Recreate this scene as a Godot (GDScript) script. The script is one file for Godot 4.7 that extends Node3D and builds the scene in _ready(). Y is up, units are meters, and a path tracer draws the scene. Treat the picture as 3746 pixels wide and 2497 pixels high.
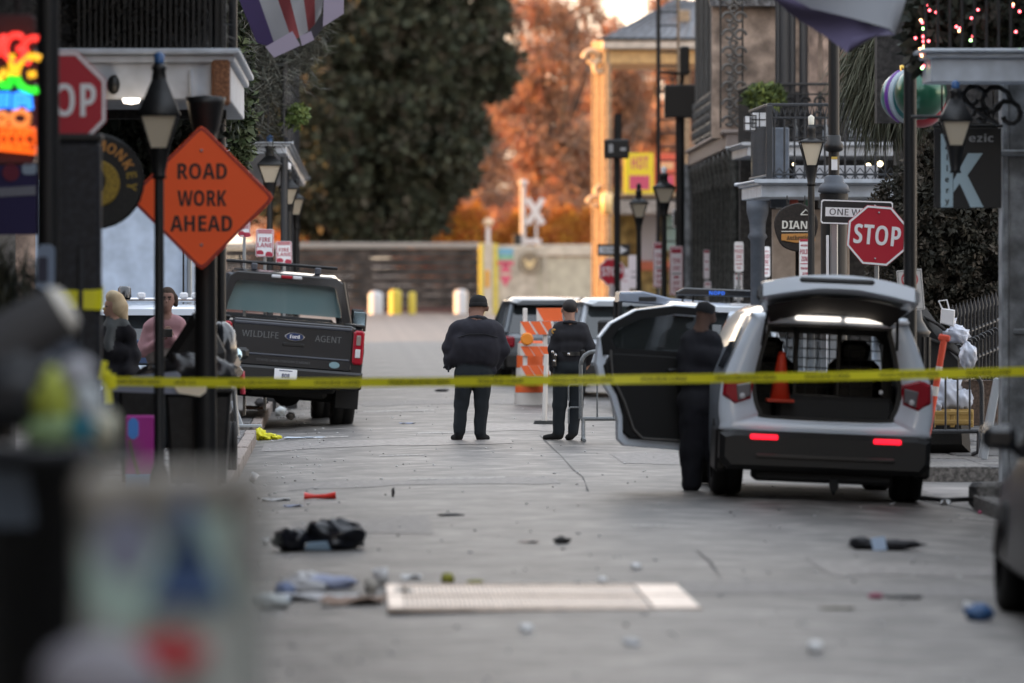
extends Node3D
# A narrow street in shade at first light, seen from far off through a long lens.
const F := 14000.0      # focal length, in the same measure as px() takes picture places
const EYE := 2.2        # height of the camera above the crown of the road
var M := {}
var tex := {}
var rng := RandomNumberGenerator.new()
var taken := {}
var leaf_meshes := {}

# a place in the street: across, up and scale (pixels per metre) as measured, turned into metres
func px(x: float, y: float, s: float) -> Vector3:
	return Vector3((x - 800.0) / s, EYE + (600.0 - y) / s, -F / s)

func gy(x: float) -> float:      # height of the cambered road
	var t: float = (x - 2.3) / 3.5
	return maxf(-0.1 * t * t, -0.1)

func lin(r: float, g: float, b: float, a := 1.0) -> Color:
	var c := Color(r, g, b).linear_to_srgb()
	c.a = a
	return c

func vc(r: float, g: float, b: float) -> Color:      # vertex and copy colours are linear already
	return Color(r, g, b)

func mat(called: String, r: float, g: float, b: float, rough := 0.7, metal := 0.0) -> StandardMaterial3D:
	if M.has(called):
		return M[called]
	var m := StandardMaterial3D.new()
	m.resource_name = called
	m.albedo_color = lin(r, g, b)
	m.roughness = rough
	m.metallic = metal
	M[called] = m
	return m

func noise_tex(key: String, freq: float, lo: float, hi: float, oct := 4, kind := FastNoiseLite.TYPE_SIMPLEX_SMOOTH, size := 512) -> NoiseTexture2D:
	if tex.has(key):
		return tex[key]
	var n := FastNoiseLite.new()
	n.seed = 7 + tex.size() * 13
	n.noise_type = kind
	n.frequency = freq
	n.fractal_octaves = oct
	n.fractal_gain = 0.55
	var t := NoiseTexture2D.new()
	t.width = size
	t.height = size
	t.seamless = true
	t.noise = n
	var g := Gradient.new()
	g.offsets = PackedFloat32Array([0.15, 0.85])
	g.colors = PackedColorArray([Color(lo, lo, lo), Color(hi, hi, hi)])
	t.color_ramp = g
	tex[key] = t
	return t

# a material with uneven tone laid on in world space
func worn(called: String, r: float, g: float, b: float, rough: float, t: Texture2D, scale: float, metal := 0.0, bump := 0.0) -> StandardMaterial3D:
	if M.has(called):
		return M[called]
	var m := mat(called, r, g, b, rough, metal)
	m.albedo_texture = t
	m.uv1_triplanar = true
	m.uv1_world_triplanar = true
	m.uv1_scale = Vector3.ONE * scale
	if bump > 0.0:
		m.heightmap_enabled = true
		m.heightmap_texture = t
		m.heightmap_scale = bump
	return m

func glow(called: String, r: float, g: float, b: float, e: float, base := 0.3) -> StandardMaterial3D:
	if M.has(called):
		return M[called]
	var m := mat(called, r * base, g * base, b * base, 0.4)
	m.emission_enabled = true
	m.emission = lin(r, g, b)
	m.emission_energy_multiplier = e
	return m

class Sh:
	var st := SurfaceTool.new()
	var colored := false
	func _init() -> void:
		st.begin(Mesh.PRIMITIVE_TRIANGLES)
	func flat() -> Sh:
		st.set_smooth_group(-1)
		return self
	func smooth(g := 0) -> Sh:
		st.set_smooth_group(g)
		return self
	func col(c: Color) -> Sh:
		st.set_color(c)
		colored = true
		return self
	func tri(a: Vector3, b: Vector3, c: Vector3) -> void:
		st.add_vertex(a)
		st.add_vertex(c)
		st.add_vertex(b)
	func quad(a: Vector3, b: Vector3, c: Vector3, d: Vector3) -> void:
		tri(a, b, c)
		tri(a, c, d)
	func box(c: Vector3, size: Vector3, bs := Basis()) -> Sh:
		flat()
		var h := size * 0.5
		var p := []
		for i in 8:
			p.append(c + bs * Vector3(h.x * (1 if i & 1 else -1), h.y * (1 if i & 2 else -1), h.z * (1 if i & 4 else -1)))
		quad(p[4], p[5], p[7], p[6])
		quad(p[1], p[0], p[2], p[3])
		quad(p[5], p[1], p[3], p[7])
		quad(p[0], p[4], p[6], p[2])
		quad(p[6], p[7], p[3], p[2])
		quad(p[0], p[1], p[5], p[4])
		return self
	# box with chamfered upright and level edges
	func bbox(c: Vector3, size: Vector3, e: float, bs := Basis()) -> Sh:
		var pl := PackedVector2Array()
		var hx := size.x * 0.5
		var hy := size.y * 0.5
		for q in [Vector2(-hx, -hy + e), Vector2(-hx + e, -hy), Vector2(hx - e, -hy), Vector2(hx, -hy + e), Vector2(hx, hy - e), Vector2(hx - e, hy), Vector2(-hx + e, hy), Vector2(-hx, hy - e)]:
			pl.append(q)
		return bevel(pl, size.z, e, Transform3D(bs, c))
	# polygon in xy, thickness along z, with both rims chamfered
	func bevel(pl: PackedVector2Array, depth: float, e: float, xf := Transform3D()) -> Sh:
		flat()
		if Geometry2D.is_polygon_clockwise(pl):
			pl = pl.duplicate()
			pl.reverse()
		var small := PackedVector2Array()
		var n := pl.size()
		for i in n:
			var a := (pl[i] - pl[(i + n - 1) % n]).normalized()
			var b := (pl[(i + 1) % n] - pl[i]).normalized()
			var m := (a.orthogonal() + b.orthogonal())
			m = -m.normalized() / maxf(0.4, m.length() * 0.5)
			small.append(pl[i] + m * e)
		if Geometry2D.triangulate_polygon(small).is_empty() or absf(_area(small)) > absf(_area(pl)):
			for i in n:
				small[i] = pl[i] * 2.0 - small[i]
		var h := depth * 0.5
		for i in n:
			var j := (i + 1) % n
			quad(xf * _v(pl[i], -h + e), xf * _v(pl[j], -h + e), xf * _v(pl[j], h - e), xf * _v(pl[i], h - e))
			quad(xf * _v(pl[i], h - e), xf * _v(pl[j], h - e), xf * _v(small[j], h), xf * _v(small[i], h))
			quad(xf * _v(small[i], -h), xf * _v(small[j], -h), xf * _v(pl[j], -h + e), xf * _v(pl[i], -h + e))
		_cap(small, h, xf)
		return self
	func _area(p: PackedVector2Array) -> float:
		var s := 0.0
		for i in p.size():
			s += p[i].cross(p[(i + 1) % p.size()])
		return s * 0.5
	func _v(p: Vector2, z: float) -> Vector3:
		return Vector3(p.x, p.y, z)
	func _cap(pl: PackedVector2Array, h: float, xf: Transform3D) -> void:
		var t := Geometry2D.triangulate_polygon(pl)
		for i in range(0, t.size(), 3):
			var a := pl[t[i]]
			var b := pl[t[i + 1]]
			var c := pl[t[i + 2]]
			if (b - a).cross(c - a) < 0.0:
				var k := b
				b = c
				c = k
			tri(xf * _v(a, h), xf * _v(b, h), xf * _v(c, h))
			tri(xf * _v(a, -h), xf * _v(c, -h), xf * _v(b, -h))
	func prism(pl: PackedVector2Array, depth: float, xf := Transform3D()) -> Sh:
		flat()
		if Geometry2D.is_polygon_clockwise(pl):
			pl = pl.duplicate()
			pl.reverse()
		var h := depth * 0.5
		var n := pl.size()
		for i in n:
			var j := (i + 1) % n
			quad(xf * _v(pl[i], -h), xf * _v(pl[j], -h), xf * _v(pl[j], h), xf * _v(pl[i], h))
		_cap(pl, h, xf)
		return self
	# a frame between two outlines of equal count
	func ring(outer: PackedVector2Array, inner: PackedVector2Array, depth: float, xf := Transform3D(), e := 0.0, soft := false) -> Sh:
		if soft: smooth()
		else: flat()
		var h := depth * 0.5
		var n := outer.size()
		for i in n:
			var j := (i + 1) % n
			var oi := outer[i].lerp(inner[i], e)
			var oj := outer[j].lerp(inner[j], e)
			quad(xf * _v(oi, h), xf * _v(oj, h), xf * _v(inner[j], h), xf * _v(inner[i], h))
			quad(xf * _v(outer[j], -h), xf * _v(outer[i], -h), xf * _v(inner[i], -h), xf * _v(inner[j], -h))
			var hh := h - (e * 0.6 * minf(depth, 0.3))
			quad(xf * _v(outer[i], -h), xf * _v(outer[j], -h), xf * _v(outer[j], hh), xf * _v(outer[i], hh))
			if e > 0.0:
				var mi := outer[i].lerp(inner[i], e * 0.3)
				var mj := outer[j].lerp(inner[j], e * 0.3)
				var hm := lerpf(hh, h, 0.7)
				quad(xf * _v(outer[i], hh), xf * _v(outer[j], hh), xf * _v(mj, hm), xf * _v(mi, hm))
				quad(xf * _v(mi, hm), xf * _v(mj, hm), xf * _v(oj, h), xf * _v(oi, h))
			quad(xf * _v(inner[j], -h), xf * _v(inner[i], -h), xf * _v(inner[i], h), xf * _v(inner[j], h))
		return self
	func tube(path: Array, r, seg := 8, cap := true) -> Sh:
		smooth()
		var rings := []
		var n := path.size()
		var side := Vector3.ZERO
		for i in n:
			var t: Vector3 = (path[mini(i + 1, n - 1)] - path[maxi(i - 1, 0)]).normalized()
			if side == Vector3.ZERO:
				side = t.cross(Vector3.UP if absf(t.y) < 0.9 else Vector3.RIGHT).normalized()
			else:
				side = (side - t * side.dot(t)).normalized()
			var up := side.cross(t)
			var rr: float = r[i] if r is Array else r
			var ring := []
			for k in seg:
				var a := TAU * k / seg
				ring.append(path[i] + (side * cos(a) + up * sin(a)) * rr)
			rings.append(ring)
		loft(rings, cap)
		return self
	func loft(rings: Array, cap := true) -> Sh:
		var seg: int = rings[0].size()
		for i in rings.size() - 1:
			for k in seg:
				var l := (k + 1) % seg
				quad(rings[i][k], rings[i + 1][k], rings[i + 1][l], rings[i][l])
		if cap:
			st.set_smooth_group(-1)
			for e in [0, rings.size() - 1]:
				var c := Vector3.ZERO
				for p in rings[e]:
					c += p
				c /= seg
				for k in seg:
					if e == 0:
						tri(c, rings[e][k], rings[e][(k + 1) % seg])
					else:
						tri(c, rings[e][(k + 1) % seg], rings[e][k])
			st.set_smooth_group(0)
		return self
	# strips between open lines
	func sheet(lines: Array) -> Sh:
		for i in lines.size() - 1:
			for k in lines[0].size() - 1:
				quad(lines[i][k], lines[i + 1][k], lines[i + 1][k + 1], lines[i][k + 1])
		return self
	func lathe(profile: Array, xf := Transform3D(), seg := 16) -> Sh:
		smooth()
		for i in profile.size() - 1:
			var p: Vector2 = profile[i]
			var q: Vector2 = profile[i + 1]
			for k in seg:
				var a := TAU * k / seg
				var b := TAU * (k + 1) / seg
				quad(xf * Vector3(p.x * cos(a), p.y, p.x * sin(a)), xf * Vector3(q.x * cos(a), q.y, q.x * sin(a)), xf * Vector3(q.x * cos(b), q.y, q.x * sin(b)), xf * Vector3(p.x * cos(b), p.y, p.x * sin(b)))
		return self
	func ball(c: Vector3, r: Vector3, bs := Basis(), seg := 14, lump := 0.0, seed_ := 0) -> Sh:
		smooth()
		var n := FastNoiseLite.new()
		n.seed = seed_
		n.frequency = 1.1
		var rows := seg / 2 + 1
		var rings := []
		for i in rows + 1:
			var th := PI * i / rows
			var ring := []
			for k in seg:
				var a := TAU * k / seg
				var d := Vector3(sin(th) * cos(a), cos(th), sin(th) * sin(a))
				if i == 0 or i == rows:
					d = Vector3(0, cos(th), 0)
				var f := 1.0 + lump * n.get_noise_3dv(d * 1.6) * 2.0
				ring.append(c + bs * (d * r * f))
			rings.append(ring)
		for i in rows:
			for k in seg:
				var l := (k + 1) % seg
				if i > 0:
					tri(rings[i][k], rings[i][l], rings[i + 1][k])
				if i < rows - 1:
					tri(rings[i][l], rings[i + 1][l], rings[i + 1][k])
		return self
	func make() -> ArrayMesh:
		st.generate_normals()
		return st.commit()

static func oct(w: float, h: float, c: float) -> PackedVector2Array:   # rectangle with cut corners
	return PackedVector2Array([Vector2(-w + c, -h), Vector2(w - c, -h), Vector2(w, -h + c), Vector2(w, h - c), Vector2(w - c, h), Vector2(-w + c, h), Vector2(-w, h - c), Vector2(-w, -h + c)])

static func circle(r: float, n := 24, rx := 1.0) -> PackedVector2Array:
	var p := PackedVector2Array()
	for i in n:
		p.append(Vector2(cos(TAU * i / n) * r * rx, sin(TAU * i / n) * r))
	return p

# a closed outline rounded off through its points
static func rounded(p: PackedVector2Array, n: int) -> PackedVector2Array:
	var out := PackedVector2Array()
	var c := p.size()
	for i in c:
		for k in n:
			out.append(p[i].cubic_interpolate(p[(i + 1) % c], p[(i + c - 1) % c], p[(i + 2) % c], float(k) / n))
	return out

func numbered(called: String, parent: Node) -> String:
	var key := str(parent.get_instance_id()) + called
	var n: int = taken.get(key, 0)
	taken[key] = n + 1
	return called if n == 0 else "%s_%03d" % [called, n]

func put(o: Node3D, called: String, parent: Node = null) -> void:
	var p: Node = parent if parent else self
	o.name = numbered(called, p)
	p.add_child(o, true)

func part(called: String, s, m: Material, parent: Node = null, at := Vector3.ZERO) -> MeshInstance3D:
	var o := MeshInstance3D.new()
	o.mesh = s.make() if s is Sh else s
	o.material_override = m
	o.position = at
	put(o, called, parent)
	return o

func tag(o: Node, label: String, category: String, group := "", kind := "") -> Node:
	if label: o.set_meta("label", label)
	if category: o.set_meta("category", category)
	if group: o.set_meta("group", group)
	if kind: o.set_meta("kind", kind)
	return o

func thing(called: String, label: String, category: String, at := Vector3.ZERO, turn := 0.0, group := "") -> Node3D:
	var o := Node3D.new()
	put(o, called)
	o.position = at
	o.rotation.y = turn
	tag(o, label, category, group)
	return o

func struct(called: String, s: Sh, m: Material) -> MeshInstance3D:
	var o := part(called, s, m)
	o.set_meta("kind", "structure")
	return o

var sans: SystemFont
var sans_bold: SystemFont
var serif_bold: SystemFont
func fonts() -> void:
	sans = SystemFont.new()
	sans.font_names = PackedStringArray(["Droid Sans"])
	sans_bold = SystemFont.new()
	sans_bold.font_names = PackedStringArray(["Droid Sans"])
	sans_bold.font_weight = 700
	serif_bold = SystemFont.new()
	serif_bold.font_names = PackedStringArray(["Droid Serif"])
	serif_bold.font_weight = 700

# lettering of a given capital height and (if not 0) total width, as a raised print
func words(parent: Node, t: String, cap: float, width: float, m: Material, at: Vector3, bs := Basis(), font: Font = null, depth := 0.004, called := "lettering") -> MeshInstance3D:
	var tm := TextMesh.new()
	tm.text = t
	tm.font = font if font else sans_bold
	tm.font_size = 48
	tm.pixel_size = cap / (48.0 * 0.714)
	tm.depth = depth
	tm.curve_step = 2.0
	var o := MeshInstance3D.new()
	o.mesh = tm
	o.material_override = m
	var box := tm.get_aabb()
	var k := 1.0
	if width > 0.0 and box.size.x > 0.0001:
		k = width / box.size.x
	o.transform = Transform3D(bs * Basis.from_scale(Vector3(k, 1, 1)), at)
	put(o, called, parent)
	return o

# ---- bodies: tapered limbs joined by a smooth minimum and meshed as surface nets ----
func flesh(bones: Array, cell: float, blend := 0.05, rough_amp := 0.0, seed_ := 1) -> ArrayMesh:
	var lo := Vector3.ONE * 1e9
	var hi := -lo
	for b in bones:
		for e in [[b[0], b[2]], [b[1], b[3]]]:
			lo = lo.min(e[0] - Vector3.ONE * (e[1] + cell * 3.0))
			hi = hi.max(e[0] + Vector3.ONE * (e[1] + cell * 3.0))
	var nx := int((hi.x - lo.x) / cell) + 2
	var ny := int((hi.y - lo.y) / cell) + 2
	var nz := int((hi.z - lo.z) / cell) + 2
	var f := PackedFloat32Array()
	f.resize(nx * ny * nz)
	f.fill(1.0)
	var near := PackedFloat32Array()
	near.resize(nx * ny * nz)
	near.fill(1.0)
	var who := PackedInt32Array()
	who.resize(nx * ny * nz)
	var bi := -1
	for b in bones:
		bi += 1
		var a: Vector3 = b[0]
		var ab: Vector3 = b[1] - a
		var ll := maxf(ab.length_squared(), 1e-9)
		var ra: float = b[2]
		var rb: float = b[3]
		var pad := maxf(ra, rb) + blend + cell * 2.0
		var l: Vector3 = ((a.min(b[1]) - Vector3.ONE * pad) - lo) / cell
		var h: Vector3 = ((a.max(b[1]) + Vector3.ONE * pad) - lo) / cell
		for z in range(maxi(0, int(l.z)), mini(nz, int(h.z) + 1)):
			for y in range(maxi(0, int(l.y)), mini(ny, int(h.y) + 1)):
				var row := (z * ny + y) * nx
				for x in range(maxi(0, int(l.x)), mini(nx, int(h.x) + 1)):
					var pa := lo + Vector3(x, y, z) * cell - a
					var t := clampf(pa.dot(ab) / ll, 0.0, 1.0)
					var d := (pa - ab * t).length() - lerpf(ra, rb, t)
					var i := row + x
					if d < near[i]:
						near[i] = d
						who[i] = bi
					var g := f[i]
					var k := maxf(blend - absf(g - d), 0.0) / blend
					f[i] = minf(g, d) - k * k * blend * 0.25
	if rough_amp > 0.0:
		var n := FastNoiseLite.new()
		n.seed = seed_
		n.frequency = 6.0
		n.fractal_octaves = 2
		for z in nz:
			for y in ny:
				for x in nx:
					var i := (z * ny + y) * nx + x
					if absf(f[i]) < 0.05:
						var p := lo + Vector3(x, y * 0.7, z) * cell
						f[i] += n.get_noise_3dv(p) * rough_amp
	var st := SurfaceTool.new()
	st.begin(Mesh.PRIMITIVE_TRIANGLES)
	st.set_smooth_group(0)
	var index := PackedInt32Array()
	index.resize(nx * ny * nz)
	index.fill(-1)
	var count := 0
	var off := [0, 1, nx, nx + 1, nx * ny, nx * ny + 1, nx * ny + nx, nx * ny + nx + 1]
	for z in nz - 1:
		for y in ny - 1:
			for x in nx - 1:
				var i := (z * ny + y) * nx + x
				if f[i] > cell * 2.5:
					continue
				var neg := 0
				for o in off:
					if f[i + o] < 0.0:
						neg += 1
				if neg == 0 or neg == 8:
					continue
				var sum := Vector3.ZERO
				var c := 0
				for e in [[0, 1], [2, 3], [4, 5], [6, 7], [0, 2], [1, 3], [4, 6], [5, 7], [0, 4], [1, 5], [2, 6], [3, 7]]:
					var u := f[i + off[e[0]]]
					var v := f[i + off[e[1]]]
					if (u < 0.0) != (v < 0.0):
						var t := u / (u - v)
						var p := Vector3(e[0] & 1, (e[0] >> 1) & 1, (e[0] >> 2) & 1)
						var q := Vector3(e[1] & 1, (e[1] >> 1) & 1, (e[1] >> 2) & 1)
						sum += p.lerp(q, t)
						c += 1
				st.set_color(bones[who[i]][4])
				st.add_vertex(lo + (Vector3(x, y, z) + sum / c) * cell)
				index[i] = count
				count += 1
	var step := [1, nx, nx * ny]
	for z in range(1, nz - 1):
		for y in range(1, ny - 1):
			for x in range(1, nx - 1):
				var i := (z * ny + y) * nx + x
				for ax in 3:
					var j: int = i + step[ax]
					if (f[i] < 0.0) == (f[j] < 0.0):
						continue
					var u: int = step[(ax + 1) % 3]
					var v: int = step[(ax + 2) % 3]
					var a := index[i - u - v]
					var b := index[i - v]
					var c := index[i]
					var d := index[i - u]
					if a < 0 or b < 0 or c < 0 or d < 0:
						continue
					var order := [a, c, b, a, d, c] if f[i] < 0.0 else [a, b, c, a, c, d]
					for k in order:
						st.add_index(k)
	st.generate_normals()
	return st.commit()

# five unequal fingers and a thumb on a palm; y runs along the fingers, z out of the back of the hand
func hand_bones(xf: Transform3D, skin: Color, curl := 0.6, side := 1.0) -> Array:
	var out := []
	var s := xf.basis.x.length()
	for i in 4:
		var x := (-0.030 + 0.020 * i) * side
		out.append([xf * Vector3(x * 0.8, 0.0, 0), xf * Vector3(x, 0.085 - absf(i - 1.5) * 0.004, 0), 0.014 * s, 0.011 * s, skin])
		var ln: float = [0.026, 0.030, 0.028, 0.021][i]
		var p := Vector3(x, 0.085 - absf(i - 1.5) * 0.004, 0)
		var ang := 0.0
		for k in 3:
			ang += curl * (0.7 + 0.3 * k)
			var q: Vector3 = p + Vector3(0, cos(ang), -sin(ang)) * ln * [1.3, 0.95, 0.8][k]
			out.append([xf * p, xf * q, (0.0095 - 0.001 * k) * s, (0.0085 - 0.001 * k) * s, skin])
			p = q
	var t := Vector3(-0.034 * side, 0.02, -0.004)
	var u := Vector3(-0.058 * side, 0.050, -0.018)
	var w := Vector3(-0.050 * side, 0.080, -0.034)
	out.append([xf * Vector3(-0.015 * side, 0.0, 0), xf * t, 0.015 * s, 0.013 * s, skin])
	out.append([xf * t, xf * u, 0.012 * s, 0.0105 * s, skin])
	out.append([xf * u, xf * w, 0.010 * s, 0.0085 * s, skin])
	return out

func _ready() -> void:
	rng.seed = 4242
	# camera: a long lens, level, shifted so that uprights stay upright
	var cam := Camera3D.new()
	cam.name = "camera"
	add_child(cam)
	cam.position = Vector3(0, EYE, 0)
	var at := CameraAttributesPhysical.new()
	at.frustum_focal_length = 250.0
	at.exposure_aperture = 2.3
	at.frustum_focus_distance = 74.0
	at.frustum_near = 1.0
	at.frustum_far = 3000.0
	cam.attributes = at
	cam.projection = Camera3D.PROJECTION_FRUSTUM
	cam.near = 1.0
	cam.far = 3000.0
	cam.size = 1568.0 / F
	cam.frustum_offset = Vector2(376.0 / F, -184.0 / F)
	cam.current = true
	# sky, low sun far ahead on the left
	var we := WorldEnvironment.new()
	we.name = "world"
	add_child(we)
	var env := Environment.new()
	env.background_mode = Environment.BG_SKY
	var sm := ProceduralSkyMaterial.new()
	sm.sky_top_color = Color(0.60, 0.625, 0.66)
	sm.sky_horizon_color = Color(1.0, 0.90, 0.77)
	sm.sky_curve = 0.11
	sm.sky_energy_multiplier = 1.15
	sm.ground_bottom_color = Color(0.3, 0.29, 0.28)
	sm.ground_horizon_color = Color(0.6, 0.55, 0.5)
	sm.sun_angle_max = 55.0
	sm.sun_curve = 0.16
	var sky := Sky.new()
	sky.sky_material = sm
	env.sky = sky
	env.tonemap_mode = Environment.TONE_MAPPER_LINEAR
	env.tonemap_exposure = 3.7
	env.sdfgi_enabled = true
	env.ssao_enabled = true
	env.ssil_enabled = true
	we.environment = env
	var sun := DirectionalLight3D.new()
	sun.name = "sun"
	sun.light_energy = 1.6
	sun.light_color = Color(1.0, 0.72, 0.42)
	sun.light_angular_distance = 0.5
	sun.shadow_enabled = true
	add_child(sun)
	var az := deg_to_rad(76.0)
	var el := deg_to_rad(9.0)
	sun.look_at_from_position(Vector3(-sin(az) * cos(el), sin(el), -cos(az) * cos(el)) * 100.0, Vector3.ZERO)
	fonts()
	materials()
	setting()
	trees()
	river_end()
	left_side()
	right_side()
	far_tower()
	signs()
	vehicles()
	people()
	street_things()
	foreground()
	litter()

func materials() -> void:
	var g1 := noise_tex("cloud", 0.010, 0.52, 1.0, 6)
	var g2 := noise_tex("grain", 0.05, 0.55, 1.0, 4)
	var g3 := noise_tex("streak", 0.02, 0.45, 1.0, 5)
	var road := worn("road asphalt", 0.30, 0.273, 0.248, 0.5, g1, 0.16)
	road.detail_enabled = true
	road.detail_blend_mode = BaseMaterial3D.BLEND_MODE_MUL
	road.detail_albedo = noise_tex("grit", 0.03, 0.55, 1.0, 6)
	road.heightmap_enabled = true
	road.heightmap_texture = tex["grit"]
	road.heightmap_scale = 2.0
	road.uv2_triplanar = true
	road.uv2_world_triplanar = true
	road.uv2_scale = Vector3(0.9, 0.9, 0.9)
	worn("ground asphalt", 0.25, 0.228, 0.215, 0.55, g1, 0.1)
	worn("concrete", 0.30, 0.28, 0.26, 0.8, g2, 0.5)
	worn("kerb stone", 0.42, 0.35, 0.31, 0.75, g2, 0.8)
	worn("paving a", 0.20, 0.19, 0.185, 0.75, g2, 0.7)
	worn("paving b", 0.16, 0.155, 0.155, 0.75, g3, 0.7)
	worn("paving c", 0.25, 0.235, 0.22, 0.75, g2, 0.6)
	worn("road paint", 0.62, 0.58, 0.54, 0.6, g3, 1.5)
	worn("white paint", 0.56, 0.61, 0.68, 0.45, noise_tex("soft", 0.01, 0.86, 1.0, 3), 0.5)
	worn("grey paint", 0.38, 0.40, 0.42, 0.5, g1, 0.4)
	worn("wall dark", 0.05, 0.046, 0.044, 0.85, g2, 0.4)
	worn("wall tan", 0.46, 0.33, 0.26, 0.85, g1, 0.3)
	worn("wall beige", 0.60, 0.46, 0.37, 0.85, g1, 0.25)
	worn("iron", 0.009, 0.0095, 0.011, 0.5, g2, 2.0)
	worn("iron grey", 0.045, 0.048, 0.055, 0.5, g2, 2.0)
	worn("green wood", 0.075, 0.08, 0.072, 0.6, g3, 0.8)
	mat("black plastic", 0.007, 0.007, 0.0075, 0.45)
	mat("black rubber", 0.01, 0.01, 0.01, 0.8)
	mat("chrome", 0.7, 0.7, 0.72, 0.12, 1.0)
	mat("steel", 0.32, 0.34, 0.36, 0.35, 0.8)
	mat("sign white", 0.80, 0.80, 0.82, 0.5)
	mat("sign red", 0.42, 0.012, 0.03, 0.45)
	mat("print red", 0.40, 0.03, 0.06, 0.6)
	mat("print black", 0.012, 0.012, 0.012, 0.6)
	mat("sign black", 0.014, 0.014, 0.015, 0.5)
	mat("lamp glass", 0.68, 0.60, 0.47, 0.35).backlight_enabled = true
	M["lamp glass"].backlight = Color(0.6, 0.55, 0.45)
	var gl := mat("car glass", 0.02, 0.025, 0.027, 0.04)
	gl.metallic_specular = 0.7
	var clear := mat("clear glass", 0.5, 0.6, 0.6, 0.03)
	clear.transparency = BaseMaterial3D.TRANSPARENCY_ALPHA
	clear.albedo_color.a = 0.12
	for c in [["car white", 0.70, 0.77, 0.86], ["car silver", 0.15, 0.175, 0.20], ["car pale", 0.36, 0.40, 0.45], ["car black", 0.007, 0.008, 0.011], ["car navy", 0.02, 0.026, 0.045], ["car grey", 0.16, 0.18, 0.2]]:
		var m := mat(c[0], c[1], c[2], c[3], 0.3)
		m.clearcoat_enabled = true
		m.clearcoat = 0.9
		m.clearcoat_roughness = 0.06
	mat("lens red", 0.32, 0.008, 0.02, 0.15)
	mat("lens clear", 0.6, 0.6, 0.62, 0.1)
	mat("hivis orange", 0.85, 0.14, 0.03, 0.55)
	mat("skin", 0.30, 0.17, 0.12, 0.55)
	var cl := mat("cloth", 1, 1, 1, 0.95)
	cl.vertex_color_use_as_albedo = true

func setting() -> void:
	var s := Sh.new().flat()
	s.quad(Vector3(-1600, -0.105, 60), Vector3(1600, -0.105, 60), Vector3(1600, -0.105, -2800), Vector3(-1600, -0.105, -2800))
	struct("ground", s, M["ground asphalt"])
	# cambered carriageway
	s = Sh.new().smooth()
	var lines := []
	for z in [10.0, 70.0, 130.0, 190.0, 262.0]:
		var l := []
		for i in 25:
			var x := -1.16 + 6.94 * i / 24.0
			l.append(Vector3(x, gy(x), -z))
		l.reverse()
		lines.append(l)
	lines.reverse()
	s.sheet(lines)
	struct("road", s, M["road asphalt"])
	# worn patches and seams in the road surface
	var seam := Sh.new().smooth()
	for c in [[[1240, 1000], [1262, 1022], [1290, 1048], [1318, 1080], [1338, 1095], [1345, 1110], [1350, 1128]], [[905, 1120], [904, 1135]], [[1600, 1265], [1632, 1292], [1655, 1330]]]:
		var a := []
		var b := []
		for i in c.size():
			var p := ground_at(c[i][0], c[i][1])
			var w := 0.008 + 0.006 * sin(i * 2.3)
			a.append(Vector3(p.x - w, gy(p.x - w) + 0.004, p.z))
			b.append(Vector3(p.x + w, gy(p.x + w) + 0.004, p.z))
		seam.sheet([b, a])
	struct("road_crack", seam, mat("crack tar", 0.09, 0.083, 0.078, 0.8))
	var bands := Sh.new().smooth()
	for k in [[-0.6, 2.1, 62.0, 60.4], [2.2, 5.5, 41.8, 40.4], [0.2, 4.5, 97.0, 94.0], [3.0, 4.6, 70.0, 66.5], [-0.5, 0.7, 53.0, 50.0]]:
		strip(bands, k[0], k[1], k[2], k[3], 0.004)
	struct("road_patch", bands, worn("patch asphalt", 0.235, 0.215, 0.205, 0.55, tex["grain"], 0.4))
	bands = Sh.new().smooth()
	for k in [[3.4, 5.4, 44.9, 43.0], [-1.05, 2.0, 76.5, 73.5], [1.5, 2.8, 83.0, 79.0]]:
		strip(bands, k[0], k[1], k[2], k[3], 0.0045)
	struct("road_patch_pale", bands, worn("pale patch asphalt", 0.27, 0.245, 0.23, 0.5, tex["grain"], 0.3))
	var paint := Sh.new().smooth()
	for k in [[960, 1125, 995, 0.25], [870, 975, 1047, 0.16], [940, 1165, 1101, 0.2], [755, 880, 1110, 0.2], [640, 800, 1009, 0.3], [1450, 1535, 1208, 0.3], [600, 660, 1150, 0.25], [800, 905, 889, 0.35], [1010, 1240, 887, 0.35], [2200, 2330, 1190, 0.2], [835, 1000, 946, 0.3], [1475, 1500, 990, 0.2]]:
		var p := ground_at(k[0], k[2])
		var q := ground_at(k[1], k[2])
		strip(paint, p.x, q.x, -p.z + k[3], -p.z - k[3], 0.0035)
	struct("road_marking", paint, M["road paint"])
	pavement("pavement", -3.6, -1.16, 8.0, 77.5, 0.05, -1.3, -1.16, true)
	pavement("pavement", -3.6, -1.16, 81.0, 190.0, 0.05, -1.3, -1.16, true)
	pavement("pavement", 5.78, 12.0, 8.0, 55.8, 0.04, 5.78, 5.95, false)
	pavement("pavement", 5.78, 12.0, 63.8, 190.0, 0.05, 5.78, 5.95, false)

func ground_at(x: float, y: float) -> Vector3:    # where the sight line through a place meets the road
	var s: float = (y - 600.0) / EYE
	for i in 4:
		s = (y - 600.0) / (EYE - gy((x - 800.0) / s))
	return Vector3((x - 800.0) / s, gy((x - 800.0) / s), -F / s)

func strip(s: Sh, x0: float, x1: float, d0: float, d1: float, lift: float) -> void:
	var a := []
	var b := []
	var n := 10
	for i in n + 1:
		var x := lerpf(x0, x1, i / float(n))
		var wob := (0.30 * sin(x * 3.1 + d0) + 0.22 * sin(x * 7.3 + d1)) * minf(1.0, (d0 - d1) * 0.5)
		a.append(Vector3(x, gy(x) + lift, -d0 + wob))
		b.append(Vector3(x, gy(x) + lift, -d1 - wob * 0.7))
	a.reverse()
	b.reverse()
	s.sheet([a, b])

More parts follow.
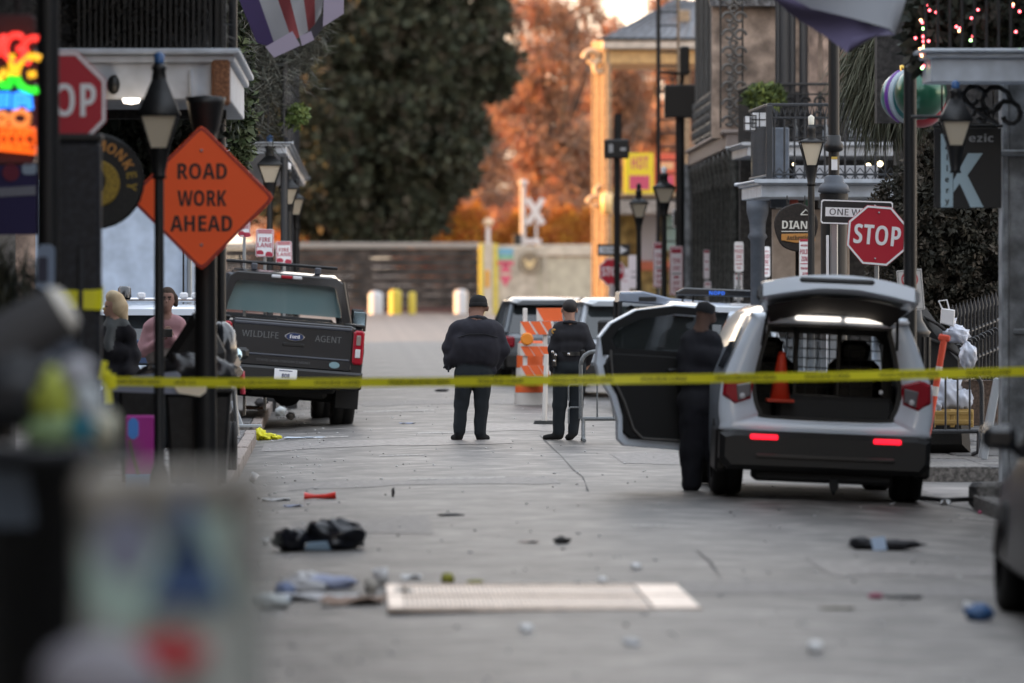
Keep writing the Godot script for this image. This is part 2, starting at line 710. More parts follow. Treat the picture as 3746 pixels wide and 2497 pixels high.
func pavement(called: String, x0: float, x1: float, d0: float, d1: float, top: float, k0: float, k1: float, left: bool) -> void:
	# the bed, and on it kerb stones and slabs laid one by one where they can be told apart
	var inner0 := x0 if left else k1
	var inner1 := k0 if left else x1
	var bed := Sh.new().box(Vector3((inner0 + inner1) * 0.5, top - 0.32, -(d0 + d1) * 0.5), Vector3(inner1 - inner0, 0.6, d1 - d0))
	var o := struct(called, bed, M["concrete"])
	var a := maxf(d0, 48.0)
	var b := minf(d1, 104.0)
	var stone := Sh.new().bbox(Vector3.ZERO, Vector3(absf(k1 - k0) - 0.004, 0.5, 1.38), 0.012).make()
	var z := a
	while z < b - 0.7:
		var m := MeshInstance3D.new()
		m.mesh = stone
		m.material_override = M["kerb stone" if left else "paving c"]
		m.position = Vector3((k0 + k1) * 0.5 + rng.randf_range(-0.006, 0.006), top - 0.243 + rng.randf_range(-0.008, 0.006), -z - 0.7)
		put(m, "kerb_stone", o)
		z += 1.4
	if d0 > 20.0 or left:
		var slab := Sh.new().bbox(Vector3.ZERO, Vector3(0.755, 0.06, 0.88), 0.01).make()
		var n := 3 if left else 5
		z = maxf(a, 56.0 if left else 60.0)
		var e := minf(b, 84.0)
		while z < e - 0.4:
			for i in n:
				var m := MeshInstance3D.new()
				m.mesh = slab
				m.material_override = M[["paving a", "paving b", "paving c", "paving a"][rng.randi() % 4]]
				var x := (inner1 - 0.385 - i * 0.77) if left else (inner0 + 0.385 + i * 0.77)
				m.position = Vector3(x, top - 0.03 + rng.randf_range(-0.006, 0.01), -z - 0.45)
				put(m, "paving_slab", o)
			z += 0.9

# a spray of leaves: small bent blades around a point
func spray(key: String, blades: int, len_: float, wid: float, droop: float) -> ArrayMesh:
	if leaf_meshes.has(key):
		return leaf_meshes[key]
	var s := Sh.new().flat()
	var r := RandomNumberGenerator.new()
	r.seed = hash(key)
	for i in blades:
		var d := Vector3(r.randf_range(-1, 1), r.randf_range(-0.6, 1) if droop < 0.6 else r.randf_range(-1.6, -0.2), r.randf_range(-1, 1)).normalized()
		var side := d.cross(Vector3(r.randf(), 1, r.randf())).normalized() * wid * r.randf_range(0.7, 1.2)
		var base := d * len_ * 0.15 + Vector3(r.randf_range(-1, 1), r.randf_range(-1, 1), r.randf_range(-1, 1)) * len_ * 0.5
		var mid := base + d * len_ * 0.5
		var tip := base + d * len_ + Vector3(0, -droop * len_, 0)
		s.tri(base, mid + side, mid - side)
		s.tri(mid - side, mid + side, tip)
	leaf_meshes[key] = s.make()
	return leaf_meshes[key]

func leaf_mat(called: String, back: Color, rough := 0.7) -> StandardMaterial3D:
	var m := mat(called, 1, 1, 1, rough)
	m.vertex_color_use_as_albedo = true
	m.backlight_enabled = true
	m.backlight = back
	m.metallic_specular = 0.3
	return m

# blobs: [centre, radii, share]; tones: linear colours to mix
func crown(parent: Node3D, called: String, mesh: Mesh, m: Material, blobs: Array, count: int, tones: Array, size0: float, size1: float, gap := 0.0, seed_ := 1) -> MultiMeshInstance3D:
	var r := RandomNumberGenerator.new()
	r.seed = seed_
	var n := FastNoiseLite.new()
	n.seed = seed_
	n.frequency = 0.5
	n.fractal_octaves = 3
	var total := 0.0
	for b in blobs:
		total += b[2]
	var places := []
	var tint := []
	for b in blobs:
		var k := int(count * b[2] / total)
		var tries := 0
		while k > 0 and tries < count * 6:
			tries += 1
			var v := Vector3(r.randfn(), r.randfn(), r.randfn()).normalized() * pow(r.randf(), 0.45)
			var p: Vector3 = b[0] + v * b[1]
			var d := n.get_noise_3dv(p)
			if d < gap - 0.15:
				continue
			k -= 1
			var bs := Basis(Vector3(r.randfn(), r.randfn(), r.randfn()).normalized(), r.randf() * TAU).scaled(Vector3.ONE * r.randf_range(size0, size1))
			if mesh == leaf_meshes.get("palm"):
				bs = (Basis(Vector3.UP, r.randf() * TAU) * Basis(Vector3.RIGHT, r.randf_range(-0.4, 0.4))).scaled(Vector3.ONE * r.randf_range(size0, size1))
			places.append(Transform3D(bs, p))
			var c: Color = tones[r.randi() % tones.size()]
			tint.append(c * (0.75 + 0.5 * r.randf()))
	var mm := MultiMesh.new()
	mm.transform_format = MultiMesh.TRANSFORM_3D
	mm.use_colors = true
	mm.mesh = mesh
	mm.instance_count = places.size()
	for i in places.size():
		mm.set_instance_transform(i, places[i])
		mm.set_instance_color(i, tint[i])
	var o := MultiMeshInstance3D.new()
	o.multimesh = mm
	o.material_override = m
	put(o, called, parent)
	o.set_meta("kind", "stuff")
	return o

func trunk(parent: Node3D, base_r: float, h: float, limbs: int, spread: float, m: Material, seed_: int) -> void:
	var r := RandomNumberGenerator.new()
	r.seed = seed_
	var s := Sh.new()
	s.tube([Vector3(0, -0.2, 0), Vector3(0.1, h * 0.25, 0.05), Vector3(-0.1, h * 0.5, 0.1), Vector3(0.15, h, 0)], [base_r * 1.4, base_r, base_r * 0.8, base_r * 0.35], 10)
	for i in limbs:
		var a := TAU * i / limbs + r.randf()
		var y := h * r.randf_range(0.3, 0.8)
		var d := Vector3(cos(a), 0, sin(a)) * spread * r.randf_range(0.6, 1.0)
		s.tube([Vector3(0, y, 0), d * 0.4 + Vector3(0, y + h * 0.12, 0), d * 0.8 + Vector3(0, y + h * 0.3, 0), d + Vector3(0, y + h * 0.45, 0)], [base_r * 0.5, base_r * 0.35, base_r * 0.2, base_r * 0.06], 7)
	part("trunk", s, m, parent)

func trees() -> void:
	var bark := worn("bark", 0.09, 0.07, 0.055, 0.9, tex["streak"], 0.8)
	var oak_leaf := leaf_mat("oak leaves", Color(0.10, 0.12, 0.05))
	var rust_leaf := leaf_mat("rust leaves", Color(0.62, 0.41, 0.29))
	var sp := spray("oak", 9, 0.34, 0.075, 0.1)
	var spr := spray("cypress", 12, 0.42, 0.045, 0.3)
	# the big dark evergreen before the flood wall
	var t := thing("oak_tree", "huge dark green broad evergreen tree standing just behind the long low wall", "tree", px(830, 718, 50.5) * Vector3(1, 0, 1) + Vector3(0, -0.1, 0), 0)
	var b := t.position
	trunk(t, 0.45, 7.0, 9, 5.0, bark, 5)
	var q := func(x: float, y: float, dz: float) -> Vector3: return px(x, y, 50.5) - b + Vector3(0, 0, dz)
	var blobs := [[q.call(820, 60, 0), Vector3(4.2, 3.0, 4), 3.0], [q.call(1000, 130, 0), Vector3(3.0, 2.9, 3.4), 2.4], [q.call(760, 250, 1), Vector3(3.4, 2.6, 3.4), 2.2], [q.call(960, 300, 1), Vector3(3.0, 2.3, 3), 2.0], [q.call(1030, 400, 0), Vector3(1.3, 1.5, 2), 0.75], [q.call(1140, 170, 0), Vector3(1.1, 1.0, 1.5), 0.5], [q.call(1110, 60, 0), Vector3(0.9, 1.2, 1.5), 0.4], [q.call(760, 400, 2), Vector3(2.0, 1.9, 2), 1.3], [q.call(900, 430, 0), Vector3(2.4, 1.2, 2), 0.9], [q.call(700, 470, 1), Vector3(1.6, 1.2, 2), 0.8], [q.call(860, 510, 1), Vector3(3.2, 0.9, 1.6), 1.3], [q.call(960, 490, 1), Vector3(1.5, 0.9, 1.6), 0.8], [q.call(640, 150, 0), Vector3(2.6, 3.4, 3), 1.8], [q.call(600, 400, -3), Vector3(2.0, 2.6, 2), 1.0], [q.call(900, -80, 0), Vector3(5, 2.0, 4), 1.5]]
	crown(t, "crown", sp, oak_leaf, blobs, 30000, [vc(0.038, 0.046, 0.030), vc(0.026, 0.032, 0.022), vc(0.06, 0.066, 0.044), vc(0.05, 0.046, 0.034)], 0.8, 1.8, 0.24, 11)
	# rust coloured trees beyond the wall
	var spots := [[1265, 46.0, 3.6, 15.0, 0], [1420, 44.0, 3.2, 14.0, 1], [1110, 42.0, 3.8, 17.5, 2], [1560, 41.0, 3.6, 17.0, 3], [960, 40.0, 3.6, 15.0, 4], [1340, 36.0, 4.6, 20.0, 5], [720, 38.0, 4.6, 18.0, 6], [1190, 33.0, 5.0, 22.5, 7], [1500, 34.0, 4.6, 18.0, 8]]
	var words_ := ["rust red feathery tree behind the railway crossing mast", "rust brown feathery tree just left of the sunlit tower", "tall rust tree right behind the dark evergreen's right edge", "rust tree seen through the open porch of the tower", "rust tree hidden low behind the dark evergreen", "tallest pale brown tree standing behind the crossing and the rust trees", "brown tree far behind the left galleries and the dark evergreen", "second tall brown tree far behind the evergreen's right edge", "far brown tree behind the tower's metal roof"]
	for k in spots:
		var tr := thing("cypress_tree", words_[k[4]], "tree", px(k[0], 712, k[1]) * Vector3(1, 0, 1), 0, "rust trees beyond the wall")
		trunk(tr, 0.25, k[3] * 0.9, 10, k[2] * 0.8, bark, 40 + k[4])
		var bl := []
		var r := RandomNumberGenerator.new()
		r.seed = 90 + k[4]
		for i in 11:
			var y: float = k[3] * (0.16 + 0.8 * i / 10.0)
			var w: float = k[2] * (1.0 - 0.55 * i / 10.0)
			bl.append([Vector3(r.randf_range(-0.5, 0.5) * w, y, r.randf_range(-0.5, 0.5) * w), Vector3(w * 0.75, k[3] * 0.09, w * 0.75), w * w])
		crown(tr, "crown", spr, rust_leaf, bl, 2500, [vc(0.36, 0.20, 0.125), vc(0.27, 0.17, 0.12), vc(0.48, 0.26, 0.14), vc(0.23, 0.165, 0.13)], 0.8, 1.6, 0.3, 60 + k[4])
	# low shrubs glowing along the top of the wall
	var shrubs := [[1020, 525, 3.0, "orange shrub showing over the long low wall below the evergreen"], [1075, 530, 2.2, "amber shrub just left of the gate's yellow post, over the wall"], [1190, 535, 2.6, "orange shrub behind the crossing mast above the cream gate"], [1280, 530, 2.8, "orange shrub over the cream gate right of the crossbuck"], [1345, 535, 2.0, "amber shrub over the cream gate beside the sunlit pillar"], [690, 525, 2.2, "dull rust shrub over the wall at its left end"]]
	for k in shrubs:
		var o := thing("shrub", k[3], "shrub", px(k[0], 712, 49.0) * Vector3(1, 0, 1), 0, "shrubs over the wall")
		var c: Vector3 = px(k[0], k[1], 49.0) - o.position
		crown(o, "foliage", spr, rust_leaf, [[c + Vector3(0, -0.7, 0), Vector3(k[2] * 0.5, 1.3, 0.9), 2.0], [c + Vector3(0.3, 0.4, 0), Vector3(k[2] * 0.25, 0.7, 0.5), 0.5]], 700, [vc(0.5, 0.2, 0.04), vc(0.55, 0.3, 0.05), vc(0.4, 0.13, 0.04)], 0.5, 1.0, -0.1, int(k[0]))
		var st := Sh.new()
		for i in 5:
			st.tube([Vector3(rng.randf_range(-0.5, 0.5), 0, 0), c + Vector3(rng.randf_range(-1, 1), 0, 0)], [0.05, 0.015], 5)
		part("stem", st, bark, o)

func river_end() -> void:
	# the long low wall, coursed in boards left by its shuttering
	var s0 := 52.0
	var w := thing("flood_wall", "long grey brown concrete wall with a pale coping across the street's end", "wall", px(700, 715, s0) * Vector3(1, 0, 1))
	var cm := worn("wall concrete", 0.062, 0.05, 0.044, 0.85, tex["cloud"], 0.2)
	var x0: float = (-400.0 - 800.0) / s0 - w.position.x
	var x1: float = (1102.0 - 800.0) / s0 - w.position.x
	var n := 7
	for i in n:
		var hh := 2.86 / n
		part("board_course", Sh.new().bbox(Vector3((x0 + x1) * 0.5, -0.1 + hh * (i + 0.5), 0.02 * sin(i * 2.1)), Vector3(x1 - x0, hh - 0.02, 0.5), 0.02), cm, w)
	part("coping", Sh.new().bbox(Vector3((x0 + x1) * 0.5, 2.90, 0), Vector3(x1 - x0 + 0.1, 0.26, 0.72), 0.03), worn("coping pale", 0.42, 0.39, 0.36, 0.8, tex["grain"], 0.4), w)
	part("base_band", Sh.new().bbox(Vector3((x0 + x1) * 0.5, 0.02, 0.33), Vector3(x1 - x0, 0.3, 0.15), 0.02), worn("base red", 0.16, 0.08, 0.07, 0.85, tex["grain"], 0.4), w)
	# the cream gate with its yellow end post
	var g := thing("flood_gate", "cream steel flood gate with yellow end post and a round emblem", "gate", px(1232, 715, 53.0) * Vector3(1, 0, 1))
	var cream := worn("cream steel", 0.50, 0.44, 0.36, 0.6, tex["soft"], 0.3)
	var u := func(x: float) -> float: return (x - 1232.0) / 53.0
	part("panel", Sh.new().bbox(Vector3((u.call(1140) + u.call(1232)) * 0.5, 1.35, 0), Vector3(u.call(1232) - u.call(1140), 3.1, 0.3), 0.02), cream, g)
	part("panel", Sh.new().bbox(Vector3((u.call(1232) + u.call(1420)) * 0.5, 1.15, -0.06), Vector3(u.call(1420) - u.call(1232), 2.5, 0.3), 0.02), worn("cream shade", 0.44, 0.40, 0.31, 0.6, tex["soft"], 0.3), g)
	part("top_beam", Sh.new().bbox(Vector3((u.call(1232) + u.call(1420)) * 0.5, 2.68, 0.02), Vector3(u.call(1420) - u.call(1232), 0.5, 0.42), 0.03), cream, g)
	for x in [1182, 1215, 1252]:
		part("rib", Sh.new().bbox(Vector3(u.call(x), 1.3, 0.21), Vector3(0.1, 2.9, 0.1), 0.01), cream, g)
	var ye := worn("yellow paint", 0.62, 0.50, 0.05, 0.55, tex["soft"], 0.5)
	part("end_post", Sh.new().bbox(Vector3(u.call(1121), 1.4, 0.03), Vector3(0.46, 3.2, 0.5), 0.02), cream, g)
	for x in [1105, 1138]:
		part("yellow_edge", Sh.new().bbox(Vector3(u.call(x), 1.4, 0.06), Vector3(0.17, 3.16, 0.56), 0.02), ye, g)
	part("amber_plate", Sh.new().bbox(Vector3(u.call(1119), 1.45, 0.3), Vector3(0.2, 0.75, 0.04), 0.01), mat("amber", 0.55, 0.27, 0.03, 0.5), g)
	part("blue_board", Sh.new().bbox(Vector3(u.call(1163), 2.62, 0.17), Vector3(0.82, 0.3, 0.03), 0.005), mat("board blue", 0.12, 0.3, 0.42, 0.5), g)
	part("green_board", Sh.new().bbox(Vector3(u.call(1163), 2.36, 0.17), Vector3(0.82, 0.16, 0.03), 0.005), mat("board green", 0.15, 0.38, 0.25, 0.5), g)
	part("red_board", Sh.new().bbox(Vector3(u.call(1163), 2.12, 0.17), Vector3(0.8, 0.2, 0.03), 0.005), mat("board red", 0.5, 0.07, 0.13, 0.5), g)
	part("red_emblem", Sh.new().prism(circle(0.3, 3), 0.03, Transform3D(Basis(Vector3.BACK, PI * 0.5), Vector3(u.call(1161), 1.88, 0.17))), M["board red"], g)
	part("red_emblem", Sh.new().prism(circle(0.32, 3), 0.03, Transform3D(Basis(Vector3.BACK, -PI * 0.5), Vector3(u.call(1161), 1.42, 0.17))), M["board red"], g)
	var em := part("round_emblem", Sh.new().bevel(circle(0.47, 28), 0.06, 0.015), worn("emblem tan", 0.36, 0.28, 0.19, 0.6, tex["streak"], 1.2), g, Vector3(u.call(1216), 2.15, 0.3))
	part("emblem_ring", Sh.new().ring(circle(0.46, 28), circle(0.36, 28), 0.03), mat("emblem brown", 0.2, 0.16, 0.11, 0.6), em, Vector3(0, 0, 0.04))
	part("emblem_wing", Sh.new().bevel(PackedVector2Array([Vector2(-0.3, 0.2), Vector2(0, 0.02), Vector2(0.3, 0.2), Vector2(0.12, -0.25), Vector2(-0.12, -0.25)]), 0.03, 0.006), mat("emblem gold", 0.5, 0.38, 0.2, 0.5), em, Vector3(0, 0, 0.045))
	# bollards before the wall
	for k in [[863, 667, 726, 32, "white", "stout white bollard left of the yellow ones before the wall"], [908, 663, 727, 29, "yellow", "wide yellow bollard before the grey wall"], [947, 669, 727, 17, "yellow", "thin yellow bollard right of the wide yellow one"], [1059, 663, 722, 32, "white", "white bollard behind the man in the black cap"]]:
		var s: float = (k[2] - 600.0) / 2.3
		var r: float = k[3] / s * 0.5
		var h: float = (k[2] - k[1]) / s
		var o := thing("bollard", k[5], "bollard", Vector3((k[0] - 800.0) / s, -0.105, -F / s), 0, "bollards before the wall")
		part("post", Sh.new().lathe([Vector2(r, 0), Vector2(r, h - r * 0.6), Vector2(r * 0.8, h - r * 0.2), Vector2(0.001, h)], Transform3D(), 16), mat("bollard white", 0.42, 0.44, 0.47, 0.6) if k[4] == "white" else mat("bollard yellow", 0.42, 0.33, 0.03, 0.6), o)
		part("base_plate", Sh.new().lathe([Vector2(r * 1.3, 0.0), Vector2(r * 1.3, 0.03), Vector2(r, 0.04)], Transform3D(), 16), M["steel"], o)
	# railway crossing mast and crossbuck
	var cs := 50.0
	var mast := thing("crossing_mast", "tall pale mast standing beside the railway crossbuck", "mast", px(1201, 722, cs) * Vector3(1, 0, 1))
	var pale := mat("mast paint", 0.52, 0.50, 0.50, 0.5)
	part("pole", Sh.new().tube([Vector3(0, 0, 0), Vector3(0, 5.75, 0)], 0.12, 10), pale, mast)
	part("cap", Sh.new().ball(Vector3(0, 5.8, 0), Vector3(0.2, 0.16, 0.2)), pale, mast)
	part("signal_box", Sh.new().bbox(Vector3(-0.28, 3.1, 0), Vector3(0.36, 0.7, 0.3), 0.03), M["iron"], mast)
	var bk := thing("crossbuck", "white railway crossbuck of two crossed boards over the gate", "sign", px(1229, 722, cs + 1.0) * Vector3(1, 0, 1))
	for a in [-1, 1]:
		part("blade", Sh.new().bbox(Vector3(0, 4.45, 0.1 + 0.02 * a), Vector3(0.26, 1.35, 0.035), 0.01, Basis(Vector3.BACK, a * 0.55)), pale, bk)
	part("pole", Sh.new().tube([Vector3(0.05, 0, 0), Vector3(0.05, 4.4, 0)], 0.05, 8), pale, bk)
	part("counterweight", Sh.new().bbox(Vector3(-0.1, 3.1, 0), Vector3(0.75, 0.22, 0.22), 0.03), pale, bk)
	var l1 := thing("gate_lamp_post", "thin pale post with a round cap at the gate's left end", "post", px(1121, 722, 51.0) * Vector3(1, 0, 1))
	part("pole", Sh.new().tube([Vector3(0, 0, 0), Vector3(0, 3.75, 0)], 0.1, 8), pale, l1)
	part("cap", Sh.new().ball(Vector3(0, 3.95, 0), Vector3(0.24, 0.2, 0.24)), mat("brass cap", 0.6, 0.45, 0.3, 0.3), l1)
	var wr := tag(part("overhead_wire", Sh.new().tube([px(1000, 318, 45), px(1200, 340, 45), px(1430, 352, 45)], 0.025, 5), M["iron grey"]), "thin overhead wire crossing before the rust trees", "wire")
	part("hanger", Sh.new().tube([px(1285, 346, 45), px(1283, 395, 45)], 0.02, 5), M["iron grey"], wr)

# a street lantern: four tapered panes under a pyramid hood, on a slim post or hung from an arm
func lantern(label: String, x: float, ytop: float, yhood: float, yglass: float, ybot: float, w: float, s: float, tilt := 0.0, cap_m: Material = null, foot := -0.1, group := "street lanterns") -> Node3D:
	var o := thing("street_lantern", label, "street lamp", Vector3((x - 800.0) / s, foot, -F / s), 0.0, group)
	var Y := func(y: float) -> float: return EYE + (600.0 - y) / s - foot
	var hw: float = w / s * 0.5
	var g0: float = Y.call(ybot)
	var g1: float = Y.call(yglass)
	var hd: float = Y.call(yhood)
	var tp: float = Y.call(ytop)
	var bw := hw * 0.42
	var head := Node3D.new()
	put(head, "head", o)
	head.position = Vector3(0, g0, 0)
	head.rotation.z = tilt
	var ga := g1 - g0
	var iron: Material = M["iron"]
	for k in 4:
		var bs := Basis(Vector3.UP, k * PI * 0.5)
		var p := Sh.new().flat()
		p.quad(bs * Vector3(-bw, 0, bw), bs * Vector3(bw, 0, bw), bs * Vector3(hw * 0.92, ga, hw * 0.92), bs * Vector3(-hw * 0.92, ga, hw * 0.92))
		p.quad(bs * Vector3(bw, 0, bw * 0.95), bs * Vector3(-bw, 0, bw * 0.95), bs * Vector3(-hw * 0.9, ga, hw * 0.88), bs * Vector3(hw * 0.9, ga, hw * 0.88))
		part("pane", p, M["lamp glass"], head)
		part("corner_bar", Sh.new().tube([bs * Vector3(bw * 1.05, -0.01, bw * 1.05), bs * Vector3(hw * 1.02, ga, hw * 1.02)], hw * 0.07, 5), iron, head)
	var hood := Sh.new().lathe([Vector2(hw * 1.55, 0), Vector2(hw * 1.6, 0.02), Vector2(hw * 0.55, hd - g1), Vector2(0.001, hd - g1 + 0.01)], Transform3D(Basis(Vector3.UP, PI * 0.25), Vector3(0, ga, 0)), 4)
	hood.st.set_smooth_group(-1)
	part("hood", hood, iron, head)
	var ch := tp - hd
	part("finial", Sh.new().lathe([Vector2(hw * 0.42, 0), Vector2(hw * 0.34, ch * 0.3), Vector2(hw * 0.45, ch * 0.4), Vector2(hw * 0.22, ch * 0.6), Vector2(0.001, ch * 0.62)], Transform3D(Basis(), Vector3(0, ga + hd - g1, 0)), 10), iron, head)
	part("sensor_cap", Sh.new().lathe([Vector2(hw * 0.26, ch * 0.58), Vector2(hw * 0.3, ch * 0.9), Vector2(0.001, ch)], Transform3D(Basis(), Vector3(0, ga + hd - g1, 0)), 10), cap_m if cap_m else iron, head)
	part("socket", Sh.new().lathe([Vector2(bw * 1.5, 0.01), Vector2(bw * 1.1, -0.1), Vector2(bw * 0.8, -0.22), Vector2(bw * 1.0, -0.25), Vector2(0.001, -0.25)], Transform3D(), 8), iron, head)
	return o

func lantern_post(o: Node3D, top: float, r: float) -> void:
	part("post", Sh.new().tube([Vector3(0, 0, 0), Vector3(0, 0.5, 0), Vector3(0, 0.6, 0), Vector3(0, top, 0)], [r * 1.9, r * 1.7, r, r * 0.85], 10), M["iron"], o)

func pole(called: String, label: String, x: float, s: float, w: float, ytop: float, category := "pole") -> Node3D:
	var o := thing(called, label, category, Vector3((x - 800.0) / s, -0.1, -F / s))
	var r := w / s * 0.5
	part("shaft", Sh.new().tube([Vector3(0, 0, 0), Vector3(0, EYE + 0.1 + (600.0 - ytop) / s, 0)], r, 14), M["iron"], o)
	return o

func light_fascia(o: Node3D, called: String, x0: float, x1: float, y0: float, y1: float, s: float, depth: float, m: Material) -> void:
	# a deck edge: plain board, a moulding above and a lip
	var a := px(x0, y0, s) - o.position
	var b := px(x1, y1, s) - o.position
	var h := a.y - b.y
	var c := Vector3((a.x + b.x) * 0.5, 0, a.z - depth * 0.5)
	part(called, Sh.new().bbox(c + Vector3(0, b.y + h * 0.36, 0), Vector3(b.x - a.x, h * 0.72, depth), 0.01), m, o)
	part("moulding", Sh.new().bbox(c + Vector3(0, a.y - h * 0.2, 0.035), Vector3(b.x - a.x + 0.1, h * 0.16, depth + 0.07), 0.012), m, o)
	part("lip", Sh.new().bbox(c + Vector3(0, a.y - h * 0.06, 0.07), Vector3(b.x - a.x + 0.2, h * 0.12, depth + 0.14), 0.012), m, o)

func scroll(s: Sh, c: Vector3, r: float, t: float, flip := 1.0, along := Vector3.RIGHT) -> void:
	var pts := []
	for i in 11:
		var a := TAU * 0.95 * i / 10.0
		var k := r * (1.0 - 0.62 * i / 10.0)
		pts.append(c + along * (cos(a) * k * flip) + Vector3.UP * (sin(a) * k))
	s.tube(pts, t, 4, false)

func left_side() -> void:
	var white: Material = M["white paint"]
	# nearest block: wall and gallery whose end faces the camera
	var b := thing("gallery_building", "dark old building whose pale gallery deck sticks out over the left kerb", "building", Vector3(-3.5, 0, -60))
	part("wall", Sh.new().box(Vector3(-25.1, 4.6, 64), Vector3(50.0, 9.4, 140)), M["wall dark"], b)
	part("upper_roof", Sh.new().box(Vector3(-23.7, 9.5, 64), Vector3(52.8, 0.35, 141)), M["wall dark"], b)
	var s := 250.0
	light_fascia(b, "deck", 92, 527, 112, 228, s, 8.0, white)
	part("corner_block", Sh.new().bbox(px(508, 190, s) - b.position + Vector3(0, 0, 0.03), Vector3(0.17, 0.42, 0.12), 0.02), worn("rust board", 0.36, 0.16, 0.08, 0.8, tex["grain"], 1.0), b)
	part("gutter_spout", Sh.new().ball(px(262, 195, s) - b.position + Vector3(0, 0, 0.08), Vector3(0.06, 0.09, 0.07)), M["iron"], b)
	part("drain_pipe", Sh.new().tube([px(440, 160, s) - b.position + Vector3(0, 0, 0.05), px(440, 226, s) - b.position + Vector3(0, 0, 0.05)], 0.02, 6), white, b)
	# iron railing thick with dry creeper
	var pal := Sh.new().bbox(Vector3.ZERO, Vector3(0.028, 1.0, 0.028), 0.004).make()
	for i in 26:
		var x := 180.0 + i * 13.2
		var m := part("baluster", pal, M["iron"], b, px(x, 110, s) - b.position + Vector3(0, 0.5, -0.08))
	part("hand_rail", Sh.new().bbox(px(330, -12, s) - b.position + Vector3(0, 0.5, -0.08), Vector3(1.6, 0.06, 0.07), 0.01), M["iron"], b)
	for i in [0, 3]:
		part("gallery_post", Sh.new().tube([px(505, 110, s) - b.position + Vector3(-0.02, 0, -0.15 - 2.4 * i), px(505, 110, s) - b.position + Vector3(-0.02, 3.2, -0.15 - 2.4 * i)], 0.05, 8), M["iron"], b)
		part("lower_post", Sh.new().tube([px(470, 229, s) - b.position + Vector3(0, 0, -0.5 - 2.3 * i), px(470, 229, s) - b.position + Vector3(0, -3.75, -0.5 - 2.3 * i)], 0.05, 8), M["iron"], b)
	part("upper_floor", Sh.new().box(px(300, -100, s) - b.position + Vector3(-0.5, 0.6, -4), Vector3(2.6, 4.0, 0.3)), M["wall dark"], b)
	var dl := part("downlight", Sh.new().lathe([Vector2(0.001, 0.0), Vector2(0.07, 0.01), Vector2(0.085, 0.05), Vector2(0.001, 0.055)], Transform3D(), 14), glow("lamp white", 1.0, 0.9, 0.78, 1.2), b, px(305, 236, s) - b.position + Vector3(0, -0.02, 0.35))
	var li := OmniLight3D.new()
	li.light_energy = 0.03
	li.light_color = Color(1, 0.9, 0.78)
	li.omni_range = 8.0
	li.omni_attenuation = 2.0
	li.light_size = 0.07
	li.shadow_enabled = true
	put(li, "downlight_glow", dl)
	li.position = Vector3(0, -0.03, 0)
	var dry := leaf_mat("dry creeper", Color(0.1, 0.1, 0.08), 0.5)
	var twig := spray("twig", 14, 0.34, 0.012, 0.05)
	var leafy := spray("leafy", 10, 0.17, 0.04, 0.2)
	var o := thing("creeper", "dark dry creeper filling the iron railing above the pale left deck", "plant", px(330, 60, s))
	crown(o, "foliage", twig, dry, [[Vector3(-0.1, 0.14, -0.35), Vector3(0.8, 0.38, 0.2), 1.0]], 800, [vc(0.03, 0.028, 0.026), vc(0.06, 0.055, 0.05), vc(0.02, 0.02, 0.02)], 0.4, 0.7, -0.4, 21)
	o = thing("shrub", "glossy dark leafed plant hanging under the left gallery, behind the round black sign", "plant", px(300, 330, 225) * Vector3(1, 0, 1))
	crown(o, "foliage", leafy, leaf_mat("glossy leaves", Color(0.05, 0.07, 0.03), 0.35), [[Vector3(0.0, 3.35, -0.3), Vector3(0.55, 0.45, 0.4), 1.0], [Vector3(0.45, 3.5, -0.5), Vector3(0.4, 0.3, 0.4), 0.4]], 900, [vc(0.020, 0.026, 0.018), vc(0.035, 0.042, 0.03), vc(0.05, 0.055, 0.045)], 0.8, 1.3, -0.2, 22)
	part("hanger", Sh.new().tube([Vector3(0, 3.9, -0.3), Vector3(0.02, 3.3, -0.3)], 0.015, 5), M["bark"], o)
	o = thing("vine_curtain", "tall grey green vine hanging beside the end of the pale left deck", "plant", px(545, 200, 190))
	crown(o, "foliage", leafy, leaf_mat("vine leaves", Color(0.1, 0.14, 0.05), 0.6), [[Vector3(0, 0.9, 0), Vector3(0.13, 1.0, 0.2), 1.2], [Vector3(0.04, -0.35, 0), Vector3(0.1, 0.8, 0.15), 1.0]], 620, [vc(0.05, 0.07, 0.03), vc(0.08, 0.10, 0.05), vc(0.035, 0.045, 0.03)], 0.5, 1.0, -0.4, 23)
	crown(o, "stem", twig, dry, [[Vector3(0, 0.6, 0), Vector3(0.12, 1.4, 0.2), 1.0]], 260, [vc(0.14, 0.14, 0.12), vc(0.09, 0.09, 0.08)], 0.4, 0.7, -0.4, 24)
	# the block past the cross street
	var c := thing("gallery_building", "far left building with small pale gallery end beside the lit lantern", "building", Vector3(-3.4, 0, -93))
	s = 150.0
	light_fascia(c, "deck", 420, 658, 326, 353, s, 40.0, white)
	part("wall", Sh.new().box(Vector3(-30.0, 6.5, -38), Vector3(60.0, 13.2, 76)), M["wall tan"], c)
	part("roof", Sh.new().box(Vector3(-30.0, 13.2, -38), Vector3(61.0, 0.3, 77)), M["wall dark"], c)
	for i in 6:
		for up in 2:
			var yy := 0.05 if up == 0 else 4.1
			part("gallery_post" if up else "lower_post", Sh.new().tube([Vector3(2.42, yy, -0.3 - 4.5 * i), Vector3(2.42, yy + (3.75 if up == 0 else 3.6), -0.3 - 4.5 * i)], 0.055, 8), M["iron grey"], c)
	part("upper_deck", Sh.new().bbox(Vector3(1.2, 7.8, -20), Vector3(2.6, 0.25, 40), 0.02), M["iron grey"], c)
	for i in 9:
		part("baluster", Sh.new().bbox(Vector3(0.5 + i * 0.24, 4.65, -0.05), Vector3(0.025, 1.0, 0.025), 0.004), M["iron grey"], c)
	part("hand_rail", Sh.new().bbox(Vector3(1.25, 5.2, -0.05), Vector3(2.4, 0.05, 0.05), 0.01), M["iron grey"], c)
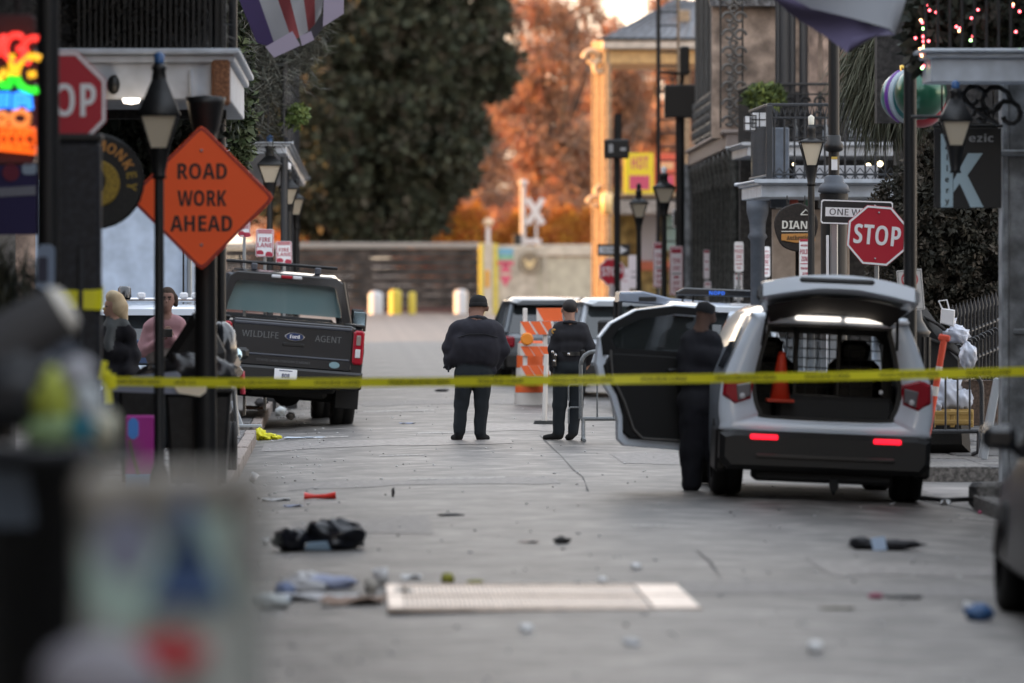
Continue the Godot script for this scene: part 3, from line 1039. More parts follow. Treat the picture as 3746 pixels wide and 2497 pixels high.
	part("side_wing", Sh.new().box(Vector3(-38.0, 6.5, 13.5), Vector3(4.0, 13.2, 26.0)), M["wall tan"], c)
	for i in 6:
		part("door", Sh.new().bbox(Vector3(0.03, 1.4, -3.0 - i * 5), Vector3(0.1, 2.6, 1.2), 0.02), M["iron"], c)
		part("window", Sh.new().bbox(Vector3(0.03, 5.9, -3.0 - i * 5), Vector3(0.1, 2.2, 1.1), 0.02), M["car glass"], c)
	o = thing("creeper", "bare grey twining creeper climbing the far left gallery's upper posts", "plant", Vector3(-1.1, 4.2, -93.2))
	crown(o, "foliage", twig, dry, [[Vector3(-0.3, 1.4, 0), Vector3(0.55, 1.7, 0.7), 1.0], [Vector3(0.25, 2.2, -1), Vector3(0.5, 1.6, 0.7), 0.8]], 1300, [vc(0.10, 0.10, 0.085), vc(0.07, 0.07, 0.06), vc(0.05, 0.055, 0.045)], 0.5, 0.9, -0.3, 25)
	o = thing("fern_basket", "bright green fern hanging from the far left gallery post, before the evergreen", "plant", px(680, 268, 150))
	crown(o, "foliage", leafy, M["vine leaves"], [[Vector3.ZERO, Vector3(0.17, 0.09, 0.15), 1.0]], 90, [vc(0.13, 0.17, 0.05), vc(0.09, 0.13, 0.04)], 0.5, 0.9, -0.5, 26)
	part("basket", Sh.new().lathe([Vector2(0.001, -0.16), Vector2(0.08, -0.13), Vector2(0.11, -0.02)], Transform3D(), 10), M["iron"], o)
	# the pale lorry body and the cream house behind the people
	var t := thing("box_truck", "plain pale blue box truck body standing behind the patrol vehicle on the left", "truck", px(337, 905, 170) * Vector3(1, 0, 1) + Vector3(0, -0.1, 0))
	part("box", Sh.new().bbox(Vector3(-0.45, 1.95, -2.5), Vector3(2.1, 2.9, 5), 0.03), worn("truck panel", 0.50, 0.58, 0.70, 0.5, tex["soft"], 0.4), t)
	part("corner_strip", Sh.new().bbox(Vector3(0.58, 1.95, 0.03), Vector3(0.06, 2.9, 0.05), 0.01), M["steel"], t)
	part("door_rod", Sh.new().tube([Vector3(0.50, 0.6, 0.05), Vector3(0.50, 3.3, 0.05)], 0.014, 6), M["iron"], t)
	part("bumper", Sh.new().bbox(Vector3(-0.1, 0.6, 0.02), Vector3(2.1, 0.22, 0.2), 0.02), M["iron"], t)
	for x in [-0.85, 0.62]:
		part("wheel", Sh.new().lathe([Vector2(0.001, -0.14), Vector2(0.4, -0.14), Vector2(0.45, -0.08), Vector2(0.45, 0.08), Vector2(0.4, 0.14), Vector2(0.001, 0.14)], Transform3D(Basis(Vector3.BACK, PI * 0.5), Vector3(x, 0.45, -0.9)), 18), M["black rubber"], t)
	var h := thing("cream_house", "cream rendered house front glimpsed at the left edge behind the leaves", "building", px(40, 700, 150) * Vector3(1, 0, 1))
	part("wall", Sh.new().box(Vector3(-0.8, 2.6, -3), Vector3(2.6, 6.0, 6)), worn("cream render", 0.42, 0.38, 0.2, 0.85, tex["cloud"], 0.3), h)
	part("door", Sh.new().bbox(Vector3(-0.4, 1.3, 0.02), Vector3(0.9, 2.3, 0.1), 0.02), M["iron"], h)
	part("roof", Sh.new().box(Vector3(-0.8, 5.8, -3), Vector3(3.0, 0.3, 6.6)), M["wall dark"], h)

func railing(o: Node3D, x0: float, x1: float, ytop: float, ybot: float, s: float, n: int, m: Material, fancy := 0, dz := 0.0) -> void:
	var a := px(x0, ytop, s) - o.position + Vector3(0, 0, dz)
	var b := px(x1, ybot, s) - o.position + Vector3(0, 0, dz)
	var w := b.x - a.x
	var h := a.y - b.y
	part("hand_rail", Sh.new().bbox(Vector3((a.x + b.x) * 0.5, a.y, a.z), Vector3(w, 0.045, 0.06), 0.01), m, o)
	part("lower_rail", Sh.new().bbox(Vector3((a.x + b.x) * 0.5, b.y + 0.09, a.z), Vector3(w, 0.03, 0.04), 0.006), m, o)
	part("middle_rail", Sh.new().bbox(Vector3((a.x + b.x) * 0.5, a.y - h * 0.17, a.z), Vector3(w, 0.028, 0.035), 0.006), m, o)
	var bar := Sh.new().bbox(Vector3.ZERO, Vector3(0.026, h * 0.83, 0.026), 0.005).make()
	for i in n:
		part("baluster", bar, m, o, Vector3(a.x + w * (i + 0.5) / n, b.y + h * 0.415, a.z))
	var sc := Sh.new()
	var k := n * 2
	if fancy == 0:
		for i in k:
			var x := a.x + w * i / k
			sc.tube([Vector3(x, a.y - h * 0.17, a.z), Vector3(x + w / k * 0.5, a.y, a.z), Vector3(x + w / k, a.y - h * 0.17, a.z)], 0.012, 4)
			if i % 2 == 0:
				sc.tube([Vector3(x, b.y, a.z), Vector3(x + w / k * 2, b.y + h * 0.17, a.z)], 0.007, 4)
				sc.tube([Vector3(x, b.y + h * 0.17, a.z), Vector3(x + w / k * 2, b.y, a.z)], 0.007, 4)
	else:
		for i in n:
			var x := a.x + w * (i + 0.5) / n
			scroll(sc, Vector3(x, a.y - h * 0.3, a.z + 0.02), w / n * 0.42, 0.021, 1.0)
			scroll(sc, Vector3(x, a.y - h * 0.55, a.z + 0.02), w / n * 0.40, 0.02, -1.0)
			scroll(sc, Vector3(x, a.y - h * 0.78, a.z + 0.02), w / n * 0.36, 0.02, 1.0)
	part("scrollwork", sc, m, o)

func right_side() -> void:
	var white: Material = M["white paint"]
	var grey: Material = M["iron grey"]
	# first gallery past the cross street
	var o := thing("gallery_building", "slate gallery building with pale blue deck edge over the round carved shop sign", "building", Vector3(7.0, 0, -85))
	var s := 165.0
	light_fascia(o, "deck", 1748, 2110, 413, 453, s, 4.2, white)
	railing(o, 1768, 2070, 240, 415, s, 13, grey, 0, -0.12)
	part("corner_post", Sh.new().bbox(px(1768, 330, s) - o.position + Vector3(0, -0.02, -0.12), Vector3(0.09, 1.12, 0.09), 0.01), grey, o)
	part("corner_post", Sh.new().bbox(px(2066, 330, s) - o.position + Vector3(0, -0.02, -0.12), Vector3(0.14, 1.25, 0.12), 0.01), grey, o)
	var q := px(1768, 240, s) - o.position
	part("side_rail", Sh.new().bbox(q + Vector3(0, 0, -2.1), Vector3(0.06, 0.045, 4.0), 0.01), grey, o)
	part("side_rail", Sh.new().bbox(q + Vector3(0, -0.98, -2.1), Vector3(0.05, 0.03, 4.0), 0.01), grey, o)
	for i in 12:
		part("baluster", Sh.new().bbox(q + Vector3(0, -0.5, -0.3 - 0.32 * i), Vector3(0.026, 1.0, 0.026), 0.005), grey, o)
	part("slate_pier", Sh.new().bbox(px(1790, 385, 160) - o.position, Vector3(0.27, 1.15, 0.2), 0.015), worn("slate paint", 0.085, 0.10, 0.125, 0.6, tex["soft"], 1.0), o)
	var sl: Material = M["slate paint"]
	for i in 3:
		var c := px(1742, 640, s - 4.0 * i) - o.position
		var d := EYE + (600.0 - 452.0) / s
		part("column", Sh.new().lathe([Vector2(0.13, -0.1), Vector2(0.13, 0.2), Vector2(0.10, 0.25), Vector2(0.10, d - 0.6), Vector2(0.14, d - 0.55), Vector2(0.11, d - 0.5), Vector2(0.115, d - 0.35), Vector2(0.155, d - 0.2), Vector2(0.155, d - 0.05), Vector2(0.001, d - 0.05)], Transform3D(Basis(), Vector3(c.x, 0, c.z - 0.2)), 14), sl, o)
	# shop front below the deck
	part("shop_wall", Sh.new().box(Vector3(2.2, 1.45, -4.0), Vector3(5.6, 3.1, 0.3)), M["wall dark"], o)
	for i in 3:
		part("shop_panel", Sh.new().bbox(px(1800 + i * 62, 615, 158) - o.position + Vector3(0, 0.1, -0.05), Vector3(0.34, 1.5, 0.06), 0.01), worn("panel beige", 0.42, 0.34, 0.28, 0.7, tex["soft"], 0.8), o)
	for i in 4:
		part("hanging_ware", Sh.new().bbox(px(1790 + i * 33, 468, 159) - o.position, Vector3(0.12, 0.14, 0.1), 0.02), mat(["ware white", "ware red", "ware green"][i % 3], [0.4, 0.4, 0.1][i % 3], [0.38, 0.08, 0.22][i % 3], [0.36, 0.05, 0.15][i % 3], 0.5), o)
	part("upper_panel", Sh.new().bbox(px(1920, 396, 160) - o.position + Vector3(0, 0, 0), Vector3(1.2, 0.2, 0.06), 0.01), mat("panel grey", 0.24, 0.24, 0.25, 0.6), o)
	var wl := [[1736, 381, 0.05], [1994, 381, 0.045], [2021, 376, 0.045], [1823, 377, 0.025]]
	for k in wl:
		var gmesh := part("wall_lamp", Sh.new().ball(Vector3.ZERO, Vector3.ONE * k[2], Basis(), 10), glow("lamp warm", 1.0, 0.83, 0.5, 1.4), o, px(k[0], k[1], 158) - o.position)
		var l := OmniLight3D.new()
		l.light_energy = 0.02
		l.light_color = Color(1, 0.83, 0.55)
		l.omni_range = 6.0
		l.omni_attenuation = 2.0
		l.light_size = k[2]
		l.shadow_enabled = true
		put(l, "lamp_glow", gmesh)
	# lit lanterns of frosted panes hung on its corner
	for k in [[1743, 275, 34], [1722, 283, 26]]:
		var b := part("wall_lantern", Sh.new().bbox(Vector3.ZERO, Vector3(k[2] / 164.0, 0.22, 0.16), 0.02), M["sign white"], o, px(k[0], k[1], 164) - o.position)
		var fr := Sh.new()
		for e in [-1, 0, 1]:
			fr.box(Vector3(0, e * 0.105, 0.085), Vector3(k[2] / 164.0 + 0.02, 0.014, 0.012))
			fr.box(Vector3(e * k[2] / 328.0, 0, 0.087), Vector3(0.014, 0.22, 0.012))
		part("glazing_bar", fr, M["iron"], b)
	# second gallery behind it
	o = thing("gallery_building", "dark lace iron gallery with pale deck behind the slate gallery's railing", "building", Vector3(8.0, 0, -100))
	s = 140.0
	light_fascia(o, "deck", 1716, 2120, 328, 358, s, 4.0, white)
	railing(o, 1730, 2100, 193, 328, s, 11, M["iron"], 1, -0.1)
	var cc := px(1730, 193, s) - o.position
	part("side_rail", Sh.new().bbox(cc + Vector3(0, 0, -2.0), Vector3(0.05, 0.05, 3.8), 0.01), M["iron"], o)
	for i in 10:
		part("baluster", Sh.new().bbox(cc + Vector3(0, -0.48, -0.3 - 0.36 * i), Vector3(0.04, 0.94, 0.04), 0.005), M["iron"], o)
	for x in [1738, 1905, 2080]:
		part("lower_column", Sh.new().tube([px(x, 358, s) - o.position + Vector3(0, 0, -0.2), px(x, 358, s) * Vector3(1, 0, 1) - o.position * Vector3(1, 0, 1) + Vector3(0, -0.1, -0.2)], 0.08, 10), M["iron"], o)
	for k in [[1805, 0.11], [1822, 0.06], [1848, 0.07], [1790, 0.05]]:
		part("upper_column", Sh.new().tube([px(k[0], 330, s) - o.position + Vector3(0, 0, -0.3), px(k[0], -60, s) - o.position + Vector3(0, 0, -0.3)], k[1], 10), grey, o)
	part("rear_wall", Sh.new().box(Vector3(3.2, 2.45, -4.4), Vector3(9, 5.3, 0.4)), M["wall dark"], o)
	part("upper_wall", Sh.new().box(Vector3(5.1, 7.4, -4.4), Vector3(9, 4.6, 0.4)), M["wall dark"], o)
	for k in [[1868, 150, 0.16], [1895, 150, 0.1]]:
		part("shutter", Sh.new().bbox(px(k[0], k[1], 136) - o.position, Vector3(k[2], 2.0, 0.06), 0.01), M["wall tan"], o)
	for i in 7:
		part("bottle", Sh.new().lathe([Vector2(0.001, 0), Vector2(0.045, 0), Vector2(0.045, 0.18), Vector2(0.018, 0.26), Vector2(0.018, 0.34), Vector2(0.001, 0.34)], Transform3D(), 8), mat("chair white", 0.4, 0.42, 0.44, 0.4), o, px([1830, 1900, 1925, 1958, 1978, 1999, 2035][i], 322, s) - o.position + Vector3(0, 0.02, -0.4))
	part("heart_board", Sh.new().bevel(PackedVector2Array([Vector2(0, -0.3), Vector2(0.16, -0.05), Vector2(0.15, 0.2), Vector2(0.03, 0.32), Vector2(-0.06, 0.2), Vector2(-0.15, 0.28), Vector2(-0.17, 0.0)]), 0.03, 0.006), mat("peach board", 0.50, 0.34, 0.28, 0.6), o, px(2012, 262, s) - o.position + Vector3(0, 0, 0.02))
	var fern := thing("fern", "yellow green potted fern on the corner of the lace iron gallery", "plant", px(1748, 236, 141) + Vector3(0.1, 0, -0.2))
	crown(fern, "foliage", leaf_meshes["leafy"], M["vine leaves"], [[Vector3(0, 0.1, 0), Vector3(0.32, 0.13, 0.25), 1.0]], 170, [vc(0.12, 0.15, 0.04), vc(0.08, 0.11, 0.04), vc(0.05, 0.07, 0.03)], 0.6, 1.1, -0.5, 31)
	part("pot", Sh.new().lathe([Vector2(0.001, -0.32), Vector2(0.16, -0.32), Vector2(0.22, 0), Vector2(0.001, 0.0)], Transform3D(), 12), M["slate paint"], fern)
	# the long dark house with its row of iron columns along the kerb
	o = thing("long_gallery_building", "long dark gallery house with a row of dark columns and lacy corner post", "building", Vector3(7.0, 0, -106))
	var near_s := 133.0
	var far_s := 112.0
	var A := px(1668, 600, near_s)
	var B := px(1580, 600, far_s)
	var run := B - A
	run.y = 0
	var ln := run.length()
	var bs := Basis.looking_at(run.normalized(), Vector3.UP)      # -z runs along the gallery
	var base := Vector3(A.x, 0, A.z) - o.position
	var S := func(p: Vector3) -> Vector3: return base + bs * p
	var fascia := worn("fascia pinkish", 0.40, 0.33, 0.30, 0.6, tex["soft"], 0.6)
	part("deck", Sh.new().bbox(S.call(Vector3(1.2, 4.28, -ln * 0.5)), Vector3(2.4, 0.26, ln), 0.015, bs), fascia, o)
	part("moulding", Sh.new().bbox(S.call(Vector3(1.2, 4.44, -ln * 0.5)), Vector3(2.52, 0.07, ln + 0.1), 0.015, bs), fascia, o)
	var col := Sh.new().lathe([Vector2(0.12, -0.1), Vector2(0.12, 0.25), Vector2(0.095, 0.3), Vector2(0.085, 3.5), Vector2(0.12, 3.55), Vector2(0.09, 3.65), Vector2(0.15, 3.95), Vector2(0.15, 4.14), Vector2(0.001, 4.14)], Transform3D(), 12).make()
	for i in 10:
		part("column", col, worn("column green", 0.12, 0.125, 0.115, 0.5, tex["streak"], 0.8), o, S.call(Vector3(0.16, 0, -0.3 - i * (ln - 0.5) / 9.0)))
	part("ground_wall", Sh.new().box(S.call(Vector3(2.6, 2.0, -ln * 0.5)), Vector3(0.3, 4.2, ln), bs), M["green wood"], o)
	for i in 6:
		part("shutter", Sh.new().bbox(S.call(Vector3(2.4, 1.5, -1.2 - i * ln / 6.5)), Vector3(0.1, 2.8, 1.4), 0.02, bs), M["green wood"], o)
	for y in [4.62, 4.82, 5.0, 5.2, 5.36]:
		part("side_rail", Sh.new().bbox(S.call(Vector3(0.1, y, -ln * 0.5)), Vector3(0.05, 0.05 if y < 5.3 else 0.08, ln), 0.01, bs), worn("lace grey", 0.20, 0.205, 0.20, 0.45, tex["grain"], 2.0), o)
	var sc := Sh.new()
	for i in 40:
		var z := -0.3 - i * (ln - 0.4) / 39.0
		for y in [4.72, 4.92, 5.1, 5.28]:
			scroll(sc, S.call(Vector3(0.08, y, z)), 0.11, 0.014, 1.0, bs.z)
	part("scrollwork", sc, M["lace grey"], o)
	# lacy iron corner post up through both floors
	sc = Sh.new()
	for y in 17:
		for k in 2:
			scroll(sc, S.call(Vector3(0.04 + 0.19 * k, 4.6 + y * 0.3, 0.02)), 0.115, 0.027, 1.0 if k else -1.0)
			scroll(sc, S.call(Vector3(0.12, 4.75 + y * 0.3, 0.0)), 0.08, 0.022, -1.0 if k else 1.0)
	part("lace_post", sc, worn("lace warm", 0.20, 0.185, 0.17, 0.4, tex["grain"], 2.0), o)
	for x in [-0.1, 0.28]:
		part("post_edge", Sh.new().bbox(S.call(Vector3(x, 7.2, 0)), Vector3(0.03, 5.4, 0.05), 0.006, bs), M["iron"], o)
	for i in 7:
		part("upper_column", Sh.new().tube([S.call(Vector3(0.12, 4.5, -1.6 - i * ln / 7.5)), S.call(Vector3(0.12, 9.6, -1.6 - i * ln / 7.5))], 0.06, 8), M["lace grey"], o)
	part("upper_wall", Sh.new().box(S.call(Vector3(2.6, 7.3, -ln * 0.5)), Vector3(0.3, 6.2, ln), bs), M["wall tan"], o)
	for i in 7:
		part("shutter", Sh.new().bbox(S.call(Vector3(2.4, 6.4, -1.6 - i * ln / 7.2)), Vector3(0.12, 3.3, 1.5), 0.02, bs), [M["green wood"], M["green wood"], mat("curtain pink", 0.40, 0.20, 0.22, 0.8)][i % 3], o)
	part("end_wall", Sh.new().box(Vector3(4.45, 6.9, -0.6), Vector3(10.2, 5.1, 0.3)), M["wall beige"], o)
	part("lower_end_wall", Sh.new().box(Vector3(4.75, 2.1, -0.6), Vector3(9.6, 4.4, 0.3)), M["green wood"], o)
	part("roof_slope", Sh.new().prism(PackedVector2Array([Vector2(0.4, 7.1), Vector2(4, 7.1), Vector2(3.5, 10.0), Vector2(0.2, 10.0)]), 0.2, Transform3D(Basis(), Vector3(-1.1, -0.45, -0.3))), worn("metal roof", 0.28, 0.29, 0.32, 0.45, tex["streak"], 0.6, 0.3), o)
	for i in 12:
		part("roof_seam", Sh.new().bbox(Vector3(-0.5 + 0.22 * i, 8.15, -0.17), Vector3(0.03, 2.9, 0.05), 0.008), M["metal roof"], o)
	part("upper_deck", Sh.new().bbox(S.call(Vector3(1.2, 9.7, -ln * 0.5)), Vector3(2.7, 0.3, ln), 0.02, bs), M["green wood"], o)
	var e := 130.0
	for y in [158, 168, 180]:
		part("end_rail", Sh.new().bbox(px(1760, y, e) - o.position, Vector3(0.95, 0.05 if y == 158 else 0.02, 0.05), 0.006), M["iron"], o)
	sc = Sh.new()
	for i in 8:
		scroll(sc, px(1712 + i * 14, 192, e) - o.position, 0.09, 0.015, 1.0 if i % 2 else -1.0)
	part("end_scrollwork", sc, M["iron"], o)
	part("return_pipe", Sh.new().tube([S.call(Vector3(0.0, 0, -ln)), S.call(Vector3(0.0, 4.2, -ln))], 0.09, 8), M["grey paint"], o)
	# mass of the block behind
	o = thing("rear_building", "plain dark block rising behind the right hand galleries", "building", Vector3(13.5, 0, -110))
	part("wall", Sh.new().box(Vector3(3.0, 4.5, -18), Vector3(8, 9.2, 66)), M["wall beige"], o)
	part("roof", Sh.new().box(Vector3(3.0, 9.25, -18), Vector3(8.6, 0.3, 67)), M["wall dark"], o)
	# nearest right building: grey pilaster and the pale deck on iron brackets
	o = thing("corner_building", "grey corner building at right edge with pale deck edge and scrolled brackets", "building", Vector3(6.6, 0, -58))
	s = 243.0
	light_fascia(o, "deck", 2138, 2460, 112, 188, s, 0.9, white)
	part("pilaster", Sh.new().bbox(px(2329, 500, 232) - o.position + Vector3(0, -0.35, 0), Vector3(0.24, 5.5, 0.4), 0.02), M["grey paint"], o)
	part("pilaster_edge", Sh.new().bbox(px(2304, 500, 232) - o.position + Vector3(0, -0.35, 0.05), Vector3(0.07, 5.5, 0.36), 0.015), M["grey paint"], o)
	part("pilaster_cap", Sh.new().bbox(px(2335, 352, 232) - o.position + Vector3(0, 0, 0.05), Vector3(0.42, 0.06, 0.5), 0.015), M["grey paint"], o)
	part("pipe_clip", Sh.new().bbox(px(2338, 760, 232) - o.position + Vector3(0, 0, 0.23), Vector3(0.14, 0.05, 0.06), 0.01), M["grey paint"], o)
	part("side_wall", Sh.new().box(px(2420, 500, 232) - o.position + Vector3(0.2, 0.2, 3.2), Vector3(0.7, 9, 6)), M["grey paint"], o)
	part("street_wall", Sh.new().box(Vector3(9.9, 4.6, 69.0), Vector3(18.0, 9.4, 132.0)), M["wall dark"], o)
	var br := Sh.new()
	var pts := []
	for i in 12:
		var a := -0.6 + 3.6 * i / 11.0
		pts.append(px(2352, 95, 236) - o.position + Vector3(-0.05 - 0.16 * sin(a), 0.34 * cos(a), 0.3))
	br.tube(pts, 0.075, 8)
	part("grey_scroll", br, M["grey paint"], o)
	br = Sh.new()
	for k in [[2290, 232, 0.17, 1.0], [2325, 262, 0.16, -1.0], [2262, 265, 0.09, -1.0], [2240, 222, 0.13, 1.0]]:
		scroll(br, px(k[0], k[1], 240) - o.position + Vector3(0, 0, -0.3), k[2], 0.024, k[3])
	br.tube([px(2195, 190, 240) - o.position + Vector3(0, 0, -0.3), px(2240, 245, 240) - o.position + Vector3(0, 0, -0.3), px(2300, 285, 240) - o.position + Vector3(0, 0, -0.3)], 0.024, 6)
	part("scroll_bracket", br, M["iron"], o)
	var sb := Sh.new()
	for i in 8:
		part("baluster", Sh.new().bbox(px(2130 + i * 28, 60, s) - o.position + Vector3(0, 0.1, -0.2), Vector3(0.03, 0.75, 0.03), 0.005), M["iron"], o)
	part("rear_wall", Sh.new().box(px(2330, 0, 225) - o.position + Vector3(0.4, 1.0, -2.5), Vector3(3.2, 4.4, 0.3)), M["wall dark"], o)
	var dk := leaf_mat("dark leaves", Color(0.04, 0.05, 0.03), 0.6)
	var g := thing("balcony_bush", "dark evergreen boughs with tiny fairy lights on the right balcony", "plant", px(2230, 55, 240))
	crown(g, "foliage", leaf_meshes["leafy"], dk, [[Vector3(0.1, 0.05, -0.3), Vector3(0.55, 0.4, 0.4), 1.0], [Vector3(-0.4, 0.0, -0.2), Vector3(0.14, 0.4, 0.2), 0.3]], 900, [vc(0.018, 0.022, 0.016), vc(0.03, 0.036, 0.026), vc(0.05, 0.05, 0.04)], 0.7, 1.2, -0.3, 33)
	var lr := RandomNumberGenerator.new()
	lr.seed = 77
	for i in 34:
		var x: float = 2118 + lr.randfn() * 9 if i < 20 else (2190 + lr.randf() * 90 if i < 27 else 2325 + lr.randfn() * 9)
		var y: float = lr.randf_range(8, 158) if i < 20 else lr.randf_range(5, 120)
		var k: int = [0, 0, 1, 0, 2][i % 5]
		var m := glow(["fairy red", "fairy amber", "fairy green"][k], [1.0, 1.0, 0.4][k], [0.10, 0.45, 0.9][k], [0.12, 0.2, 0.3][k], 3.2)
		part("fairy_light", Sh.new().ball(Vector3.ZERO, Vector3.ONE * 0.013, Basis(), 6), m, g, px(x, y, 241) - g.position + Vector3(0, 0, 0.15))
	# hanging foliage and palms between the galleries
	var palm := spray("palm", 18, 1.0, 0.022, 0.7)
	var pm := leaf_mat("palm leaves", Color(0.10, 0.12, 0.06), 0.5)
	g = thing("palm_tree", "shaggy grey green palm drooping behind the black pole", "tree", px(2075, 740, 178) * Vector3(1, 0, 1))
	var hc := px(2052, 118, 178) - g.position
	crown(g, "crown", palm, pm, [[hc + Vector3(0.1, 0.35, 0), Vector3(0.45, 0.5, 0.6), 1.0], [hc + Vector3(0.0, -0.15, 0), Vector3(0.3, 0.4, 0.4), 0.6], [hc + Vector3(0.45, 0.1, 0), Vector3(0.4, 0.7, 0.5), 0.6]], 620, [vc(0.07, 0.075, 0.05), vc(0.12, 0.125, 0.09), vc(0.045, 0.05, 0.035)], 0.34, 0.6, -0.5, 34)
	part("trunk", Sh.new().tube([Vector3(0.15, 0, 0), Vector3(0.2, 2.5, 0), hc + Vector3(0.35, -0.1, 0)], [0.2, 0.15, 0.14], 10), worn("palm bark", 0.14, 0.12, 0.10, 0.9, tex["streak"], 2.0), g)
	part("skirt", Sh.new().tube([Vector3(0.5, 1.2, -0.3), Vector3(0.48, 3.6, -0.3)], [0.16, 0.2], 9), M["palm bark"], g)
	g = thing("hedge", "dark mottled hedge behind the gallery sign and the iron fence", "hedge", px(2190, 830, 182) * Vector3(1, 0, 1))
	crown(g, "foliage", leaf_meshes["leafy"], dk, [[Vector3(-0.1, 2.4, 0), Vector3(1.05, 1.3, 0.4), 1.5], [Vector3(-0.3, 1.1, 0), Vector3(0.6, 1.2, 0.4), 1.0], [Vector3(0.5, 3.6, -0.2), Vector3(0.9, 0.9, 0.4), 0.9], [Vector3(0.6, 1.2, 0), Vector3(0.6, 1.2, 0.3), 0.7]], 7000, [vc(0.022, 0.022, 0.017), vc(0.034, 0.032, 0.024), vc(0.05, 0.042, 0.032)], 0.35, 0.65, -0.3, 35)
	part("stem", Sh.new().tube([Vector3(-0.3, 0, -0.2), Vector3(-0.2, 2.4, -0.2), Vector3(0.4, 3.6, -0.3)], [0.14, 0.09, 0.05], 8), M["bark"], g)
	g = thing("garden_wall", "dark wall closing the garden behind the hedge on the right", "wall", px(2250, 830, 172) * Vector3(1, 0, 1))
	part("wall", Sh.new().box(Vector3(0.6, 2.6, -0.4), Vector3(3.4, 5.4, 0.4)), M["wall dark"], g)
	part("coping", Sh.new().bbox(Vector3(0.6, 5.35, -0.4), Vector3(3.5, 0.14, 0.55), 0.02), M["wall dark"], g)
	g = thing("iron_fence", "tall dark iron fence of spear topped pickets beside the grey pilaster", "fence", px(2245, 850, 196) * Vector3(1, 0, 1) + Vector3(0, 0.05, 0))
	var pk := Sh.new().lathe([Vector2(0.017, 0), Vector2(0.017, 1.32), Vector2(0.032, 1.37), Vector2(0.001, 1.5)], Transform3D(), 5).make()
	for i in 13:
		part("picket", pk, M["iron grey"], g, Vector3(-0.32 + i * 0.055, 0.15 + 0.012 * i, 0.25 - i * 0.12))
	for y in [0.25, 0.78, 1.12]:
		part("rail", Sh.new().tube([Vector3(-0.36, y + 0.12, 0.28), Vector3(0.42, y + 0.34, -1.4)], 0.026, 6), M["iron grey"], g)
	var fs := Sh.new()
	for i in 12:
		scroll(fs, Vector3(-0.30 + i * 0.055, 1.12 + 0.018 * i, 0.28 - i * 0.12), 0.045, 0.012, 1.0 if i % 2 else -1.0)
	part("scrollwork", fs, M["iron grey"], g)

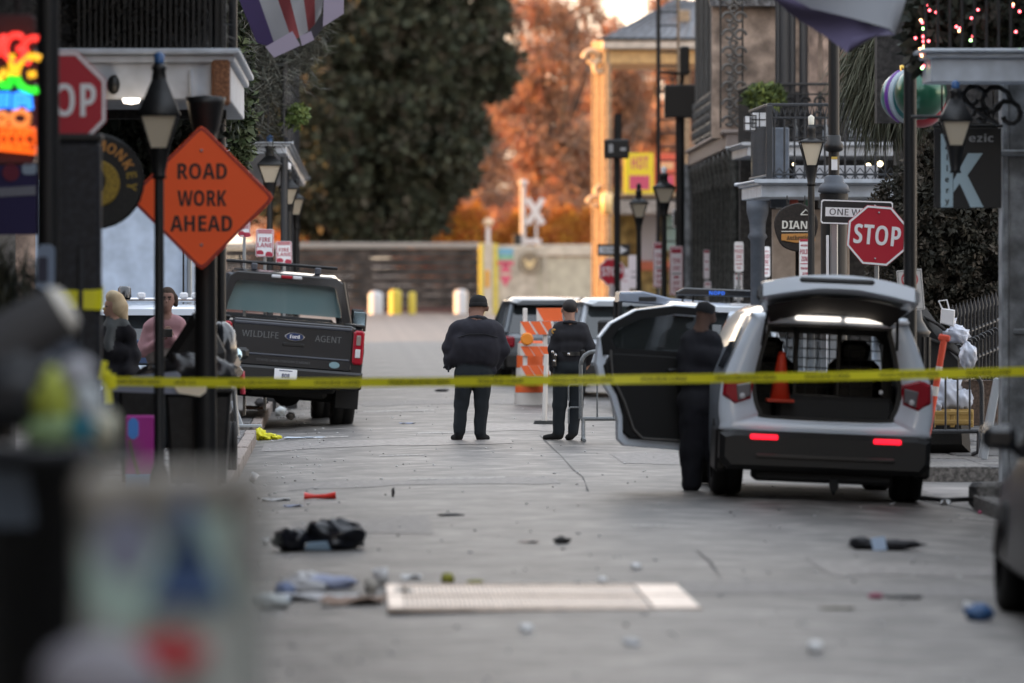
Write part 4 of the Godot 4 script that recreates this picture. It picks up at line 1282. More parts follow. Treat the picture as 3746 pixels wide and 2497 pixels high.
func far_tower() -> void:
	var s := 75.0
	var o := thing("corner_tower", "far corner building with sunlit pillar, metal roof and open upper porch", "building", px(1382, 765, s) * Vector3(1, 0, 1))
	var P := func(x: float, y: float) -> Vector3: return px(x, y, s) - o.position
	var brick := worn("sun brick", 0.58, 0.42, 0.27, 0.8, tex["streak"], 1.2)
	var h: float = P.call(0, 92).y
	var turn := Basis(Vector3.UP, 0.43)
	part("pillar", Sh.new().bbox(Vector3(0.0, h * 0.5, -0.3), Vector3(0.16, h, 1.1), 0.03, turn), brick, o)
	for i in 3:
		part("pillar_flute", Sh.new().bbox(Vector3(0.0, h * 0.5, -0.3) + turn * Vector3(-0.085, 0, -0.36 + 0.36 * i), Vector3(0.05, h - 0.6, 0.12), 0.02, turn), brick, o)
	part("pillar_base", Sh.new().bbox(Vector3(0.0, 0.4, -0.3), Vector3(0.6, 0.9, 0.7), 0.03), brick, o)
	var bk := Sh.new()
	scroll(bk, Vector3(-0.28, h - 0.55, -0.1), 0.28, 0.09, -1.0)
	scroll(bk, Vector3(-0.05, h - 0.85, -0.05), 0.26, 0.09, 1.0)
	scroll(bk, Vector3(-0.22, P.call(0, 465).y, -0.1), 0.22, 0.07, -1.0)
	scroll(bk, Vector3(-0.05, P.call(0, 440).y, -0.1), 0.2, 0.07, 1.0)
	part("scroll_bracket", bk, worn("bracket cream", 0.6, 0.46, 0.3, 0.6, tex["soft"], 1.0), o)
	part("downpipe", Sh.new().tube([P.call(1398, 150) + Vector3(0, 0, 0.1), P.call(1396, 760) + Vector3(0, 0, 0.1)], 0.06, 8), M["iron"], o)
	# cornice, soffit and the standing-seam roof
	var rw: float = (1640.0 - 1385.0) / s
	part("cornice", Sh.new().bbox(Vector3(rw * 0.5, P.call(0, 103).y, -2.5), Vector3(rw, 0.26, 6), 0.03), worn("cornice cream", 0.55, 0.50, 0.44, 0.6, tex["soft"], 0.6), o)
	part("soffit", Sh.new().bbox(Vector3(rw * 0.5, P.call(0, 131).y, -2.8), Vector3(rw - 0.1, 0.42, 6), 0.02), worn("soffit ochre", 0.55, 0.36, 0.16, 0.7, tex["soft"], 0.6), o)
	part("gutter", Sh.new().bbox(Vector3(rw * 0.5 - 0.1, P.call(0, 91).y, 0.52), Vector3(rw + 0.2, 0.08, 0.14), 0.02), M["iron"], o)
	var roof := Sh.new().flat()
	var y0: float = P.call(0, 90).y
	var y1: float = P.call(0, 18).y
	var c0 := Vector3(-0.05, y0, 0.5)
	var c1 := Vector3(rw, y0, 0.5)
	var t0 := Vector3((1560.0 - 1382.0) / s, y1 + 0.35, -3.0)
	roof.quad(c0, c1, Vector3(rw, y1 + 0.35, -3.0), t0)
	roof.tri(Vector3(-0.05, y0, -6.0), c0, t0)
	roof.quad(c0 + Vector3(0, -0.06, 0), t0 + Vector3(0, -0.06, 0), Vector3(rw, y1 + 0.29, -3.0), c1 + Vector3(0, -0.06, 0))
	part("roof", roof, M["metal roof"], o)
	for i in 13:
		var f := (i + 0.5) / 13.0
		part("roof_seam", Sh.new().tube([c0.lerp(c1, f) + Vector3(0, 0.03, 0), t0.lerp(Vector3(rw, y1 + 0.35, -3.0), f) + Vector3(0, 0.03, 0)], 0.03, 4), M["metal roof"], o)
	# lower gallery with a deck, posts and posters
	part("deck", Sh.new().bbox(P.call(1490, 475) + Vector3(0.2, 0, -2), Vector3(2.6, 0.45, 4), 0.03), M["coping pale"], o)
	part("deck_edge", Sh.new().bbox(P.call(1490, 448) + Vector3(0.2, 0, -2), Vector3(2.7, 0.12, 4.1), 0.03), brick, o)
	part("rear_wall", Sh.new().box(P.call(1500, 600) + Vector3(0.6, 0, -3.5), Vector3(3.4, 4.6, 0.3)), worn("wall olive", 0.30, 0.25, 0.10, 0.8, tex["cloud"], 0.3), o)
	part("shop_window", Sh.new().bbox(P.call(1500, 545) + Vector3(0, 0, -2.8), Vector3(0.7, 1.6, 0.1), 0.02), mat("poster blue", 0.28, 0.33, 0.40, 0.5), o)
	part("shop_window", Sh.new().bbox(P.call(1555, 530) + Vector3(0, 0, -2.8), Vector3(0.5, 1.2, 0.1), 0.02), mat("poster teal", 0.2, 0.34, 0.36, 0.5), o)
	part("awning", Sh.new().bbox(P.call(1510, 610) + Vector3(0.1, 0, -2.6), Vector3(1.6, 0.3, 0.5), 0.03), mat("awning red", 0.32, 0.10, 0.06, 0.7), o)
	part("side_column", Sh.new().bbox(P.call(1568, 380) + Vector3(0.1, 0, -1.2), Vector3(0.36, 9.6, 0.4), 0.03), brick, o)
	var lm := part("wall_lantern", Sh.new().lathe([Vector2(0.001, -0.32), Vector2(0.16, -0.3), Vector2(0.19, 0.25), Vector2(0.001, 0.36)], Transform3D(), 8), mat("lantern gold", 0.75, 0.55, 0.25, 0.3), o, P.call(1383, 466) + Vector3(0.12, 0, 0.2))
	# hand-painted boards on the gallery
	var yb := tag(part("yellow_board", Sh.new().bevel(oct(0.44, 0.60, 0.02), 0.05, 0.01), mat("board yellow", 0.72, 0.56, 0.02, 0.5), null, px(1467, 398, 78)), "yellow board with red letters hung on the tower's porch", "sign") as Node3D
	words(yb, "HOT", 0.36, 0.5, M["board red"], Vector3(0.02, 0.30, 0.03))
	part("red_block", Sh.new().bbox(Vector3(0.02, -0.27, 0.03), Vector3(0.6, 0.42, 0.02), 0.004), M["board red"], yb)
	var rb := tag(part("red_board", Sh.new().bevel(oct(0.30, 0.56, 0.02), 0.05, 0.01), mat("board orange red", 0.62, 0.10, 0.05, 0.5), null, px(1527, 396, 78)), "orange red board right of the yellow one on the porch", "sign") as Node3D
	part("pale_band", Sh.new().bbox(Vector3(0, 0.2, 0.03), Vector3(0.5, 0.2, 0.02), 0.004), mat("board peach", 0.7, 0.4, 0.2, 0.5), rb)
	part("dark_band", Sh.new().bbox(Vector3(0, -0.25, 0.03), Vector3(0.5, 0.3, 0.02), 0.004), M["board red"], rb)
	# scaffold ladder of dark tubes
	s = 100.0
	var l := thing("fire_ladder", "tall dark iron ladder with rungs standing before the tower", "ladder", Vector3((1512.0 - 800.0) / s, -0.1, -F / s))
	part("upright", Sh.new().tube([Vector3.ZERO, Vector3(0, 9.2, 0)], 0.05, 8), M["iron"], l)
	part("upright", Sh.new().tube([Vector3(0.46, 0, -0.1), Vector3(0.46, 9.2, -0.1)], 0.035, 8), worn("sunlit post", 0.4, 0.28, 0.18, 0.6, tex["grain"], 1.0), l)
	for i in 27:
		part("rung", Sh.new().tube([Vector3(0, 0.9 + i * 0.31, 0), Vector3(0.46, 0.9 + i * 0.31, -0.1)], 0.02, 6), M["iron"], l)

func octagon(r: float) -> PackedVector2Array:
	var p := PackedVector2Array()
	for i in 8:
		var a := TAU * (i + 0.5) / 8.0
		p.append(Vector2(cos(a), sin(a)) * r)
	return p

func stop_sign(label: String, x: float, y: float, size: float, s: float, tilt: float, yaw := 0.0, post := true) -> Node3D:
	var o := thing("stop_sign", label, "sign", px(x, y, s) * Vector3(1, 0, 1) + Vector3(0, -0.1, 0), 0.0, "stop signs")
	var h := EYE + (600.0 - y) / s + 0.1
	var r := size / s * 0.5 / cos(PI / 8)
	var f := Node3D.new()
	put(f, "face", o)
	f.position = Vector3(0, h, 0.05)
	f.rotation = Vector3(0, yaw, tilt)
	part("plate", Sh.new().bevel(octagon(r), 0.012, 0.003), M["sign red"], f)
	part("border", Sh.new().ring(octagon(r * 0.985), octagon(r * 0.92), 0.004), M["sign white"], f, Vector3(0, 0, 0.009))
	words(f, "STOP", r * 0.60, r * 1.46, M["sign white"], Vector3(0, 0, 0.009), Basis(), sans_bold)
	for e in [-1, 1]:
		part("bolt", Sh.new().ball(Vector3(0, e * r * 0.72, 0.009), Vector3.ONE * 0.012, Basis(), 8), M["steel"], f)
	if post:
		part("post", Sh.new().bbox(Vector3(0, h * 0.5 + 0.1, 0), Vector3(0.05, h + 0.4, 0.05), 0.008), M["steel"], o)
	return o

# a small plate of rules on a post; rows: [text, centre (0 top..1), capital height share, width share, material]
func rule_sign(label: String, x0: float, y0: float, x1: float, y1: float, s: float, rows: Array, border: Material, group := "parking rule signs", tilt := 0.0, post_ := true, face: Material = null) -> Node3D:
	var cx := (x0 + x1) * 0.5
	var o := thing("parking_sign", label, "sign", px(cx, 0, s) * Vector3(1, 0, 1) + Vector3(0, -0.1, 0), 0.0, group)
	var w := (x1 - x0) / s * 0.5
	var h := (y1 - y0) / s * 0.5
	var f := Node3D.new()
	put(f, "face", o)
	f.position = Vector3(0, EYE + (600.0 - (y0 + y1) * 0.5) / s + 0.1, 0.04)
	f.rotation.z = tilt
	part("plate", Sh.new().bevel(oct(w, h, 0.02), 0.01, 0.002), face if face else M["sign white"], f)
	if border:
		part("border", Sh.new().ring(oct(w * 0.94, h * 0.97, 0.018), oct(w * 0.86, h * 0.93, 0.016), 0.003), border, f, Vector3(0, 0, 0.0065))
	for r in rows:
		var y: float = h - r[1] * 2.0 * h
		if r[0] == "":
			part("bar", Sh.new().bbox(Vector3(0, y, 0.0065), Vector3(w * 2.0 * r[3], h * 2.0 * r[2], 0.003), 0.001), r[4], f)
		else:
			words(f, r[0], h * 2.0 * r[2], w * 2.0 * r[3], r[4], Vector3(0, y, 0.0065))
	if post_:
		part("post", Sh.new().bbox(Vector3(0, f.position.y * 0.5, 0), Vector3(0.045, f.position.y + 0.3, 0.04), 0.006), M["steel"], o)
	return o

func signs() -> void:
	var W: Material = M["sign white"]
	var K: Material = M["print black"]
	var R: Material = M["print red"]
	# red stop sign at the near left, half hidden by the lamp post
	stop_sign("large blurred red stop sign half hidden by the thick black pole at left", 131, 232, 228, 302, 0.0)
	stop_sign("tilted red stop sign in front of the one way plate, right of centre", 2013, 541, 136, 203, -0.085, 0.0)
	stop_sign("small far red stop sign crossed by a black signal pole", 1405, 624, 62, 100, 0.0, 0.25)
	stop_sign("far red stop sign half behind the white plates by the dark columns", 1589, 566, 62, 104, 0.0, 0.9)
	# ONE WAY plate
	var s := 200.0
	var o := thing("one_way_sign", "black and white one way sign behind the tilted stop sign", "sign", px(1917, 0, s) * Vector3(1, 0, 1) + Vector3(0, -0.1, -0.1))
	var f := Node3D.new()
	put(f, "face", o)
	f.position = px(1968, 488, s) - o.position + Vector3(0, 0, -0.04)
	f.rotation.z = -0.033
	var w := 83.0 / s
	part("plate", Sh.new().bevel(oct(w, 28.0 / s, 0.02), 0.012, 0.003), M["sign black"], f)
	part("border", Sh.new().ring(oct(w * 0.995, 27.6 / s, 0.02), oct(w * 0.965, 24.6 / s, 0.018), 0.004), W, f, Vector3(0, 0, 0.008))
	part("arrow", Sh.new().prism(PackedVector2Array([Vector2(-0.36, -0.052), Vector2(0.2, -0.052), Vector2(0.2, -0.1), Vector2(0.37, 0.0), Vector2(0.2, 0.1), Vector2(0.2, 0.052), Vector2(-0.36, 0.052)]), 0.004, Transform3D(Basis(), Vector3(0, 0, 0.008))), W, f)
	words(f, "ONE WAY", 0.072, 0.48, K, Vector3(-0.075, 0.0, 0.0115), Basis(), sans)
	part("post", Sh.new().bbox(Vector3(0, 1.45, 0), Vector3(0.085, 2.9, 0.06), 0.012), M["steel"], o)
	part("post_strip", Sh.new().bbox(Vector3(-0.075, 1.3, 0.0), Vector3(0.03, 2.6, 0.04), 0.006), M["sign white"], o)
	for y in [1.1, 1.75]:
		part("clamp", Sh.new().bbox(Vector3(0.02, y, 0.04), Vector3(0.15, 0.04, 0.03), 0.006), M["steel"], o)
	# far one way plates
	o = thing("one_way_sign", "one way plate with white left arrow against the dark columns", "sign", px(1575, 500, 108) * Vector3(1, 0, 1) + Vector3(0, -0.1, 0))
	f = part("plate", Sh.new().bevel(oct(0.28, 0.19, 0.01), 0.012, 0.003), M["sign black"], o, px(1575, 501, 108) - o.position)
	part("arrow", Sh.new().prism(PackedVector2Array([Vector2(-0.22, 0), Vector2(0.04, -0.14), Vector2(0.04, -0.07), Vector2(0.24, -0.07), Vector2(0.24, 0.07), Vector2(0.04, 0.07), Vector2(0.04, 0.14)]), 0.004, Transform3D(Basis(), Vector3(0, 0, 0.008))), W, f)
	part("border", Sh.new().ring(oct(0.278, 0.188, 0.01), oct(0.262, 0.172, 0.01), 0.004), W, f, Vector3(0, 0, 0.008))
	o = thing("one_way_sign", "one way plate with white right arrow before the sunlit pillar", "sign", px(1411, 500, 104) * Vector3(1, 0, 1) + Vector3(0, -0.1, 0.1))
	f = part("plate", Sh.new().bevel(oct(0.36, 0.13, 0.01), 0.012, 0.003), M["iron grey"], o, px(1409, 574, 104) - o.position)
	part("arrow", Sh.new().prism(PackedVector2Array([Vector2(-0.32, -0.07), Vector2(0.12, -0.07), Vector2(0.12, -0.11), Vector2(0.31, 0.0), Vector2(0.12, 0.11), Vector2(0.12, 0.07), Vector2(-0.32, 0.07)]), 0.004, Transform3D(Basis(), Vector3(0, 0, 0.008))), W, f)
	words(f, "ONE WAY", 0.07, 0.3, K, Vector3(-0.1, 0, 0.012))
	# reserved police zone plates
	var pz := [["RESERVED", 0.16, 0.045, 0.72, R], ["POLICE", 0.32, 0.12, 0.86, R], ["ZONE", 0.50, 0.12, 0.62, R], ["", 0.62, 0.022, 0.8, R], ["TOW-AWAY", 0.74, 0.06, 0.76, R], ["24 HR", 0.87, 0.07, 0.45, R]]
	rule_sign("white and red police zone plate over an any time plate by the dark columns", 1686, 555, 1707, 624, 137, pz, null)
	rule_sign("any time plate directly below the leftmost police zone plate", 1685, 626, 1706, 690, 136.8, [["", 0.06, 0.03, 0.7, R], ["", 0.2, 0.1, 0.5, R], ["ANY", 0.55, 0.17, 0.62, K], ["TIME", 0.82, 0.17, 0.7, K]], K)
	rule_sign("lower left of the paired police zone plates before the slate column", 1729, 571, 1748, 642, 146, pz, null)
	rule_sign("upper right of the paired police zone plates before the slate column", 1748, 566, 1768, 636, 147, pz, null)
	rule_sign("police zone plate with red header below the carved shop sign", 1835, 549, 1862, 640, 172, [["", 0.03, 0.06, 0.9, R]] + pz, null)
	# tow-away plates further along
	var tow := [["", 0.1, 0.09, 0.75, R], ["TOW", 0.30, 0.10, 0.6, R], ["ZONE", 0.45, 0.09, 0.55, R], ["", 0.56, 0.02, 0.7, K], ["", 0.63, 0.05, 0.4, R], ["ANY", 0.75, 0.09, 0.55, R], ["TIME", 0.88, 0.09, 0.6, R]]
	var pinkish := mat("sign faded", 0.88, 0.80, 0.83, 0.6)
	rule_sign("tall faded plate over the utility cart roof, left of two on black posts", 1500, 556, 1527, 660, 112, tow, R, "parking rule signs", 0.0, true, pinkish)
	rule_sign("tall faded plate just right of the leftmost tall plate, facing squarely", 1538, 565, 1568, 678, 116, tow, R, "parking rule signs", 0.0, true, pinkish)
	rule_sign("narrow faded plate in front of the half hidden far stop sign", 1583, 546, 1604, 604, 106, [["", 0.15, 0.15, 0.5, R], ["", 0.45, 0.05, 0.7, R], ["", 0.7, 0.05, 0.6, R]], R, "parking rule signs", 0.0, true, pinkish)
	rule_sign("narrow plate below the half hidden far stop sign", 1586, 606, 1606, 668, 107, [["", 0.1, 0.14, 0.6, R], ["", 0.5, 0.04, 0.6, K], ["", 0.72, 0.05, 0.5, R]], R, "parking rule signs", 0.0, true, pinkish)
	rule_sign("slim plate with red top at the foot of the dark columns", 1615, 573, 1630, 642, 121, [["", 0.06, 0.09, 0.8, R], ["", 0.4, 0.04, 0.5, R], ["", 0.66, 0.04, 0.5, R]], K, "parking rule signs", 0.0, true, pinkish)
	rule_sign("small plate under the slim red topped one by the dark columns", 1616, 645, 1634, 680, 121.5, [["", 0.2, 0.1, 0.6, R], ["", 0.6, 0.08, 0.6, R]], K, "parking rule signs", 0.0, true, pinkish)
	rule_sign("blank lilac plate overlapping the far stop sign's right edge, highest", 1443, 586, 1467, 662, 98, [["", 0.5, 0.02, 0.5, K], ["", 0.66, 0.03, 0.5, K]], null, "parking rule signs", 0.0, true, pinkish)
	rule_sign("blank lilac plate below the far stop sign, middle of three", 1425, 615, 1446, 675, 97, [["", 0.3, 0.03, 0.5, R], ["", 0.5, 0.03, 0.5, R]], null, "parking rule signs", 0.0, true, pinkish)
	rule_sign("blank lilac plate below the far stop sign, lowest of three", 1400, 640, 1424, 690, 96, [["", 0.3, 0.03, 0.5, R], ["", 0.6, 0.03, 0.5, R]], null, "parking rule signs", 0.0, true, pinkish)
	# fire lane plates on the left
	var fl := [["", 0.10, 0.13, 0.78, mat("print rose", 0.48, 0.2, 0.22, 0.6)], ["FIRE", 0.38, 0.15, 0.62, R], ["LANE", 0.58, 0.15, 0.8, R], ["", 0.84, 0.10, 0.78, R]]
	for k in [["nearer fire lane plate just above the pickup roof, left of centre", 588, 526, 629, 590, 160, -0.02], ["farther faded fire lane plate above the pickup's right roof corner", 634, 554, 671, 606, 152, 0.02], ["fire lane plate mostly hidden behind the orange diamond", 548, 488, 575, 545, 163, 0.0]]:
		var sg := rule_sign(k[0], k[1], k[2], k[3], k[4], k[5], fl.slice(0, 3), R, "fire lane signs", k[6])
		var face := sg.get_node("face") as Node3D
		var hw: float = 0.5 * (k[3] - k[1]) / k[5]
		var hh: float = 0.5 * (k[4] - k[2]) / k[5]
		for e in [-1, 1]:
			part("tow_car_mark", Sh.new().bevel(PackedVector2Array([Vector2(-0.05, -0.025), Vector2(0.05, -0.025), Vector2(0.05, 0.01), Vector2(0.02, 0.035), Vector2(-0.03, 0.035), Vector2(-0.05, 0.01)]), 0.004, 0.001), R, face, Vector3(e * hw * 0.5, -hh * 0.74 + e * -0.01, 0.008))
	# tilted no-parking board
	s = 214.0
	o = thing("no_parking_sign", "white tilted no parking board on the black bin by the raised tailgate", "sign", px(2090, 0, s) * Vector3(1, 0, 1) + Vector3(0, -0.1, 0))
	f = Node3D.new()
	put(f, "face", o)
	f.position = px(2090, 666, s) - o.position + Vector3(0, 0, 0.05)
	f.rotation.z = 0.085
	part("plate", Sh.new().bevel(oct(29.0 / s, 47.0 / s, 0.006), 0.012, 0.003), mat("sign cream", 0.62, 0.60, 0.58, 0.6), f)
	part("border", Sh.new().ring(oct(26.5 / s, 44.5 / s, 0.004), oct(25.6 / s, 43.6 / s, 0.004), 0.003), M["iron grey"], f, Vector3(0, 0, 0.0075))
	part("red_ring", Sh.new().ring(circle(19.5 / s, 24), circle(16.0 / s, 24), 0.003), mat("ring red", 0.5, 0.07, 0.08, 0.5), f, Vector3(0, 0.115, 0.0075))
	words(f, "P", 0.09, 0, K, Vector3(0, 0.115, 0.0075))
	part("red_slash", Sh.new().bbox(Vector3(0, 0.115, 0.0105), Vector3(0.16, 0.014, 0.003), 0.001, Basis(Vector3.BACK, -PI / 4)), M["ring red"], f)
	for i in 5:
		part("text_line", Sh.new().bbox(Vector3(0.0, 0.0 - i * 0.032, 0.0075), Vector3(0.18 - 0.02 * (i % 2), 0.009, 0.002), 0.0005), mat("print pale grey", 0.42, 0.42, 0.42, 0.6), f)
	part("red_line", Sh.new().bbox(Vector3(0, -0.175, 0.0075), Vector3(0.1, 0.008, 0.002), 0.0005), M["ring red"], f)
	part("post", Sh.new().bbox(Vector3(0.0, 0.8, 0), Vector3(0.05, 1.8, 0.05), 0.008), M["iron"], o)
	# carved round shop sign
	s = 170.0
	o = thing("shop_sign", "round dark brown carved shop sign with brushed white letters and amber ribbon", "sign", px(1828, 522, s))
	var rim := PackedVector2Array()
	for i in 28:
		var a := TAU * i / 28.0
		rim.append(Vector2(cos(a) * 0.295 * (1.0 + 0.05 * sin(a * 3.0)), sin(a) * 0.33 * (1.0 + 0.03 * cos(a * 5.0))))
	part("board", Sh.new().bevel(rim, 0.06, 0.015), worn("carved brown", 0.028, 0.018, 0.013, 0.7, tex["streak"], 2.0), o)
	var brush := mat("brush white", 0.68, 0.66, 0.60, 0.6)
	words(o, "DIANE", 0.105, 0.42, brush, Vector3(0.02, 0.03, 0.034), Basis(Vector3.BACK, -0.02), sans_bold)
	part("underline", Sh.new().bbox(Vector3(0.02, -0.055, 0.034), Vector3(0.44, 0.012, 0.006), 0.002), brush, o)
	part("ribbon", Sh.new().bevel(PackedVector2Array([Vector2(-0.2, -0.09), Vector2(0.24, -0.08), Vector2(0.26, -0.185), Vector2(0.0, -0.21), Vector2(-0.2, -0.175)]), 0.02, 0.004), mat("ribbon amber", 0.46, 0.21, 0.05, 0.6), o, Vector3(0, 0, 0.035))
	words(o, "Authentic", 0.055, 0.3, K, Vector3(0.02, -0.14, 0.048), Basis(Vector3.BACK, 0.02), serif_bold)
	part("motif", Sh.new().tube([Vector3(0.06, 0.17, 0.035), Vector3(0.13, 0.24, 0.035), Vector3(0.2, 0.17, 0.035), Vector3(0.06, 0.17, 0.035)], 0.008, 5), brush, o)
	for x in [-0.12, 0.12]:
		part("chain", Sh.new().tube([Vector3(x, 0.3, 0), Vector3(x, 0.43, 0)], 0.008, 5), M["iron"], o)
	# gallery K sign
	s = 236.0
	o = thing("gallery_sign", "tall black gallery sign with a huge pale blue letter K", "sign", px(2222, 386, s))
	var hw := 77.0 / s
	var hh := 92.0 / s
	part("board", Sh.new().bevel(oct(hw, hh, 0.005), 0.05, 0.006), M["sign black"], o)
	var kb := mat("sign pale blue", 0.48, 0.62, 0.68, 0.6)
	var U := func(x: float, y: float) -> Vector2: return Vector2((x - 2222.0) / s, (386.0 - y) / s)
	part("letter_stem", Sh.new().bevel(PackedVector2Array([U.call(2160, 476), U.call(2188, 476), U.call(2188, 308), U.call(2160, 308)]), 0.016, 0.004), kb, o, Vector3(0, 0, 0.03))
	part("letter_arm", Sh.new().bevel(PackedVector2Array([U.call(2189, 442), U.call(2189, 414), U.call(2222, 352), U.call(2256, 352), U.call(2221, 403), U.call(2258, 476), U.call(2228, 476), U.call(2203, 421)]), 0.016, 0.003), kb, o, Vector3(0, 0, 0.031))
	words(o, "ezic", 0.075, 0.24, mat("letter grey", 0.4, 0.41, 0.42, 0.5), Vector3(0.13, 0.29, 0.028), Basis(), sans_bold)
	var v := "allery"
	for i in 6:
		words(o, v[i], 0.055, 0, K, Vector3((2174.0 - 2222.0) / s, (386.0 - (337.0 + i * 25.0)) / s, 0.04))
	part("hanger", Sh.new().bbox(Vector3(0, hh + 0.02, 0), Vector3(hw * 2.1, 0.03, 0.04), 0.006), M["iron"], o)
	for x in [-0.25, 0.25]:
		part("chain", Sh.new().tube([Vector3(x, hh, 0), Vector3(x, hh + 0.5, 0)], 0.01, 5), M["iron"], o)
	# orange road work diamond
	s = 258.0
	o = thing("road_work_sign", "fluorescent orange road work ahead diamond on a black pole", "sign", px(463, 454, s))
	var d := 168.0 / s
	var rd := func(k: float, c: float) -> PackedVector2Array:
		var p := PackedVector2Array()
		for i in 4:
			var a := PI * 0.5 * i
			var n := Vector2(cos(a), sin(a)) * k
			var t := Vector2(-sin(a), cos(a))
			for j in 3:
				p.append(n - n.normalized() * c * [1.0, 0.35, 1.0][j] + t * c * [-1.0, 0.0, 1.0][j])
		return p
	var og := mat("sign orange", 1.0, 0.11, 0.014, 0.5)
	og.emission_enabled = false
	part("plate", Sh.new().bevel(rd.call(d, 0.04), 0.012, 0.003), og, o)
	part("border", Sh.new().ring(rd.call(d * 0.985, 0.04), rd.call(d * 0.945, 0.036), 0.004), mat("border dark red", 0.24, 0.015, 0.02, 0.5), o, Vector3(0, 0, 0.008))
	words(o, "ROAD", 0.135, 113.0 / s, K, Vector3(0.005, 60.0 / s, 0.009))
	words(o, "WORK", 0.135, 112.0 / s, K, Vector3(0.005, -2.0 / s, 0.009))
	words(o, "AHEAD", 0.135, 142.0 / s, K, Vector3(0.005, -60.0 / s, 0.009))
	for e in [-1, 1]:
		part("bolt", Sh.new().ball(Vector3(0, e * 0.42, 0.008), Vector3.ONE * 0.014, Basis(), 8), M["steel"], o)
	# round black bar sign with a yellow disc
	s = 272.0
	o = thing("bar_sign", "round black hanging sign with yellow disc and amber letters, behind the dark pillar", "sign", px(222, 416, s))
	part("board", Sh.new().bevel(circle(0.405, 32), 0.07, 0.02), worn("sign sooty", 0.012, 0.012, 0.012, 0.6, tex["grain"], 1.0), o)
	part("disc", Sh.new().bevel(circle(0.20, 26), 0.03, 0.008), worn("disc yellow", 0.50, 0.33, 0.035, 0.6, tex["grain"], 1.5), o, Vector3(0.0, -0.02, 0.04))
	part("motif", Sh.new().bevel(circle(0.13, 20, 0.85), 0.02, 0.005), M["sign sooty"], o, Vector3(-0.03, 0.0, 0.06))
	var am := mat("letter amber", 0.52, 0.23, 0.05, 0.6)
	var t2 := "MONKEY"
	for i in 6:
		var a := 1.45 - i * 0.32
		words(o, t2[i], 0.085, 0, am if i < 4 else M["disc yellow"], Vector3(cos(a) * 0.30, sin(a) * 0.30, 0.037), Basis(Vector3.BACK, a - PI * 0.5))
	part("hanger", Sh.new().tube([Vector3(0, 0.4, 0), Vector3(0, 0.75, 0)], 0.014, 6), M["iron"], o)
	# neon sign at the left edge
	s = 332.0
	o = thing("neon_sign", "glowing many coloured neon sign at the left edge beside the black pole", "sign", px(8, 205, s))
	part("backing", Sh.new().bevel(oct(0.225, 0.52, 0.03), 0.06, 0.01), mat("neon backing", 0.03, 0.012, 0.012, 0.6), o)
	var nm := [glow("neon red", 1.0, 0.04, 0.03, 0.55), glow("neon yellow", 1.0, 0.50, 0.02, 0.42), glow("neon green", 0.03, 1.0, 0.03, 0.38), glow("neon blue", 0.03, 0.25, 1.0, 0.6), glow("neon orange", 1.0, 0.30, 0.06, 0.3), glow("neon hot", 1.0, 0.13, 0.01, 0.45)]
	var V := func(x: float, y: float) -> Vector3: return Vector3((x - 8.0) / s, (205.0 - y) / s, 0.06)
	var curve := func(c: Vector3, r: Vector2, a0: float, a1: float) -> Array:
		var p := []
		for i in 12:
			var a := deg_to_rad(lerpf(a0, a1, i / 11.0))
			p.append(c + Vector3(cos(a) * r.x, sin(a) * r.y, 0))
		return p
	part("red_tube", Sh.new().tube([V.call(-8, 130), V.call(2, 90), V.call(8, 80), V.call(12, 130)], 0.022, 8), nm[0], o)
	part("red_tube", Sh.new().tube(curve.call(V.call(38, 112), Vector2(0.075, 0.095), 50, 350) + [V.call(40, 112)], 0.022, 8), nm[0], o)
	part("red_tube", Sh.new().tube(curve.call(V.call(80, 118), Vector2(0.08, 0.09), 70, 250), 0.022, 8), nm[0], o)
	part("yellow_tube", Sh.new().tube([V.call(-6, 190), V.call(14, 162), V.call(16, 175)], 0.024, 8), nm[1], o)
	part("yellow_tube", Sh.new().tube([V.call(28, 125), V.call(29, 172)], 0.024, 8), nm[1], o)
	part("yellow_tube", Sh.new().tube(curve.call(V.call(76, 170), Vector2(0.11, 0.12), 60, 185), 0.024, 8), nm[1], o)
	part("yellow_tube", Sh.new().tube([V.call(84, 170), V.call(66, 173)], 0.022, 8), nm[1], o)
	part("green_tube", Sh.new().tube([V.call(-8, 176), V.call(8, 198), V.call(20, 200), V.call(29, 174)], 0.024, 8), nm[2], o)
	part("green_tube", Sh.new().tube(curve.call(V.call(76, 172), Vector2(0.11, 0.11), 188, 290), 0.024, 8), nm[2], o)
	for k in [[[0, 212], [-2, 250]], [[18, 212], [16, 248]], [[38, 214], [36, 252]], [[40, 216], [60, 222], [58, 236], [40, 236]], [[66, 220], [70, 252]]]:
		var a := []
		for p in k:
			a.append(V.call(p[0], p[1]))
		part("blue_tube", Sh.new().tube(a, 0.024, 8), nm[3], o)
	part("orange_tube", Sh.new().tube(curve.call(V.call(5, 272), Vector2(0.035, 0.035), 0, 350), 0.02, 8), nm[4], o)
	part("orange_tube", Sh.new().tube(curve.call(V.call(48, 272), Vector2(0.06, 0.05), 0, 350), 0.02, 8), nm[4], o)
	part("hot_tube", Sh.new().tube([V.call(-10, 290), V.call(80, 298), V.call(82, 350), V.call(-10, 340)], 0.016, 8), nm[5], o)
	for k in [8, 26, 46, 64]:
		part("hot_tube", Sh.new().tube(curve.call(V.call(k, 320), Vector2(0.020, 0.056), 20, 340), 0.012, 8), nm[5], o)
	for k in [[40, 110, 0.9, 1.0, 0.2, 0.1], [40, 230, 0.5, 0.2, 0.4, 1.0], [40, 320, 1.2, 1.0, 0.3, 0.1]]:
		var l := OmniLight3D.new()
		l.light_energy = 0.015 * k[2]
		l.light_color = Color(k[3], k[4], k[5])
		l.omni_range = 5.0
		l.omni_attenuation = 2.0
		l.light_size = 0.2
		l.shadow_enabled = true
		put(l, "neon_glow", o)
		l.position = V.call(k[0], k[1]) + Vector3(0, 0, 0.3)
